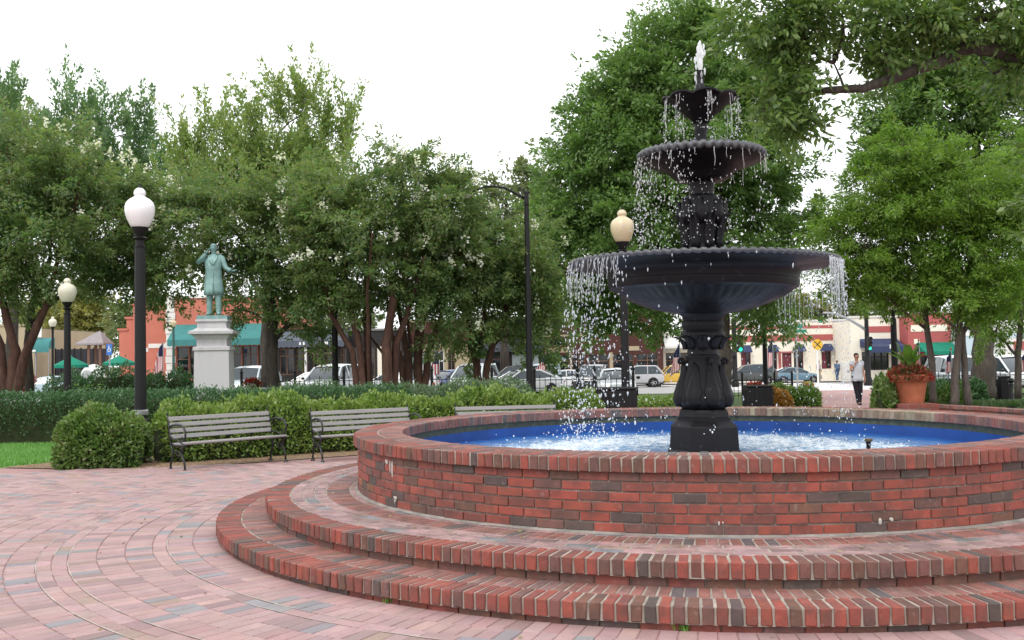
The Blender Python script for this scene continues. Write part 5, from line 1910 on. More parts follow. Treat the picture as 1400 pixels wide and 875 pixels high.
d = 21.9
a_, b_ = at(1220, 515, d), at(1268, 515, d)
pz = at(1243, 551, d).z
pot("big terracotta pot spilling red flowers, with broad green canna leaves on top", ((a_.x + b_.x) / 2, d, pz), (b_.x - a_.x) / 2 * 1.02, at(1243, 512, d).z - pz, None, L_REDF, True, 1.0, 3200)
# the brick pier it stands on and the stepped bricks left of it
px_ = (a_.x + b_.x) / 2
pier = thing("brick_pier", "small red brick plinth under the big terracotta pot", "plinth", (px_, d, 0))
PIER_TOP = pz
la = Laying("pier_brick", pier, M_BRICK, (0, 0, 0), 200)
MB().box((-0.44, -0.44, -0.3), (0.44, 0.44, PIER_TOP - 0.006)).build("mortar_bed", M_MORTAR_GREY, pier)
nz_ = 6
rowh = (PIER_TOP + 0.25) / nz_
for k in range(nz_):
    z = -0.25 + rowh * (k + 0.5)
    for i in range(4):
        for s in (-1, 1):
            q = -0.345 + i * 0.23 + (0.0 if k % 2 else 0.0)
            la.put((q, s * 0.40, z), 0, (0.221, 0.10, rowh - 0.01), pick(MIX_WALL), None, 0.004)
            la.put((s * 0.40, q * 0.78, z), PI / 2, (0.17, 0.098, rowh - 0.01), pick(MIX_WALL), None, 0.004)
for i in range(8):
    for j in range(3):
        la.put((-0.30 + i * 0.0857, -0.23 + j * 0.23, PIER_TOP - 0.012), 0, (0.078, 0.222, 0.025), pick(MIX_TREAD), None, 0.004)
la.finish()
p2 = at(1224, 553, 22.6)
st2 = thing("brick_stack", "stepped stack of loose red bricks at the left foot of the big pot", "brick stack", (p2.x, 22.6, gz(p2.x, 22.6)))
la = Laying("stacked_brick", st2, M_BRICK, (0, 0, 0), 200)
hh = at(1224, 528, 22.6).z - gz(p2.x, 22.6)
nr_ = 9
for k in range(nr_):
    for i in range(2):
        for j in range(3):
            la.put((-0.05 + 0.10 * (k % 3 == 0) + 0.11 * i, -0.22 + 0.22 * j, hh / nr_ * (k + 0.5)), 0 if k % 2 else 0.03, (0.105, 0.21, hh / nr_ - 0.006), pick(MIX_WALL), None, 0.004)
la.finish()

M_YELF = leaf_material("yellow_flowers", [(0.62, 0.52, 0.05), (0.70, 0.60, 0.10), (0.18, 0.26, 0.05)], 0.3)
d = 40
a_ = at(1105, 534, d)
pz = at(1105, 538.5, d).z
t_ = pot("small terracotta pot of yellow flowers beside the path, far behind the right black box", (a_.x, d, gz(a_.x, d)), 0.24, at(1105, 524, d).z - gz(a_.x, d), None, M_YELF, False, 0.8, 700)
# red flowers near the statue and far left
for (px, py, d, w, lab) in ((345, 524, 29, 0.26, "cluster of red flowers above the hedge right of the statue's pedestal"), (24, 522, 60, 1.0, "bank of red flowers between the trunks at the far left"), (1034, 531, 29, 0.32, "dark red leaved plants on and behind the right black box"), (660, 536, 27, 0.16, "pale pink flower clump above the juniper right of the silver van")):
    p = at(px, py, d)
    g = gz(p.x, d)
    t = thing("flower_clump", lab, "flowers", (p.x, d, g))
    n = 700
    h = p.z - g
    u = unit(rng.normal(0, 1, (n, 3)))
    P = u * np.array([w, w * 0.7, w * 0.55]) * rng.uniform(0.5, 1, n)[:, None] + np.array([0, 0, h])
    mt = L_REDF if "pink" not in lab else leaf_material("pink_flowers", [(0.6, 0.28, 0.24), (0.65, 0.38, 0.32)], 0.3)
    link("flowers", quads_mesh("flowers", leaf_quads(P, unit(u + rng.normal(0, 0.5, (n, 3))), w * 0.25, w * 0.2), mt), t, "stuff")
    m = MB()
    for k in range(12):
        a = rng.uniform(0, 6.28)
        m.tube([(0.3 * w * math.cos(a), 0.3 * w * math.sin(a), -0.03), (0.7 * w * math.cos(a), 0.5 * w * math.sin(a), h)], 0.012, 5)
    m.build("stem", L_SHRUB, t, False, "stuff")
# ================================================================== figures
def skin(name, nodes, edges, mat, parent, sub=2, root=0, smooth=True):
    """nodes: (x, y, z, radius or (rx, ry)); one continuous surface grown along the edges"""
    me = bpy.data.meshes.new(name)
    me.from_pydata([n[:3] for n in nodes], edges, [])
    o = bpy.data.objects.new(name, me)
    COL.objects.link(o)
    md = o.modifiers.new("skin", 'SKIN')
    md.use_smooth_shade = True
    md.branch_smoothing = 0.6
    for i, n in enumerate(nodes):
        r = n[3]
        me.skin_vertices[0].data[i].radius = r if hasattr(r, '__len__') else (r, r)
        me.skin_vertices[0].data[i].use_root = (i == root)
    ss = o.modifiers.new("sub", 'SUBSURF')
    ss.levels = ss.render_levels = sub
    dg = bpy.context.evaluated_depsgraph_get()
    dg.update()
    new = bpy.data.meshes.new_from_object(o.evaluated_get(dg))
    new.name = name
    new.materials.clear()
    new.materials.append(mat)
    new.shade_smooth()
    bpy.data.objects.remove(o)
    bpy.data.meshes.remove(me)
    return link(name, new, parent)


class Fig:
    def __init__(self):
        self.n, self.e = [], []

    def chain(self, pts, start=None):
        """pts: (x,y,z,r) ; start: index to grow from. Returns the indices"""
        out = []
        prev = start
        for p in pts:
            self.n.append(p)
            i = len(self.n) - 1
            if prev is not None:
                self.e.append((prev, i))
            prev = i
            out.append(i)
        return out

    def hand(self, wrist_i, wrist, d, palm_n, size=0.18, curl=0.5):
        """five-fingered hand from a wrist, pointing along d"""
        d = np.array(d, float) / np.linalg.norm(d)
        nrm = np.array(palm_n, float)
        nrm -= d * np.dot(nrm, d)
        nrm /= np.linalg.norm(nrm)
        s = np.cross(d, nrm)
        w = np.array(wrist, float)
        palm = w + d * size * 0.28
        pi = self.chain([(*palm, 0.028)], wrist_i)[0]
        for k, (off, ln) in enumerate(((-0.036, 0.40), (-0.012, 0.46), (0.012, 0.43), (0.034, 0.34))):
            b = w + d * size * 0.50 + s * off
            q1 = b + d * size * ln * 0.4 + nrm * size * 0.10 * curl
            q2 = q1 + d * size * ln * 0.35 + nrm * size * 0.22 * curl
            self.chain([(*b, 0.0115), (*q1, 0.010), (*q2, 0.0075)], pi)
        tb = w + d * size * 0.26 - s * 0.046 + nrm * 0.012
        self.chain([(*(tb), 0.012), (*(tb + d * size * 0.2 - s * 0.018 + nrm * 0.012), 0.009)], pi)


def human(t, pose, skin_mat, hair_mat, parts, scale=1.0):
    """pose: joint positions in metres for a 1.75 m figure, looking towards -y"""
    f = Fig()
    P = pose
    pel = f.chain([(*P['pelvis'], (0.135, 0.10))])[0]
    sp = f.chain([(*P['waist'], (0.125, 0.092)), (*P['chest'], (0.150, 0.105)), (*P['collar'], (0.10, 0.075)), (*P['neck'], 0.055)], pel)
    hd = np.array(P['head'], float)
    f.chain([(hd[0], hd[1] + 0.005, hd[2] - 0.055, (0.058, 0.070)), (hd[0], hd[1], hd[2] + 0.015, (0.075, 0.092)), (hd[0], hd[1] + 0.008, hd[2] + 0.085, (0.062, 0.075))], sp[-1])
    for s in ('L', 'R'):
        sh = f.chain([(*P['sh' + s], 0.058), (*((np.array(P['sh' + s]) + np.array(P['el' + s])) / 2), 0.046), (*P['el' + s], 0.038), (*((np.array(P['el' + s]) * 0.6 + np.array(P['wr' + s]) * 0.4)), 0.036), (*P['wr' + s], 0.026)], sp[1])
        d = P.get('hd' + s, np.array(P['wr' + s]) - np.array(P['el' + s]))
        f.hand(sh[-1], P['wr' + s], d, P['pn' + s], 0.18, P.get('curl', 0.6))
        hp = np.array(P['hip' + s])
        kn, an = np.array(P['kn' + s]), np.array(P['an' + s])
        fw = np.array(P.get('ft' + s, (0, -1, 0)), float)
        f.chain([(*hp, 0.088), (*((hp + kn) / 2), 0.074), (*kn, 0.054), (*(kn * 0.62 + an * 0.38 + np.array([0, 0.014, 0])), 0.055), (*an, 0.037), (*(an + fw * 0.09 + np.array([0, 0, -0.045])), 0.038), (*(an + fw * 0.16 + np.array([0, 0, -0.055])), 0.030)], pel)
    b = skin("body", f.n, f.e, skin_mat, t)
    # face: brow and nose, eyes, mouth, ears
    m = MB()
    m.ellipsoid((hd[0], hd[1] - 0.095, hd[2] - 0.005), (0.013, 0.018, 0.026), 8, 6)
    for s in (-1, 1):
        m.ellipsoid((hd[0] + s * 0.078, hd[1] + 0.008, hd[2]), (0.012, 0.020, 0.032), 8, 6)
    m.build("nose_and_ears", skin_mat, t, True)
    m = MB()
    for s in (-1, 1):
        m.ellipsoid((hd[0] + s * 0.032, hd[1] - 0.080, hd[2] + 0.022), (0.014, 0.010, 0.008), 8, 6)
    m.ellipsoid((hd[0], hd[1] - 0.082, hd[2] - 0.05), (0.024, 0.007, 0.005), 8, 6)
    m.build("eyes_and_mouth", parts['dark'], t, True)

    def hm(a, tt):
        return 1.0 + 0.03 * math.sin(5 * a) - (0.25 if (tt < 0.25 and math.sin(a) < -0.2) else 0)
    MB().ellipsoid((hd[0], hd[1] + 0.016, hd[2] + 0.058), (0.084, 0.097, 0.080), 18, 12, hm).build("hair", hair_mat, t, True)
    return b


def garment(name, mat, parent, rings, n=20, thick=0.006, cap=False):
    """rings: (centre, rx, ry) stacked along the body, pleated a little"""
    vs, fs = [], []
    ph = rng.uniform(0, 6)
    for k, (c, rx, ry) in enumerate(rings):
        for j in range(n):
            a = 2 * PI * j / n
            w = 1 + 0.035 * math.sin(5 * a + ph + k * 0.5) + rng.normal(0, 0.008)
            vs.append((c[0] + rx * w * math.cos(a), c[1] + ry * w * math.sin(a), c[2]))
    for k in range(len(rings) - 1):
        for j in range(n):
            j2 = (j + 1) % n
            fs.append((k * n + j, k * n + j2, (k + 1) * n + j2, (k + 1) * n + j))
    o = MB().add(vs, fs).build(name, mat, parent, True)
    so = o.modifiers.new("thickness", 'SOLIDIFY')
    so.thickness = thick
    so.offset = 1
    return o


M_SKIN = plain("skin", (0.42, 0.21, 0.14), 0.55, 0, 0.4, 0.08, 8)
M_SKIN_D = plain("darker_skin", (0.20, 0.10, 0.065), 0.55, 0, 0.4, 0.08, 8)
M_HAIR = plain("dark_hair", (0.035, 0.024, 0.018), 0.6, 0, 0.4, 0.3, 60)
M_TEE = plain("pale_grey_shirt", (0.50, 0.52, 0.56), 0.9, 0, 0.2, 0.08, 10, 0.1)
M_TROUS = plain("black_trousers", (0.018, 0.017, 0.022), 0.85, 0, 0.2, 0.2, 14, 0.1)
M_FEAT = plain("eye_dark", (0.03, 0.02, 0.018), 0.4)

# ---- man walking on the path, hand at his mouth
d = 34.0
ft = at(1173, 555.5, d)
man = thing("person", "person in grey sleeveless shirt and black trousers walking up the path, hand at the mouth", "person", (ft.x, d, gz(ft.x, d)), 0.05)
ps = dict(pelvis=(0, 0, 0.94), waist=(0.0, 0, 1.10), chest=(0, -0.01, 1.30), collar=(0, 0, 1.44), neck=(0, -0.01, 1.50), head=(-0.01, -0.03, 1.62),
          shL=(0.175, 0, 1.41), elL=(0.235, 0.03, 1.13), wrL=(0.25, -0.03, 0.88), pnL=(-1, 0, 0), hdL=(0.02, -0.1, -1),
          shR=(-0.175, 0, 1.41), elR=(-0.255, -0.10, 1.16), wrR=(-0.12, -0.20, 1.43), pnR=(0.4, 1, 0), hdR=(0.7, 0.25, 0.75),
          hipL=(0.085, 0, 0.90), knL=(0.075, -0.06, 0.49), anL=(0.06, 0.02, 0.085), hipR=(-0.085, 0, 0.90), knR=(-0.05, -0.04, 0.50), anR=(-0.02, -0.12, 0.085), curl=1.0)
human(man, ps, M_SKIN, M_HAIR, dict(dark=M_FEAT))
garment("shirt", M_TEE, man, [((0, 0, 0.80), .205, .150), ((0, 0, 0.90), .195, .148), ((0, 0, 1.02), .182, .138), ((0, -0.005, 1.16), .182, .136), ((0, -0.01, 1.30), .198, .142), ((0, -0.005, 1.39), .205, .125), ((0, 0, 1.445), .165, .10), ((0, 0, 1.475), .085, .08)], 28)
for s in (1, -1):
    sk_ = 'L' if s > 0 else 'R'
    sh, el = np.array(ps['sh' + sk_]), np.array(ps['el' + sk_])
    m = MB()
    m.tube([sh + np.array([-s * 0.05, 0, 0.03]), sh + np.array([0, 0, 0.005]), sh * 0.72 + el * 0.28], [0.085, 0.082, 0.066], 14, False)
    o = m.build("sleeve", M_TEE, man, True)
    hp, kn, an = (np.array(ps[q + sk_]) for q in ('hip', 'kn', 'an'))
    m = MB()
    m.tube([hp + np.array([0, 0, 0.08]), hp - np.array([0, 0, 0.03]), (hp + kn) / 2, kn, kn * 0.5 + an * 0.5, an + np.array([0, 0, -0.02])], [0.112, 0.108, 0.094, 0.078, 0.072, 0.066], 16, False)
    m.build("trouser_leg", M_TROUS, man, True)
    m = MB()
    m.ellipsoid(an + np.array([0, -0.07, -0.05]), (0.047, 0.135, 0.035), 12, 8)
    m.build("shoe", M_FEAT, man, True)
garment("trouser_top", M_TROUS, man, [((0, 0, 0.80), .185, .128), ((0, 0, 0.88), .19, .132), ((0, 0, 0.98), .175, .125), ((0, 0, 1.04), .165, .12)], 20)

# ---- two small figures by the cream building
for (px, ytop, ybot, d, lab, shc, trc, walk) in ((1120, 494, 520.5, 88, "distant person in pale shirt and tan trousers standing before the cream building", (0.42, 0.36, 0.34), (0.40, 0.30, 0.20), 0.03),
                                                 (1145, 495, 520, 88, "distant person in blue denim clothes near the red framed window", (0.07, 0.13, 0.22), (0.06, 0.11, 0.19), 0.10)):
    b_ = at(px, ybot, d)
    g = gz(b_.x, d)
    t = thing("person", lab, "person", (b_.x, d, max(b_.z, g)), PI if walk > 0.05 else 0.4)
    pp = dict(ps)
    pp.update(elR=(-0.25, 0.02, 1.13), wrR=(-0.24, -0.08, 0.90), pnR=(1, 0, 0), hdR=(0, -0.1, -1), anL=(0.08, walk, 0.085), anR=(-0.08, -walk, 0.085), knL=(0.08, -0.02, 0.49), knR=(-0.08, -0.04, 0.49))
    human(t, pp, M_SKIN if walk < 0.05 else M_SKIN_D, M_HAIR, dict(dark=M_FEAT))
    ms, mt = plain("cloth_%d" % px, shc, 0.9), plain("cloth2_%d" % px, trc, 0.9)
    garment("shirt", ms, t, [((0, 0, 0.92), .19, .14), ((0, 0, 1.1), .185, .135), ((0, -0.01, 1.3), .20, .142), ((0, 0, 1.41), .205, .12), ((0, 0, 1.475), .085, .08)], 16)
    for sk_ in 'LR':
        sh, el = np.array(pp['sh' + sk_]), np.array(pp['el' + sk_])
        MB().tube([sh + (0, 0, 0.02), (sh + el) / 2], [0.082, 0.062], 10, False).build("sleeve", ms, t, True)
        hp, kn, an = (np.array(pp[q + sk_]) for q in ('hip', 'kn', 'an'))
        MB().tube([hp + (0, 0, 0.06), (hp + kn) / 2, kn, an], [0.112, 0.096, 0.08, 0.068], 12, False).build("trouser_leg", mt, t, True)
        MB().ellipsoid(an + np.array([0, -0.06, -0.045]), (0.045, 0.13, 0.035), 10, 6).build("shoe", M_FEAT, t, True)

# ---- statue
def bronze_material():
    t = NT("verdigris_bronze")
    pos = t.coords()
    n1, n2 = t.noise(pos, 4, 5, 0.65), t.noise(pos, 24, 4)
    mp = t.n("Mapping")
    mp.inputs["Scale"].default_value = (9, 9, 0.8)
    t.l(pos, mp.inputs[0])
    n3 = t.noise(mp.outputs[0], 1.6, 4)
    c = t.mix(t.ramp(n1, [(0.35, 0.0), (0.65, 1.0)]), (0.14, 0.255, 0.245), (0.27, 0.43, 0.41))
    c = t.mix(t.ramp(n3, [(0.5, 0.0), (0.7, 0.6)]), c, (0.07, 0.13, 0.125))
    return t.done(t.bsdf(c, 0.6, 0.1, 0.4, t.bump(n2, 0.3, 0.01)))


M_BRONZE = bronze_material()
def granite_material():
    t = NT("pale_granite")
    pos = t.coords()
    n1, n2 = t.noise(pos, 1.2, 4), t.noise(pos, 55, 3, 0.7)
    mp = t.n("Mapping")
    mp.inputs["Scale"].default_value = (6, 6, 0.5)
    t.l(pos, mp.inputs[0])
    n3 = t.noise(mp.outputs[0], 1.0, 4)
    c = t.mix(n2, (0.40, 0.39, 0.40), (0.57, 0.56, 0.56))
    c = t.mix(t.ramp(n3, [(0.48, 0.0), (0.70, 0.55)]), c, (0.33, 0.33, 0.34))
    return t.done(t.bsdf(c, 0.75, 0, 0.3, t.bump(n2, 0.15, 0.004)))


M_STONE = granite_material()
d = 25.5
k = d / FPX
sx = at(293, 480, d).x
sg = gz(sx, d)
Z = lambda py: at(293, py, d).z - sg
stt = thing("statue", "green bronze statue of a man in a knee-length coat, one hand raised to his face", "statue", (sx, d, sg + Z(437)), 0.12)
S = Z(334) - Z(432)
k2 = S / 1.76
stt.scale = (k2, k2, k2)
z0 = (Z(431.5) - Z(437)) / k2
sp_ = dict(pelvis=(0, 0, 0.94), waist=(0.0, 0, 1.10), chest=(0, -0.02, 1.30), collar=(0, -0.01, 1.44), neck=(0, -0.02, 1.50), head=(0.0, -0.03, 1.63),
           shL=(0.185, 0, 1.41), elL=(0.29, -0.02, 1.16), wrL=(0.45, -0.15, 1.08), pnL=(0, -0.3, 1), hdL=(0.85, -0.5, -0.05),
           shR=(-0.185, 0, 1.41), elR=(-0.36, -0.08, 1.30), wrR=(-0.155, -0.13, 1.50), pnR=(1, 0.2, 0), hdR=(0.35, 0.1, 1.0),
           hipL=(0.09, 0, 0.90), knL=(0.11, -0.06, 0.49), anL=(0.125, -0.06, 0.085), hipR=(-0.09, 0, 0.90), knR=(-0.10, 0.0, 0.49), anR=(-0.115, 0.04, 0.085), ftL=(0.25, -0.97, 0), ftR=(-0.2, -0.97, 0), curl=0.5)
for q in sp_:
    if q[:2] not in ('pn', 'hd', 'ft', 'cu'):
        sp_[q] = tuple(np.array(sp_[q]) + (0, 0, z0))
human(stt, sp_, M_BRONZE, M_BRONZE, dict(dark=M_BRONZE))
zz_ = z0
garment("coat", M_BRONZE, stt, [((0, 0, 0.50 + zz_), .232, .18), ((0, 0, 0.62 + zz_), .222, .172), ((0, 0, 0.80 + zz_), .205, .16), ((0, 0, 0.98 + zz_), .186, .148), ((0, -0.01, 1.14 + zz_), .180, .142), ((0, -0.02, 1.30 + zz_), .200, .150), ((0, -0.01, 1.39 + zz_), .208, .128), ((0, 0, 1.45 + zz_), .16, .105), ((0, 0, 1.49 + zz_), .088, .083)], 30, 0.010)
for s in (1, -1):
    sk_ = 'L' if s > 0 else 'R'
    sh, el, wr = (np.array(sp_[q + sk_]) for q in ('sh', 'el', 'wr'))
    MB().tube([sh + np.array([-s * 0.05, 0, 0.02]), sh, (sh + el) / 2, el, (el + wr) / 2, wr], [0.080, 0.080, 0.068, 0.060, 0.054, 0.050], 14, False).build("sleeve", M_BRONZE, stt, True)
    hp, kn, an = (np.array(sp_[q + sk_]) for q in ('hip', 'kn', 'an'))
    MB().tube([hp, (hp + kn) / 2, kn, (kn + an) / 2, an + (0, 0, -0.02)], [0.105, 0.09, 0.077, 0.070, 0.064], 14, False).build("trouser_leg", M_BRONZE, stt, True)
    fd = np.array(sp_['ft' + sk_])
    MB().ellipsoid(an + fd * 0.07 + np.array([0, 0, -0.05]), (0.052, 0.14, 0.036), 12, 8).build("shoe", M_BRONZE, stt, True)
m = MB()                                          # lapels and the coat's front edge
for s in (-1, 1):
    m.tube([(s * 0.10, -0.115, 1.455 + zz_), (s * 0.085, -0.168, 1.36 + zz_), (s * 0.012, -0.186, 1.22 + zz_)], [0.018, 0.024, 0.010], 6)
m.tube([(0.015, -0.180, 1.2 + zz_), (0.012, -0.172, 1.05 + zz_), (0.012, -0.192, 0.8 + zz_), (0.014, -0.215, 0.52 + zz_)], 0.009, 6)
m.build("lapel", M_BRONZE, stt, True)
MB().box((-0.36, -0.30, -0.0), (0.36, 0.30, z0 - 0.005)).build("bronze_plinth", M_BRONZE, stt)

ped = thing("pedestal", "tall pale granite pedestal with moulded cap under the bronze statue", "pedestal", (sx, d, sg), 0.12)
def sq(m, prof):
    m.lathe([(w * math.sqrt(2), z) for w, z in prof], 4, a0=PI / 4, close=True)
    return m
w0 = 46 / 2 * k
sq(MB(), [(w0 * 1.04, -0.1), (w0 * 1.03, 0.3), (w0 * 0.98, Z(480))]).build("shaft", M_STONE, ped)
sq(MB(), [(w0 * 1.0, Z(480) + .002), (w0 * 1.05, Z(479)), (w0 * 1.05, Z(475)), (w0 * 0.98, Z(474))]).build("band", M_STONE, ped)
sq(MB(), [(w0 * 0.86, Z(474)), (w0 * 0.86, Z(465)), (w0 * 0.98, Z(461)), (w0 * 1.04, Z(459)), (w0 * 1.26, Z(457)), (w0 * 1.27, Z(453.5)), (w0 * 1.0, Z(451)), (w0 * 0.88, Z(449))]).build("cap_moulding", M_STONE, ped)
sq(MB(), [(w0 * 0.84, Z(449) + .002), (w0 * 0.82, Z(442)), (w0 * 0.92, Z(440)), (w0 * 0.91, Z(437.5)), (w0 * 0.78, Z(437) - 0.001)]).build("top_block", M_STONE, ped)

# ================================================================== flags
def flag_material():
    t = NT("striped_flag")
    gen = t.coords("Generated")
    sep = t.n("SeparateXYZ")
    t.l(gen, sep.inputs[0])
    st = t.math('GREATER_THAN', t.math('FRACT', t.math('MULTIPLY', sep.outputs[0], 6.5)), 0.5)
    c = t.mix(st, (0.42, 0.03, 0.04), (0.72, 0.70, 0.70))
    can = t.math('MULTIPLY', t.math('GREATER_THAN', sep.outputs[0], 0.46), t.math('GREATER_THAN', sep.outputs[2], 0.58))
    c = t.mix(can, c, (0.02, 0.024, 0.06))
    return t.done(t.bsdf(c, 0.85, 0, 0.2))


M_FLAG = flag_material()


def flag(label, px, py_top, d, size=1.0, lean=0.35, side=1):
    """a small pole flag hanging in folds"""
    p = at(px, py_top, d)
    g = gz(p.x, d)
    h = p.z - g
    t = thing("flag", label, "flag", (p.x, d, g), 0, "striped flags around the square")
    MB().tube([(0, 0, -0.02), (0, 0, h)], 0.022, 8).build("pole", M_STEEL, t)
    MB().ellipsoid((0, 0, h + 0.03), (0.045, 0.045, 0.05), 8, 6).build("finial", M_TERRA, t, True)
    vs, fs = [], []
    W, H2 = 10, 12
    for j in range(H2):
        for i in range(W):
            u, v = i / (W - 1), j / (H2 - 1)
            x = side * u * (0.22 + 0.8 * lean * v) * size
            z = h - 0.06 - size * (1.15 * v + 0.42 * u * (1 - 0.3 * v))
            y = 0.07 * size * math.sin(u * 9 + v * 2.5) * (0.3 + u)
            vs.append((x + side * 0.02, y, z))
    for j in range(H2 - 1):
        for i in range(W - 1):
            q = j * W + i
            fs.append((q, q + 1, q + W + 1, q + W))
    o = MB().add(vs, fs).build("cloth", M_FLAG, t, True)
    so = o.modifiers.new("thickness", 'SOLIDIFY')
    so.thickness = 0.01
    return t


flag("furled striped flag in front of the coral shop's white corner", 223, 466, 62, 1.5, 0.2, -1)
flag("striped flag glimpsed between the red crape stems", 499, 478, 50, 0.9, 0.2, -1)
flag("striped flag drooping left of its pole beside the tan doorway", 600, 480, 50, 0.95, 0.9, -1)
flag("striped flag slanting beside the street light pole", 746, 482, 55, 0.8, 0.9, -1)
flag("bunched red striped flag in front of the yellow pickup", 929, 468, 52, 1.2, 0.3, -1)
flag("dark furled striped flag in front of the cream building, left of the blue sedan", 1056, 462, 60, 1.35, 0.15, -1)
flag("striped flag seen over the canna leaves of the big pot", 1256, 466, 40, 0.6, 0.4, -1)
flag("striped flag between the twin trunks and the slim tree at right", 1300, 478, 40, 0.7, 0.2, -1)
flag("brown striped flag hanging right of the massive trunk", 1357, 470, 40, 0.9, 0.15, -1)
flag("striped flag cut by the right edge of the picture", 1404, 476, 40, 0.7, 0.5, -1)

# ================================================================== traffic signals and signs
M_SIGBODY = plain("signal_housing", (0.012, 0.012, 0.012), 0.5)
M_GO = emissive("green_signal_lens", (0.05, 0.9, 0.55), 1.6)
M_LENS_OFF = plain("dark_lens", (0.05, 0.01, 0.01), 0.3)


def signal_head(t, x, y, z, s=1.0, n=3, lit=True):
    MB().cbox((x, y, z), (0.34 * s, 0.22 * s, 0.34 * n * s), 0.03).build("signal_head", M_SIGBODY, t)
    for k in range(n):
        zc = z + s * 0.34 * ((n - 1) / 2 - k)
        o = MB().ellipsoid((x, y - 0.11 * s, zc), (0.12 * s, 0.03 * s, 0.12 * s), 14, 8).build("lens", M_GO if (lit and k == n - 1) else M_LENS_OFF, t, True)
        m = MB()
        vs, fs = [], []
        for j in range(9):
            a = PI * j / 8
            for yy in (-0.11, -0.34):
                vs.append((x + 0.145 * s * math.cos(a), y + yy * s, zc + 0.145 * s * math.sin(a)))
        for j in range(8):
            fs.append((2 * j, 2 * j + 1, 2 * j + 3, 2 * j + 2))
        o = m.add(vs, fs).build("visor", M_SIGBODY, t, True)
        so = o.modifiers.new("thickness", 'SOLIDIFY')
        so.thickness = 0.01


d = 74
p = at(1003, 437, d)
g = gz(p.x, d)
h = p.z - g
ts = thing("traffic_signal", "traffic signal pole just right of the fountain column, its arm slanting up to the right", "traffic signal", (p.x, d, g))
MB().lathe([(0.28, -0.05), (0.28, 0.3), (0.2, 0.5), (0.17, h), (0.0, h + 0.03)], 12).build("pole", M_POST, ts, 40)
k = d / FPX
MB().tube([(0, 0, h - 0.7), (12 * k, 0, h - 0.2), (34 * k, 0, h + 0.55)], [0.11, 0.1, 0.07], 8).build("arm", M_POST, ts, True)
signal_head(ts, 7 * k, -0.2, h - 33 * k, 1.25)
MB().cbox((-3 * k, -0.25, h - 45 * k), (0.5, 0.3, 0.5), 0.04).build("walk_signal", M_SIGBODY, ts)
d = 70
p = at(1184, 424, d)
g = gz(p.x, d)
h = p.z - g
ts = thing("traffic_signal", "traffic signal pole right of the walker, its long arm arching left with a green light", "traffic signal", (p.x, d, g))
k = d / FPX
MB().lathe([(0.3, -0.05), (0.3, 0.35), (0.21, 0.6), (0.16, h * 0.6), (0.13, h), (0.0, h + 0.03)], 12).build("pole", M_POST, ts, 40)
arm = [(0, 0, h - 28 * k), (-8 * k, 0, h - 22 * k), (-22 * k, 0, h - 13 * k), (-38 * k, 0, h - 5.5 * k), (-50 * k, 0, h - 3 * k), (-64 * k, 0, h - 2.5 * k)]
MB().tube(arm, [0.11, 0.105, 0.095, 0.085, 0.08, 0.075], 8).build("arm", M_STEEL, ts, True)
signal_head(ts, -64.5 * k, -0.25, h - 8 * k, 0.82)
signal_head(ts, 0.6 * k, -0.38, h - 46 * k, 0.95)

M_GREENSIGN = plain("green_sign", (0.01, 0.20, 0.13), 0.45, 0, 0.5, 0.1, 3)
d = 66
p = at(1088, 445, d)
g = gz(p.x, d)
k = d / FPX
ss_ = thing("street_sign", "two green street name plates on a grey post before the cream building", "sign", (p.x, d, g))
h = p.z - g
MB().tube([(0, 0, -0.05), (0, 0, h)], 0.06, 8).build("post", M_STEEL, ss_)
for (x0, x1, y0, y1) in ((-10, 9, -2.5, 4.5), (-14, 14, 5, 10.5)):
    o = MB().cbox(((x0 + x1) / 2 * k, -0.09, h - (y0 + y1) / 2 * k), ((x1 - x0) * k, 0.03, (y1 - y0) * k), 0.008).build("sign_plate", M_GREENSIGN, ss_)
    m = MB()
    for z in (y0 + 0.5, y1 - 0.5):
        m.box(((x0 + .6) * k, -0.112, h - z * k - 0.012), ((x1 - .6) * k, -0.108, h - z * k + 0.012))
    m.build("plate_border", M_WHITE, o)

d = 72
p = at(1117, 471, d)
g = gz(p.x, d)
k = d / FPX
rr = thing("crossing_sign", "round yellow railway crossing sign with a black X on a white post", "sign", (p.x, d, g))
h = p.z - g
r = 7.2 * k
MB().tube([(0, 0, -0.05), (0, 0, h + r * 0.6)], 0.06, 8).build("post", M_WHITE, rr)
m = MB().lathe([(0.0, -0.012), (r, -0.012), (r, 0.012), (0.0, 0.012)], 32)
o = m.build("sign_disc", plain("sign_yellow", (0.72, 0.42, 0.02), 0.5), rr)
o.rotation_euler = (PI / 2, 0, 0)
o.location = (0, -0.10, h)
m = MB()
for s in (-1, 1):
    m.box((-r * 0.86, -0.004, -r * 0.085), (r * 0.86, 0.0, r * 0.085))
    v = m.v[-1]
    a = s * PI / 4
    m.v[-1] = np.column_stack((v[:, 0] * math.cos(a) - v[:, 2] * math.sin(a), v[:, 1] - 0.001 * s, v[:, 0] * math.sin(a) + v[:, 2] * math.cos(a))) + np.array([0, -0.118, h])
m.build("cross_mark", M_SIGBODY, rr)

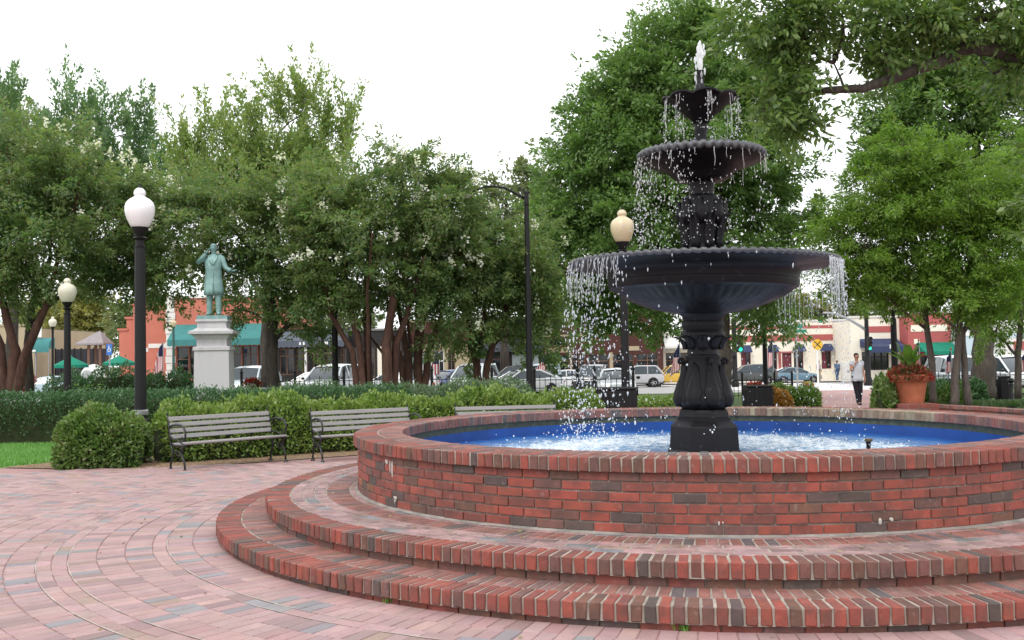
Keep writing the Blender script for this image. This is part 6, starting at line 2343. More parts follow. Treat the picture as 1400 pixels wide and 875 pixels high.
d = 60
p = at(150, 478, d)
g = gz(p.x, d)
k = d / FPX
ps_ = thing("parking_sign", "small blue sign with a white wheelchair figure beside the green umbrellas", "sign", (p.x, d, g))
h = p.z - g
MB().tube([(0, 0, -0.05), (0, 0, h - 0.3)], 0.04, 8).build("post", M_STEEL, ps_)
MB().cbox((0, -0.06, h), (7.6 * k, 0.03, 15 * k), 0.006).build("sign_plate", plain("sign_blue", (0.04, 0.17, 0.55), 0.5), ps_)
m = MB()
m.lathe([(0.055, -0.004), (0.085, -0.004), (0.085, 0.0), (0.055, 0.0), (0.055, -0.004)], 20)
m.v[-1] = np.column_stack((m.v[-1][:, 0] * 1.2, m.v[-1][:, 2] - 0.08, m.v[-1][:, 1] * 1.2 + h - 0.03))
m.box((-0.035, -0.085, h + 0.05), (0.01, -0.08, h + 0.16))
m.ellipsoid((-0.012, -0.082, h + 0.20), (0.035, 0.004, 0.035), 10, 6)
m.box((-0.02, -0.085, h + 0.03), (0.10, -0.08, h + 0.065))
m.build("wheelchair_mark", M_WHITE, ps_)

# utility cabinet by the cream building
d = 86
p = at(1157, 510, d)
g = gz(p.x, d) + 0.06
k = d / FPX
uc = thing("utility_cabinet", "pale utility cabinet against the cream building's right end", "cabinet", (p.x, d, g))
M_CAB = plain("cream_cabinet", (0.60, 0.57, 0.52), 0.6)
MB().cbox((0, 0, 0.85), (13 * k, 0.6, 1.7), 0.03).build("housing", M_CAB, uc)
MB().cbox((-0.05, -0.31, 0.85), (9 * k, 0.03, 1.3), 0.01).build("door", M_CAB, uc)
MB().ellipsoid((0.1, -0.33, 0.9), (0.14, 0.02, 0.14), 12, 6).build("round_plate", plain("grey_plate", (0.35, 0.32, 0.3), 0.6), uc, True)
# ================================================================== buildings round the square
M_CORAL = plain("coral_stucco", (0.52, 0.175, 0.125), 0.85, 0, 0.2, 0.08, 0.8, 0.1)
M_CREAM = plain("cream_stucco", (0.80, 0.745, 0.63), 0.85, 0, 0.2, 0.05, 0.8, 0.1)
M_REDBAND = plain("brick_red_paint", (0.42, 0.115, 0.11), 0.8, 0, 0.2, 0.08, 1.5, 0.1)
M_TANWALL = plain("tan_stucco", (0.40, 0.33, 0.22), 0.85, 0, 0.2, 0.08, 1, 0.1)
M_BROWNB = plain("dark_brown_brick", (0.085, 0.036, 0.031), 0.9, 0, 0.2, 0.25, 8, 0.3)
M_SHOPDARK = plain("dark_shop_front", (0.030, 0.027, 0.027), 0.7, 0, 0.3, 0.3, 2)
M_TEAL = plain("teal_canvas", (0.06, 0.21, 0.205), 0.85, 0, 0.2, 0.12, 2, 0.1)
M_NAVY = plain("navy_canvas", (0.045, 0.058, 0.12), 0.85, 0, 0.2, 0.15, 2, 0.1)
M_SLATEC = plain("slate_canvas", (0.10, 0.11, 0.14), 0.85, 0, 0.2, 0.15, 2, 0.1)
M_GREENC = plain("green_canvas", (0.015, 0.20, 0.13), 0.85, 0, 0.2, 0.12, 2, 0.1)
M_FRAME = plain("brown_frame", (0.16, 0.085, 0.055), 0.6)
M_MAROON = plain("maroon_paint", (0.15, 0.022, 0.035), 0.6)
M_ROOFT = plain("flat_roof", (0.2, 0.19, 0.18), 0.9)
M_QUOIN = plain("white_stone", (0.70, 0.68, 0.64), 0.8, 0, 0.2, 0.06, 2)
M_PALEBLUE = plain("pale_blue_wall", (0.50, 0.60, 0.66), 0.85, 0, 0.2, 0.05, 1)


class Facade:
    """a building whose street front stands at distance d; openings are given on the photograph's grid"""
    def __init__(self, name, label, px0, px1, top, d, wall, depth=14.0, group=None, cat_="building", sill=None):
        self.d, self.k = d, d / FPX
        a, b = at(px0, top, d), at(px1, top, d)
        self.x0 = a.x
        self.g = gz((a.x + b.x) / 2, d) - 0.02
        self.w, self.h = b.x - a.x, (a.z + b.z) / 2 - self.g
        self.px0, self.px1, self.top, self.wall, self.depth = px0, px1, top, wall, depth
        self.t = thing(name, label, cat_, (a.x, d, self.g), 0, group)
        self.open = []

    def X(self, px):
        return at(px, 480, self.d).x - self.x0

    def Z(self, py, px=None):
        return at(px if px is not None else (self.px0 + self.px1) / 2, py, self.d).z - self.g

    def opening(self, px0, py0, px1, py1, frame=None, pane=None, bars=0, transom=False, to_ground=False):
        x0, x1 = self.X(px0), self.X(px1)
        z1, z0 = self.Z(py0), (0.02 if to_ground else max(0.02, self.Z(py1)))
        self.open.append((x0, z0, x1, z1, frame or M_FRAME, pane or M_DARKGLASS, bars, transom))

    def finish(self, parapet=None):
        xs = sorted({0.0, self.w, *[o[0] for o in self.open], *[o[2] for o in self.open]})
        zs = sorted({-0.4, self.h, *[o[1] for o in self.open], *[o[3] for o in self.open]})
        m = MB()
        for i in range(len(xs) - 1):
            run = None
            for j in range(len(zs) - 1):
                cx_, cz = (xs[i] + xs[i + 1]) / 2, (zs[j] + zs[j + 1]) / 2
                hole = any(o[0] < cx_ < o[2] and o[1] < cz < o[3] for o in self.open)
                if not hole:
                    run = [zs[j], zs[j + 1]] if run is None else [run[0], zs[j + 1]]
                if (hole or j == len(zs) - 2) and run:
                    m.box((xs[i], 0, run[0]), (xs[i + 1], 0.35, run[1]))
                    run = None
        m.box((0, 0.352, -0.4), (self.w, self.depth, self.h - 0.25))
        m.build("wall", self.wall, self.t)
        MB().box((-0.12, -0.10, self.h + 0.002), (self.w + 0.12, 0.42, self.h + 0.16)).build("parapet_cap", parapet or self.wall, self.t)
        MB().box((0.05, 0.43, self.h - 0.248), (self.w - 0.05, self.depth - 0.05, self.h - 0.2)).build("roof", M_ROOFT, self.t)
        for (x0, z0, x1, z1, fr, pn, bars, tr) in self.open:
            f = MB()
            e = 0.07
            f.box((x0, 0.10, z0), (x0 + e, 0.2, z1)).box((x1 - e, 0.10, z0), (x1, 0.2, z1))
            f.box((x0 + e, 0.10, z1 - e), (x1 - e, 0.2, z1)).box((x0 + e, 0.10, z0), (x1 - e, 0.2, z0 + e))
            for q in range(bars):
                xx = x0 + (x1 - x0) * (q + 1) / (bars + 1)
                f.box((xx - 0.035, 0.11, z0 + e), (xx + 0.035, 0.19, z1 - e))
            if tr:
                zz2 = z0 + (z1 - z0) * 0.72
                f.box((x0 + e, 0.112, zz2 - 0.04), (x1 - e, 0.188, zz2 + 0.04))
            fo = f.build("window", fr, self.t)
            MB().box((x0 + 0.01, 0.205, z0 + 0.01), (x1 - 0.01, 0.235, z1 - 0.01)).build("pane", pn, fo)
        return self.t

    def band(self, py0, py1, mat, px0=None, px1=None, proud=0.04, name="band"):
        x0 = 0.0 if px0 is None else self.X(px0)
        x1 = self.w if px1 is None else self.X(px1)
        return MB().box((x0 + 0.003, -proud, self.Z(py1)), (x1 - 0.003, -0.003, self.Z(py0))).build(name, mat, self.t)

    def awning(self, px0, px1, py0, py1, mat, out=1.3, valance=0.28, scallop=True, inset=0.0):
        x0, x1 = self.X(px0), self.X(px1)
        zt, zb = self.Z(py0), self.Z(py1)
        zv = zb + valance
        ins = (x1 - x0) * inset
        m = MB()
        v = [(x0 + ins, -0.01, zt), (x1, -0.01, zt), (x0, -out, zv), (x1, -out, zv), (x0, -0.01, zv - 0.02), (x1, -0.01, zv - 0.02)]
        m.add(v, [(0, 2, 3, 1), (0, 4, 2), (1, 3, 5), (2, 4, 5, 3)])
        o = m.build("awning", mat, self.t)
        n = max(3, int((x1 - x0) / 0.35))
        mv = MB()
        vs, fs = [], []
        for i in range(n + 1):
            for q in range(3):
                if i == n and q:
                    break
                x = x0 + (x1 - x0) * (i + q / 3) / n
                dz = zb - (0.06 if (q and scallop) else 0)
                vs += [(x, -out - 0.012, zv + 0.004), (x, -out - 0.012, dz)]
        for i in range(len(vs) // 2 - 1):
            fs.append((2 * i, 2 * i + 1, 2 * i + 3, 2 * i + 2))
        vo = mv.add(vs, fs).build("valance", mat, o)
        so = vo.modifiers.new("thickness", 'SOLIDIFY')
        so.thickness = 0.012
        return o


def text_mesh(parent, body, size, loc, mat, name="lettering"):
    cu = bpy.data.curves.new(name, 'FONT')
    cu.body = body
    cu.size = size
    cu.extrude = 0.01
    cu.align_x = 'CENTER'
    cu.resolution_u = 2
    o = bpy.data.objects.new(name, cu)
    COL.objects.link(o)
    dg = bpy.context.evaluated_depsgraph_get()
    dg.update()
    me = bpy.data.meshes.new_from_object(o.evaluated_get(dg))
    bpy.data.objects.remove(o)
    me.materials.clear()
    me.materials.append(mat)
    t = link(name, me, parent)
    t.rotation_euler = (PI / 2, 0, 0)
    t.location = loc
    return t


# ---- coral shop with white corner stones and a long teal awning
f = Facade("shop_building", "coral stucco shop with a white quoined corner and long teal awning behind the statue", 228, 378, 407, 75, M_CORAL)
for (a, b, bars) in ((241, 258, 0), (258.6, 297, 2), (297.6, 330, 1), (330.6, 352, 1), (352.6, 372, 0)):
    f.opening(a, 473, b, 516, M_FRAME, M_DARKGLASS, bars, True, b == 258)
t = f.finish(M_QUOIN)
f.awning(240, 369, 443, 472, M_TEAL, 1.8, 0.42)
text_mesh(t, "30", 0.62, (f.X(327.5), -1.83, f.Z(463.0)), M_WHITE)
zt, zb = f.Z(406), 0.0
n = 13
for i in range(n):
    z0, z1 = zt * i / n, zt * (i + 1) / n
    e = 0.0 if i % 2 else 0.06
    MB().box((-0.03 - e, -0.09, z0 + 0.03), (f.X(239) + e, 0.02 - 0.022, z1 - 0.01)).build("quoin", M_QUOIN, t)
# its stepped side wing, part of the same building
for (a, b, top, dd) in ((163, 173, 452, 76.5), (173, 182, 436, 76.5), (182, 227.5, 417, 76.2)):
    g = Facade("side_wing", "stepped coral wing left of the white corner", a, b, top, dd, M_CORAL, 10)
    if b > 200:
        g.opening(213, 496, 222, 516, M_FRAME, M_SHOPDARK, 0, False, True)
    g.finish()
    if b > 200:
        g.band(470, 476, M_QUOIN, 203, 227)
        g.band(475.5, 481, M_QUOIN, 184, 203)
    off = g.t.location - t.location
    for ch in list(g.t.children):
        ch.parent = t
        ch.location = ch.location + off
    bpy.data.objects.remove(g.t)

# ---- low shop with the slate awning and white posts
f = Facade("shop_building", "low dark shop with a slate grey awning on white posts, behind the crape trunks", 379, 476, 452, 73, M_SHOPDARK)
for (a, b) in ((382, 402), (405, 421), (427, 443), (446, 460), (465, 474)):
    f.opening(a, 476, b, 512, M_FRAME, M_DARKGLASS, 1, True)
t = f.finish()
f.awning(378, 476, 452, 474, M_SLATEC, 1.7, 0.40)
for px in (424, 463):
    MB().lathe([(0.13, 0), (0.13, 0.12), (0.09, 0.16), (0.085, f.Z(474) - 0.1), (0.12, f.Z(474))], 12, f.X(px), -1.6).build("post", M_WHITE, t, 40)
m = MB()
for px in (416, 421, 444, 450, 452):
    m.box((f.X(px), -1.735, f.Z(472)), (f.X(px + 2.4), -1.722, f.Z(468)))
m.build("awning_mark", M_WHITE, t)
MB().box((f.X(427), -0.05, f.Z(484.5)), (f.X(456), -0.005, f.Z(482))).build("sign_strip", M_TANWALL, t)

# ---- pale and tan fronts behind the trunks
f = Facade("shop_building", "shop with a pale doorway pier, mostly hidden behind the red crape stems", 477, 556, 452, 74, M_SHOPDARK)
for (a, b) in ((480, 512), (534, 554)):
    f.opening(a, 474, b, 515, M_FRAME, M_DARKGLASS, 2, True)
t = f.finish(M_ROOFT)
MB().box((f.X(516), -0.06, 0), (f.X(531), -0.004, f.Z(474))).build("pier", M_CREAM, t)
f = Facade("shop_building", "tan stucco shop with white framed doors behind the drooping flag", 557, 642, 440, 76, M_TANWALL)
for (a, b, y0) in ((561, 574, 478), (577, 590, 482), (593, 607, 479), (612, 622, 478)):
    f.opening(a, y0, b, 516, M_WHITE if a in (577, 593) else M_FRAME, M_DARKGLASS, 1, True, True)
t = f.finish()
f.band(440, 470, M_BROWNB)
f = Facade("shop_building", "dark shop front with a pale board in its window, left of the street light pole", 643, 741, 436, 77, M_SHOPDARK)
for (a, b) in ((646, 668), (672, 696), (700, 738)):
    f.opening(a, 480, b, 518, M_FRAME, M_DARKGLASS, 1, True)
t = f.finish(M_ROOFT)
f.awning(643, 741, 466, 480, M_SLATEC, 1.2, 0.25)
MB().box((f.X(700), -0.02, f.Z(501)), (f.X(736), 0.09, f.Z(485))).build("pale_board", plain("pale_board", (0.42, 0.48, 0.48), 0.6), t)
MB().box((f.X(648), -0.02, f.Z(502)), (f.X(668), 0.09, f.Z(487))).build("lilac_board", plain("lilac_board", (0.26, 0.25, 0.33), 0.6), t)
f = Facade("shop_building", "dark brown brick shop row with tan framed upper window, seen through the falling water", 742, 905, 418, 92, M_BROWNB)
f.opening(748, 461, 777, 472, M_TANWALL, M_DARKGLASS, 0)
for (a, b) in ((748, 777), (782, 800), (804, 832), (838, 866), (870, 900)):
    f.opening(a, 484, b, 518, M_FRAME, M_DARKGLASS, 1, True)
t = f.finish()
f.band(456.5, 459, M_TANWALL, 742, 812)
f.band(474, 481, M_TANWALL, 745, 780)
f.band(474, 480, M_TANWALL, 858, 874)
f.band(482, 516, M_TANWALL, 779, 781.5, 0.05, "pilaster")
f.band(482, 516, M_TANWALL, 833, 837.5, 0.05, "pilaster")
f = Facade("shop_building", "pale shop with white canopy glimpsed just left of the fountain column", 906, 965, 452, 94, M_CREAM)
for (a, b) in ((910, 924), (928, 945), (949, 962)):
    f.opening(a, 482, b, 519, M_FRAME, M_DARKGLASS, 1, True)
f.finish(M_QUOIN)
f.awning(906, 965, 458, 476, M_QUOIN, 1.5, 0.2, False)

# ---- the cream building with red bands
f = Facade("shop_building", "cream building with red painted bands and small navy window awnings, right of the fountain", 985, 1160, 440, 97, M_CREAM)
for (a, b) in ((1013, 1026), (1049, 1062), (1085, 1098), (1123, 1136)):
    f.opening(a, 481, b, 505, M_MAROON, M_DARKGLASS, 1)
f.opening(1069, 482.5, 1082, 519, M_MAROON, M_MAROON, 0, False, True)
t = f.finish(M_QUOIN)
f.band(445.5, 449.5, M_REDBAND)
f.band(458, 466.5, M_REDBAND)
# the red ground between the cream arrow panels
f.band(449.8, 457.7, M_REDBAND, 1075, 1086)
f.band(449.8, 457.7, M_REDBAND, 1154, 1160)
for px, w in ((1074.5, 1), (1154.0, 1)):
    xa = f.X(px)
    zc, hz = (f.Z(449.8) + f.Z(457.7)) / 2, (f.Z(449.8) - f.Z(457.7)) / 2
    MB().prism([(xa - 0.003, zc - hz), (xa + 0.45, zc), (xa - 0.003, zc + hz)], 'y', -0.052, -0.041).build("arrow_panel", M_CREAM, t)
for (a, b) in ((1011, 1026), (1047, 1062), (1083, 1099), (1121, 1137)):
    f.awning(a, b, 471, 481, M_NAVY, 0.9, 0.08, False, 0.35)
for px in (1013.6, 1124):
    MB().box((f.X(px), -0.04, f.Z(505)), (f.X(px + 4.5), 0.09, f.Z(483))).build("window_poster", M_MAROON, t)
f.band(480.6, 482.2, M_REDBAND, 1062, 1084, 0.06, "door_hood")
f.band(482.4, 519, M_REDBAND, 1064, 1067.5, 0.06, "door_surround")
# ---- neighbour with the big navy awning
f = Facade("shop_building", "cream shop with one red stripe and a broad navy awning behind the signal pole", 1161.5, 1239, 434, 92, M_CREAM)
f.opening(1178, 481, 1215, 506, M_SHOPDARK, M_DARKGLASS, 3, True)
t = f.finish(M_QUOIN)
f.band(446, 454.5, M_REDBAND, 1184, 1226)
f.awning(1176, 1226, 463, 482, M_NAVY, 2.2, 0.5, False)
MB().box((f.X(1176), -2.25, f.Z(473)), (f.X(1226), -2.215, f.Z(472))).build("awning_seam", M_SLATEC, t)
MB().box((f.X(1204), -2.26, f.Z(477)), (f.X(1210), -2.22, f.Z(471.5))).build("awning_badge", M_WHITE, t)
# ---- red shop with green awning
f = Facade("shop_building", "red painted shop with cream panels and a green awning behind the young trees", 1240.5, 1312, 428, 90, M_REDBAND)
for (a, b) in ((1258, 1275), (1279, 1295), (1298, 1309)):
    f.opening(a, 487, b, 512, M_SHOPDARK, M_DARKGLASS, 1, True)
t = f.finish(M_QUOIN)
for (a, b) in ((1246, 1264), (1272, 1296)):
    f.band(444, 453, M_CREAM, a, b)
f.band(463, 470, M_CREAM, 1250, 1258)
f.awning(1253, 1312, 468, 485, M_GREENC, 1.8, 0.3, False)
# ---- white and pale blue fronts at the far right
f = Facade("shop_building", "pale blue and white shop front behind the massive trunk at right", 1313, 1366, 436, 88, M_PALEBLUE)
for (a, b) in ((1318, 1330), (1350, 1362)):
    f.opening(a, 485, b, 512, M_WHITE, M_DARKGLASS, 1, True)
f.finish(M_QUOIN)
f.band(452, 459, M_WHITE)
f = Facade("shop_building", "white store with a red sign board at the right edge", 1367, 1450, 440, 86, M_QUOIN)
for (a, b) in ((1370, 1392), (1398, 1440)):
    f.opening(a, 486, b, 515, M_WHITE, M_DARKGLASS, 2, True)
f.finish(M_QUOIN)
f.band(466, 478, M_REDBAND, 1386, 1450, 0.08, "sign_board")
f.band(455, 461, M_PALEBLUE)

# ---- far left: tan wall, teal dome awning, white sign
f = Facade("shop_building", "tan walled shop behind the trunks at the far left", -60, 47, 446, 80, M_TANWALL)
f.opening(-30, 470, 10, 515, M_FRAME, M_DARKGLASS, 2, True)
f.finish()
d = 78
k = d / FPX
a_ = at(60, 470, d)
g = gz(a_.x, d)
ta = thing("shop_awning", "round topped teal awning above a shop door beside the distant lamp", "awning", (a_.x, d, g))
h = at(60, 477, d).z - g
vs, fs = [], []
for i in range(13):
    a = PI * i / 24
    for x in (-0.9, 0.85):
        vs.append((x, -1.0 * math.sin(a), h + 0.85 * math.cos(a)))
for i in range(12):
    fs.append((2 * i, 2 * i + 1, 2 * i + 3, 2 * i + 2))
fs.append(tuple(2 * i for i in range(13)) + (26,))
fs.append(tuple(2 * i + 1 for i in range(13)) + (27,))
vs += [(-0.9, 0, h), (0.85, 0, h)]
MB().add(vs, fs).build("canopy", M_TEAL, ta, False, None, False)
MB().box((-0.9, -1.02, h - 0.28), (0.85, -0.99, h - 0.004)).build("valance", M_TEAL, ta)
MB().box((-0.85, -1.035, h - 0.22), (-0.15, -1.022, h - 0.08)).build("awning_mark", M_WHITE, ta)
for s in (-0.88, 0.83):
    MB().tube([(s, -0.98, -0.05), (s, -0.98, h - 0.005)], 0.04, 8).build("post", M_STEEL, ta)
a_ = at(54, 449, d)
sg_ = thing("shop_sign", "white hanging sign board with a small dark bird-like mark above the teal awning", "sign", (a_.x, d - 0.6, g))
hz = a_.z - g
MB().cbox((0, 0, hz), (0.9, 0.08, 1.42), 0.02).build("board", M_WHITE, sg_)
m = MB()
m.ellipsoid((0.02, -0.045, hz - 0.15), (0.17, 0.006, 0.07), 10, 6)
m.ellipsoid((0.14, -0.045, hz - 0.22), (0.09, 0.006, 0.04), 10, 6)
m.ellipsoid((-0.12, -0.045, hz - 0.08), (0.06, 0.006, 0.05), 10, 6)
m.build("bird_mark", plain("sign_ink", (0.03, 0.04, 0.08), 0.6), sg_)
MB().tube([(0, 0, -0.05), (0, 0, hz - 0.6)], 0.06, 8).build("post", M_STEEL, sg_)

# dark screen fence and pavilion
f = Facade("screen_fence", "dark panelled screen fence behind the cafe umbrellas", 76, 146, 477, 82, M_SHOPDARK, 0.5, None, "fence")
m = MB()
t = f.t
for i in range(9):
    x = f.w * i / 8
    MB().box((x - 0.06, -0.06, 0), (x + 0.06, -0.002, f.h + 0.08)).build("post", M_POST, t)
for i in range(8):
    MB().box((f.w * i / 8 + 0.065, 0, 0.02), (f.w * (i + 1) / 8 - 0.065, 0.06, f.h)).build("panel", plain("navy_screen", (0.02, 0.024, 0.035), 0.7), t)
d = 79
a_, b_ = at(111, 470, d), at(149, 470, d)
g = gz(a_.x, d)
k = d / FPX
pv = thing("pavilion", "small open pavilion with a grey pyramid roof on wooden posts", "pavilion", ((a_.x + b_.x) / 2, d, g))
w = (b_.x - a_.x) / 2
h = a_.z - g
top = at(138, 452, d)
MB().add([(-w, -w, h), (w, -w, h), (w, w, h), (-w, w, h), (w * 0.35, 0, top.z - g), (-w * 1.0, -w * 1.0, h - 0.12), (w, -w, h - 0.12), (w, w, h - 0.12), (-w, w, h - 0.12)], [(0, 1, 4), (1, 2, 4), (2, 3, 4), (3, 0, 4), (0, 5, 6, 1), (1, 6, 7, 2), (2, 7, 8, 3), (3, 8, 5, 0), (5, 8, 7, 6)]).build("roof", plain("grey_shingle", (0.30, 0.27, 0.28), 0.9, 0, 0.2, 0.15, 4, 0.3), pv)
for sx_ in (-0.2, 0.62):
    for sy_ in (-0.6, 0.6):
        MB().box((sx_ * w - 0.09, sy_ * w - 0.09, -0.1), (sx_ * w + 0.09, sy_ * w + 0.09, h - 0.122)).build("post", M_FRAME, pv)


def umbrella(label, px, py_top, py_rim, wpx, d, mat):
    a = at(px, py_top, d)
    g = gz(a.x, d)
    k = d / FPX
    r = wpx / 2 * k
    zt, zr = a.z - g, at(px, py_rim, d).z - g
    t = thing("umbrella", label, "umbrella", (a.x, d, g), 0, "cafe umbrellas")
    vs, fs = [(0, 0, zt)], []
    for j in range(8):
        an = 2 * PI * j / 8 + 0.2
        vs.append((r * math.cos(an), r * math.sin(an), zr))
    for j in range(8):
        an = 2 * PI * j / 8 + 0.2
        vs.append((r * math.cos(an), r * math.sin(an), zr - 0.2))
    for j in range(8):
        j2 = (j + 1) % 8
        fs += [(0, 1 + j, 1 + j2), (1 + j, 9 + j, 9 + j2, 1 + j2)]
    o = MB().add(vs, fs).build("canopy", mat, t, False, None, False)
    so = o.modifiers.new("thickness", 'SOLIDIFY')
    so.thickness = 0.02
    MB().tube([(0, 0, 0), (0, 0, zt + 0.1)], 0.03, 8).build("pole", M_STEEL, t)
    MB().lathe([(0.0, 0.0), (0.3, 0.0), (0.28, 0.07), (0.05, 0.1), (0.0, 0.1)], 12).build("foot", M_POST, t, 40)


umbrella("green cafe umbrella crossed by the cream globed lamp post", 97, 487, 499, 46, 70, M_GREENC)
umbrella("green cafe umbrella left of the big white globed lamp post", 163, 486, 496, 44, 68, M_GREENC)
umbrella("grey-green umbrella before the tan shop, left of the drooping flag", 571, 481, 494, 22, 70, plain("faded_green_canvas", (0.10, 0.17, 0.13), 0.85))
umbrella("dark green umbrella before the brown brick shop row", 760, 482, 491, 30, 84, plain("dark_green_canvas", (0.03, 0.08, 0.065), 0.85))
d = 72
a_ = at(128, 503, d)
g = gz(a_.x, d)
k = d / FPX
tt_ = thing("white_tent", "rounded white tent top between the two green umbrellas", "tent", (a_.x, d, g))
zc = at(128, 512, d).z - g
vs, fs = [], []
MB().lathe([(16 * k, 0.0), (16.5 * k, zc), (15 * k, zc + 5 * k), (11 * k, zc + 10 * k), (5 * k, zc + 13 * k), (0.0, zc + 14 * k)], 16).build("tent_cloth", M_WHITE, tt_, True)
MB().tube([(0, 0, 0), (0, 0, zc + 14.5 * k)], 0.04, 6).build("pole", M_STEEL, tt_)

# ================================================================== vehicles
def paint_material():
    t = NT("car_paint")
    oi = t.n("ObjectInfo")
    nz = t.noise(t.coords(), 0.8, 3)
    c = t.mix(t.math('MULTIPLY', nz, 0.2), oi.outputs["Color"], (0.2, 0.18, 0.16))
    return t.done(t.bsdf(c, 0.28, 0, 0.5, None, 0.6))


M_PAINT = paint_material()
M_CARGLASS = plain("car_glass", (0.03, 0.045, 0.055), 0.05, 0, 0.5, 0.2, 1)
M_TAIL = plain("red_tail_lamp", (0.42, 0.01, 0.01), 0.25)
M_HEAD = plain("clear_headlamp", (0.62, 0.63, 0.64), 0.15, 0.3)
M_TRIM = plain("black_trim", (0.02, 0.02, 0.021), 0.6)

KINDS = {
    'sedan': dict(L=4.6, W=0.88, body=[(2.3, .50, .62, .62), (2.22, .30, .72, .76), (1.9, .24, .78, .85), (1.0, .22, .92, .88), (0, .22, .95, .89), (-1.2, .22, .97, .89), (-1.7, .24, .97, .87), (-2.2, .30, .92, .78), (-2.3, .5, .70, .66)],
                  cab=[(1.05, .92, .78), (0.35, 1.36, .60), (-0.3, 1.43, .60), (-0.85, 1.40, .59), (-1.72, .97, .74)], ax=(1.42, -1.36), rt=0.31),
    'suv': dict(L=4.6, W=0.92, body=[(2.3, .55, .74, .66), (2.22, .36, .88, .80), (1.9, .32, .96, .88), (1.1, .30, 1.05, .92), (0, .30, 1.07, .92), (-1.6, .30, 1.08, .92), (-2.2, .36, 1.08, .88), (-2.3, .5, .95, .82)],
                cab=[(1.15, 1.05, .82), (0.45, 1.64, .68), (-0.4, 1.74, .69), (-1.7, 1.72, .68), (-2.22, 1.08, .78)], ax=(1.42, -1.42), rt=0.36),
    'minivan': dict(L=4.8, W=0.96, body=[(2.4, .50, .66, .70), (2.3, .32, .82, .84), (1.9, .28, .96, .93), (1.3, .26, 1.05, .96), (0, .26, 1.06, .96), (-1.9, .26, 1.06, .96), (-2.3, .32, 1.06, .90), (-2.4, .5, .92, .84)],
                    cab=[(1.75, 1.0, .86), (0.75, 1.66, .70), (0.0, 1.78, .72), (-1.8, 1.76, .72), (-2.32, 1.06, .82)], ax=(1.5, -1.45), rt=0.33),
    'pickup': dict(L=5.3, W=0.95, body=[(2.65, .60, .80, .72), (2.55, .42, .96, .86), (2.1, .38, 1.04, .93), (1.2, .36, 1.10, .95), (0, .36, 1.12, .95), (-0.62, .36, 1.12, .95), (-0.66, .36, 1.10, .95), (-2.5, .40, 1.10, .95), (-2.65, .5, 1.05, .92)],
                   cab=[(1.2, 1.10, .84), (0.6, 1.70, .70), (-0.1, 1.78, .70), (-0.5, 1.76, .70), (-0.66, 1.12, .84)], ax=(1.7, -1.65), rt=0.38),
}


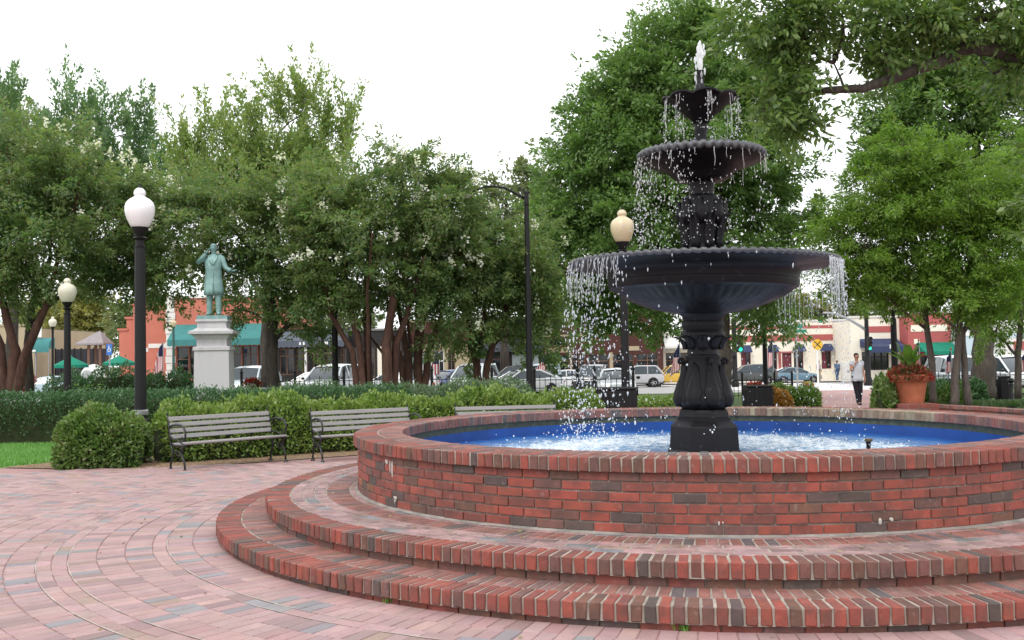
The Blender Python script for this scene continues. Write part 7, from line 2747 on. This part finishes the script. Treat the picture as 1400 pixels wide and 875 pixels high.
def make_car(kind, label, col, cat_):
    K = KINDS[kind]
    t = thing("parked_" + ("car" if kind == 'sedan' else kind), label, cat_, (0, 0, 0), 0, "vehicles parked round the square")
    vs, fs = [], []
    for (x, zb, zt, w) in K['body']:
        half = [(w * 0.86, zb), (w * 0.98, zb + 0.10), (w, (zb + zt) / 2 + 0.02), (w * 0.97, zt - 0.09), (w * 0.88, zt), (0.0, zt + 0.03)]
        vs += [(x, y, z) for y, z in half] + [(x, -y, z) for y, z in reversed(half[:-1])]
    n = 11
    m_ = len(K['body'])
    for i in range(m_ - 1):
        for j in range(n):
            j2 = (j + 1) % n
            fs.append((i * n + j, i * n + j2, (i + 1) * n + j2, (i + 1) * n + j))
    fs.append(tuple(range(n)))
    fs.append(tuple((m_ - 1) * n + j for j in reversed(range(n))))
    o = MB().add(vs, fs).build("body", M_PAINT, t, 35)
    o.color = (*col, 1)
    # glasshouse
    c = K['cab']
    belt = c[0][1]
    wb = K['W'] * 0.93
    zb_ = lambda x: np.interp(x, [q[0] for q in reversed(K['body'])], [q[2] for q in reversed(K['body'])]) - 0.02
    vs, fs = [], []
    for i, (x, z, w) in enumerate(c):
        zl = zb_(x)
        if i in (0, len(c) - 1):
            sec = [(wb * 0.98, zl), (w, zl + 0.01), (0, zl + 0.035), (-w, zl + 0.01), (-wb * 0.98, zl)]
        else:
            sec = [(wb, zl), (w, z - 0.05), (0, z), (-w, z - 0.05), (-wb, zl)]
        vs += [(x, y, q) for y, q in sec]
    for i in range(len(c) - 1):
        for j in range(4):
            fs.append((i * 5 + j, i * 5 + j + 1, (i + 1) * 5 + j + 1, (i + 1) * 5 + j))
    MB().add(vs, fs).build("glasshouse", M_CARGLASS, t, 25)
    # roof and pillars
    m = MB()
    rv, rf = [], []
    inner = c[1:-1]
    for (x, z, w) in inner:
        rv += [(x, w + 0.012, z - 0.062), (x, w * 0.97, z - 0.025), (x, 0, z + 0.018), (x, -w * 0.97, z - 0.025), (x, -w - 0.012, z - 0.062)]
    for i in range(len(inner) - 1):
        for j in range(4):
            rf.append((i * 5 + j, i * 5 + j + 1, (i + 1) * 5 + j + 1, (i + 1) * 5 + j))
    o = m.add(rv, rf).build("roof", M_PAINT, t, True)
    o.color = (*col, 1)
    m = MB()
    for s in (-1, 1):
        A0, A1 = (c[0][0], s * c[0][2] * 1.01, zb_(c[0][0]) + 0.02), (c[1][0], s * (c[1][2] + 0.008), c[1][1] - 0.045)
        D0, D1 = (c[-1][0], s * c[-1][2] * 1.01, zb_(c[-1][0]) + 0.02), (c[-2][0], s * (c[-2][2] + 0.008), c[-2][1] - 0.045)
        m.tube([A0, A1], 0.045, 6)
        m.tube([D0, D1], 0.07 if kind in ('sedan',) else 0.09, 6)
        for x in ((-0.15,) if kind in ('sedan', 'pickup') else (0.05, -1.0)):
            ww = np.interp(x, [q[0] for q in reversed(c)], [q[2] for q in reversed(c)])
            zz2 = np.interp(x, [q[0] for q in reversed(c)], [q[1] for q in reversed(c)])
            m.tube([(x, s * wb * 1.0, zb_(x) + 0.01), (x, s * (ww + 0.008), zz2 - 0.05)], 0.04, 6)
    o = m.build("pillars", M_PAINT, t)
    o.color = (*col, 1)
    w = K['W']
    for x in K['ax']:
        for s in (-1, 1):
            MB().lathe([(0.0, 0.0), (K['rt'] * 1.16, 0.0), (K['rt'] * 1.16, 0.02), (0.0, 0.02)], 20).build("wheel_arch", M_TRIM, t, False)
            a = t.children[-1]
            a.rotation_euler = (-s * PI / 2, 0, 0)
            a.location = (x, s * (w * 0.985), K['rt'] * 1.06)
            wh = MB().lathe([(K['rt'] * 0.64, 0.02), (K['rt'] * 0.66, 0.0), (K['rt'] * 0.96, 0.0), (K['rt'], 0.04), (K['rt'], 0.17), (K['rt'] * 0.66, 0.2), (K['rt'] * 0.64, 0.02)], 22).build("wheel", M_RUBBER, t, 40)
            wh.rotation_euler = (s * PI / 2, 0, 0)
            wh.location = (x, s * (w + 0.045), K['rt'])
            mm = MB().lathe([(0.0, 0.03), (K['rt'] * 0.2, 0.025), (K['rt'] * 0.24, 0.05), (K['rt'] * 0.62, 0.05), (K['rt'] * 0.645, 0.01)], 22)
            for q in range(5):
                an = 2 * PI * q / 5
                mm.tube([(K['rt'] * 0.15 * math.cos(an), K['rt'] * 0.15 * math.sin(an), 0.03), (K['rt'] * 0.6 * math.cos(an), K['rt'] * 0.6 * math.sin(an), 0.03)], 0.035, 6)
            mm.build("rim", M_RIM, wh, 40)
    fx, fz, fw = K['body'][1][0], K['body'][1][2], K['body'][1][3]
    bx, bz, bw = K['body'][-2][0], K['body'][-2][2], K['body'][-2][3]
    for s in (-1, 1):
        MB().ellipsoid((fx + 0.02, s * fw * 0.74, fz - 0.12), (0.10, 0.17, 0.08), 10, 6).build("headlight", M_HEAD, t, True)
        MB().cbox((bx - 0.05, s * bw * 0.80, bz - 0.17), (0.14, 0.20, 0.22 if kind != 'sedan' else 0.15), 0.03).build("tail_light", M_TAIL, t)
        MB().ellipsoid((c[0][0] - 0.25, s * (w + 0.09), belt + 0.08), (0.07, 0.10, 0.075), 8, 6).build("mirror", M_TRIM, t, True)
    MB().cbox((K['L'] / 2 - 0.03, 0, 0.52), (0.10, K['W'] * 1.0, 0.14), 0.03).build("grille", M_TRIM, t)
    MB().cbox((K['L'] / 2 - 0.06, 0, 0.40), (0.16, K['W'] * 1.6, 0.12), 0.04).build("bumper", M_TRIM, t)
    MB().cbox((-K['L'] / 2 + 0.06, 0, 0.44), (0.16, K['W'] * 1.6, 0.14), 0.04).build("bumper", M_TRIM, t)
    MB().cbox((-K['L'] / 2 - 0.015, 0, 0.66), (0.02, 0.32, 0.16), 0.004).build("number_plate", M_WHITE, t)
    if kind == 'pickup':
        MB().box((-2.5, -0.80, 1.135), (-0.75, 0.80, 1.15)).build("cargo_bed", M_TRIM, t)
    return t


PROTO = {}
SILVER, WHT, DKBLUE, LTBLUE, BLACKP = (0.50, 0.51, 0.53), (0.76, 0.77, 0.78), (0.03, 0.05, 0.14), (0.42, 0.54, 0.62), (0.018, 0.02, 0.022)
fleet = [
    ('sedan', 18, 76, 175, SILVER, "silver car behind the far left trunks, below the red flowers"),
    ('sedan', 66, 72, 190, LTBLUE, "pale blue car low behind the hedge, left of the cream globed lamp post"),
    ('suv', 341, 50, -97, (0.55, 0.64, 0.68), "pale blue-white SUV right of the statue's pedestal"),
    ('sedan', 428, 56, 180, WHT, "white sedan left of the hidden lamp post, nose to the left"),
    ('minivan', 455, 52, -100, (0.66, 0.70, 0.72), "white minivan facing the park behind the hidden lamp post"),
    ('sedan', 540, 54, 172, WHT, "white sedan seen between the red crape stems"),
    ('sedan', 574, 51, 95, (0.70, 0.70, 0.71), "white car with red tail lamps, rear towards the park"),
    ('sedan', 612, 62, -130, (0.05, 0.08, 0.22), "dark blue sedan right of the drooping flag"),
    ('minivan', 648, 58, -104, (0.58, 0.64, 0.64), "silver minivan behind the slanting crape trunks"),
    ('suv', 702, 66, 180, BLACKP, "black SUV behind the silver van's right end"),
    ('sedan', 712, 54, 205, SILVER, "silver car whose front wheel shows left of the street light pole"),
    ('minivan', 743, 58, -96, (0.42, 0.56, 0.64), "pale blue van just right of the street light pole"),
    ('sedan', 770, 74, 182, WHT, "white sedan with red tail lamp behind the pale blue van"),
    ('suv', 808, 64, -105, BLACKP, "black SUV seen through the falling water"),
    ('sedan', 842, 46, -95, (0.58, 0.62, 0.64), "pale grey car with bright windscreen just above the left black box"),
    ('suv', 866, 80, 180, (0.46, 0.46, 0.48), "silver SUV parked in profile right of the yellowed globe lamp"),
    ('pickup', 924, 83, 180, (0.62, 0.38, 0.02), "yellow pickup truck left of the fountain column"),
    ('suv', 1023, 86, 176, (0.02, 0.028, 0.03), "dark green SUV in front of the cream building, left of the blue sedan"),
    ('sedan', 1086, 92, 4, (0.10, 0.20, 0.27), "blue-grey sedan parked in front of the cream building"),
    ('sedan', 1276, 74, 180, WHT, "white sedan between the big pot and the slim young tree"),
    ('suv', 1312, 43, -95, (0.58, 0.68, 0.74), "pale blue-white SUV behind the twin stemmed young tree"),
    ('sedan', 1376, 62, -100, (0.44, 0.075, 0.03), "orange-red car right of the massive trunk"),
    ('minivan', 1374, 46, -85, WHT, "white van behind the dark square box at the right edge"),
]
for (kind, px, dd, hd_, col, lab) in fleet:
    cat_ = {'sedan': 'car', 'suv': 'SUV', 'minivan': 'van', 'pickup': 'pickup truck'}[kind]
    q = ground(px, dd)
    if kind not in PROTO:
        PROTO[kind] = o = make_car(kind, lab, col, cat_)
    else:
        o = dup(PROTO[kind], (0, 0, 0), 0, lab)
        for ch in o.children:
            if ch.name.split('.')[0] in ("body", "roof", "pillars"):
                ch.color = (*col, 1)
    o.location = (q.x, q.y, q.z - 0.035 + 0.002)
    o.rotation_euler = (0, 0, R(hd_))
# ------------------------------------------------------------------ small litter on the paving
P = []
for _ in range(150):
    x, y = rng.uniform(-7, 4), rng.uniform(4.8, 15)
    if math.hypot(x - CX, y - CY) > R_LO + 0.05 and in_poly(x, y, PLAZA):
        P.append((x, y, 0.006))
for _ in range(50):
    a, r_ = rng.uniform(PI * 0.9, PI * 1.9), rng.uniform(3.4, 4.0)
    P.append((CX + r_ * math.cos(a), CY + r_ * math.sin(a), Z_UP + 0.006))
P = np.array(P)
D = rng.normal(0, 1, P.shape) * np.array([1, 1, 0.12])
L_LITTER = leaf_material("fallen_leaves", [(0.30, 0.20, 0.09), (0.20, 0.11, 0.05), (0.36, 0.30, 0.12), (0.14, 0.16, 0.05)], 0.1)
link("leaf_litter", quads_mesh("leaf_litter", leaf_quads(P, unit(D), 0.035, 0.016), L_LITTER), None, "stuff")
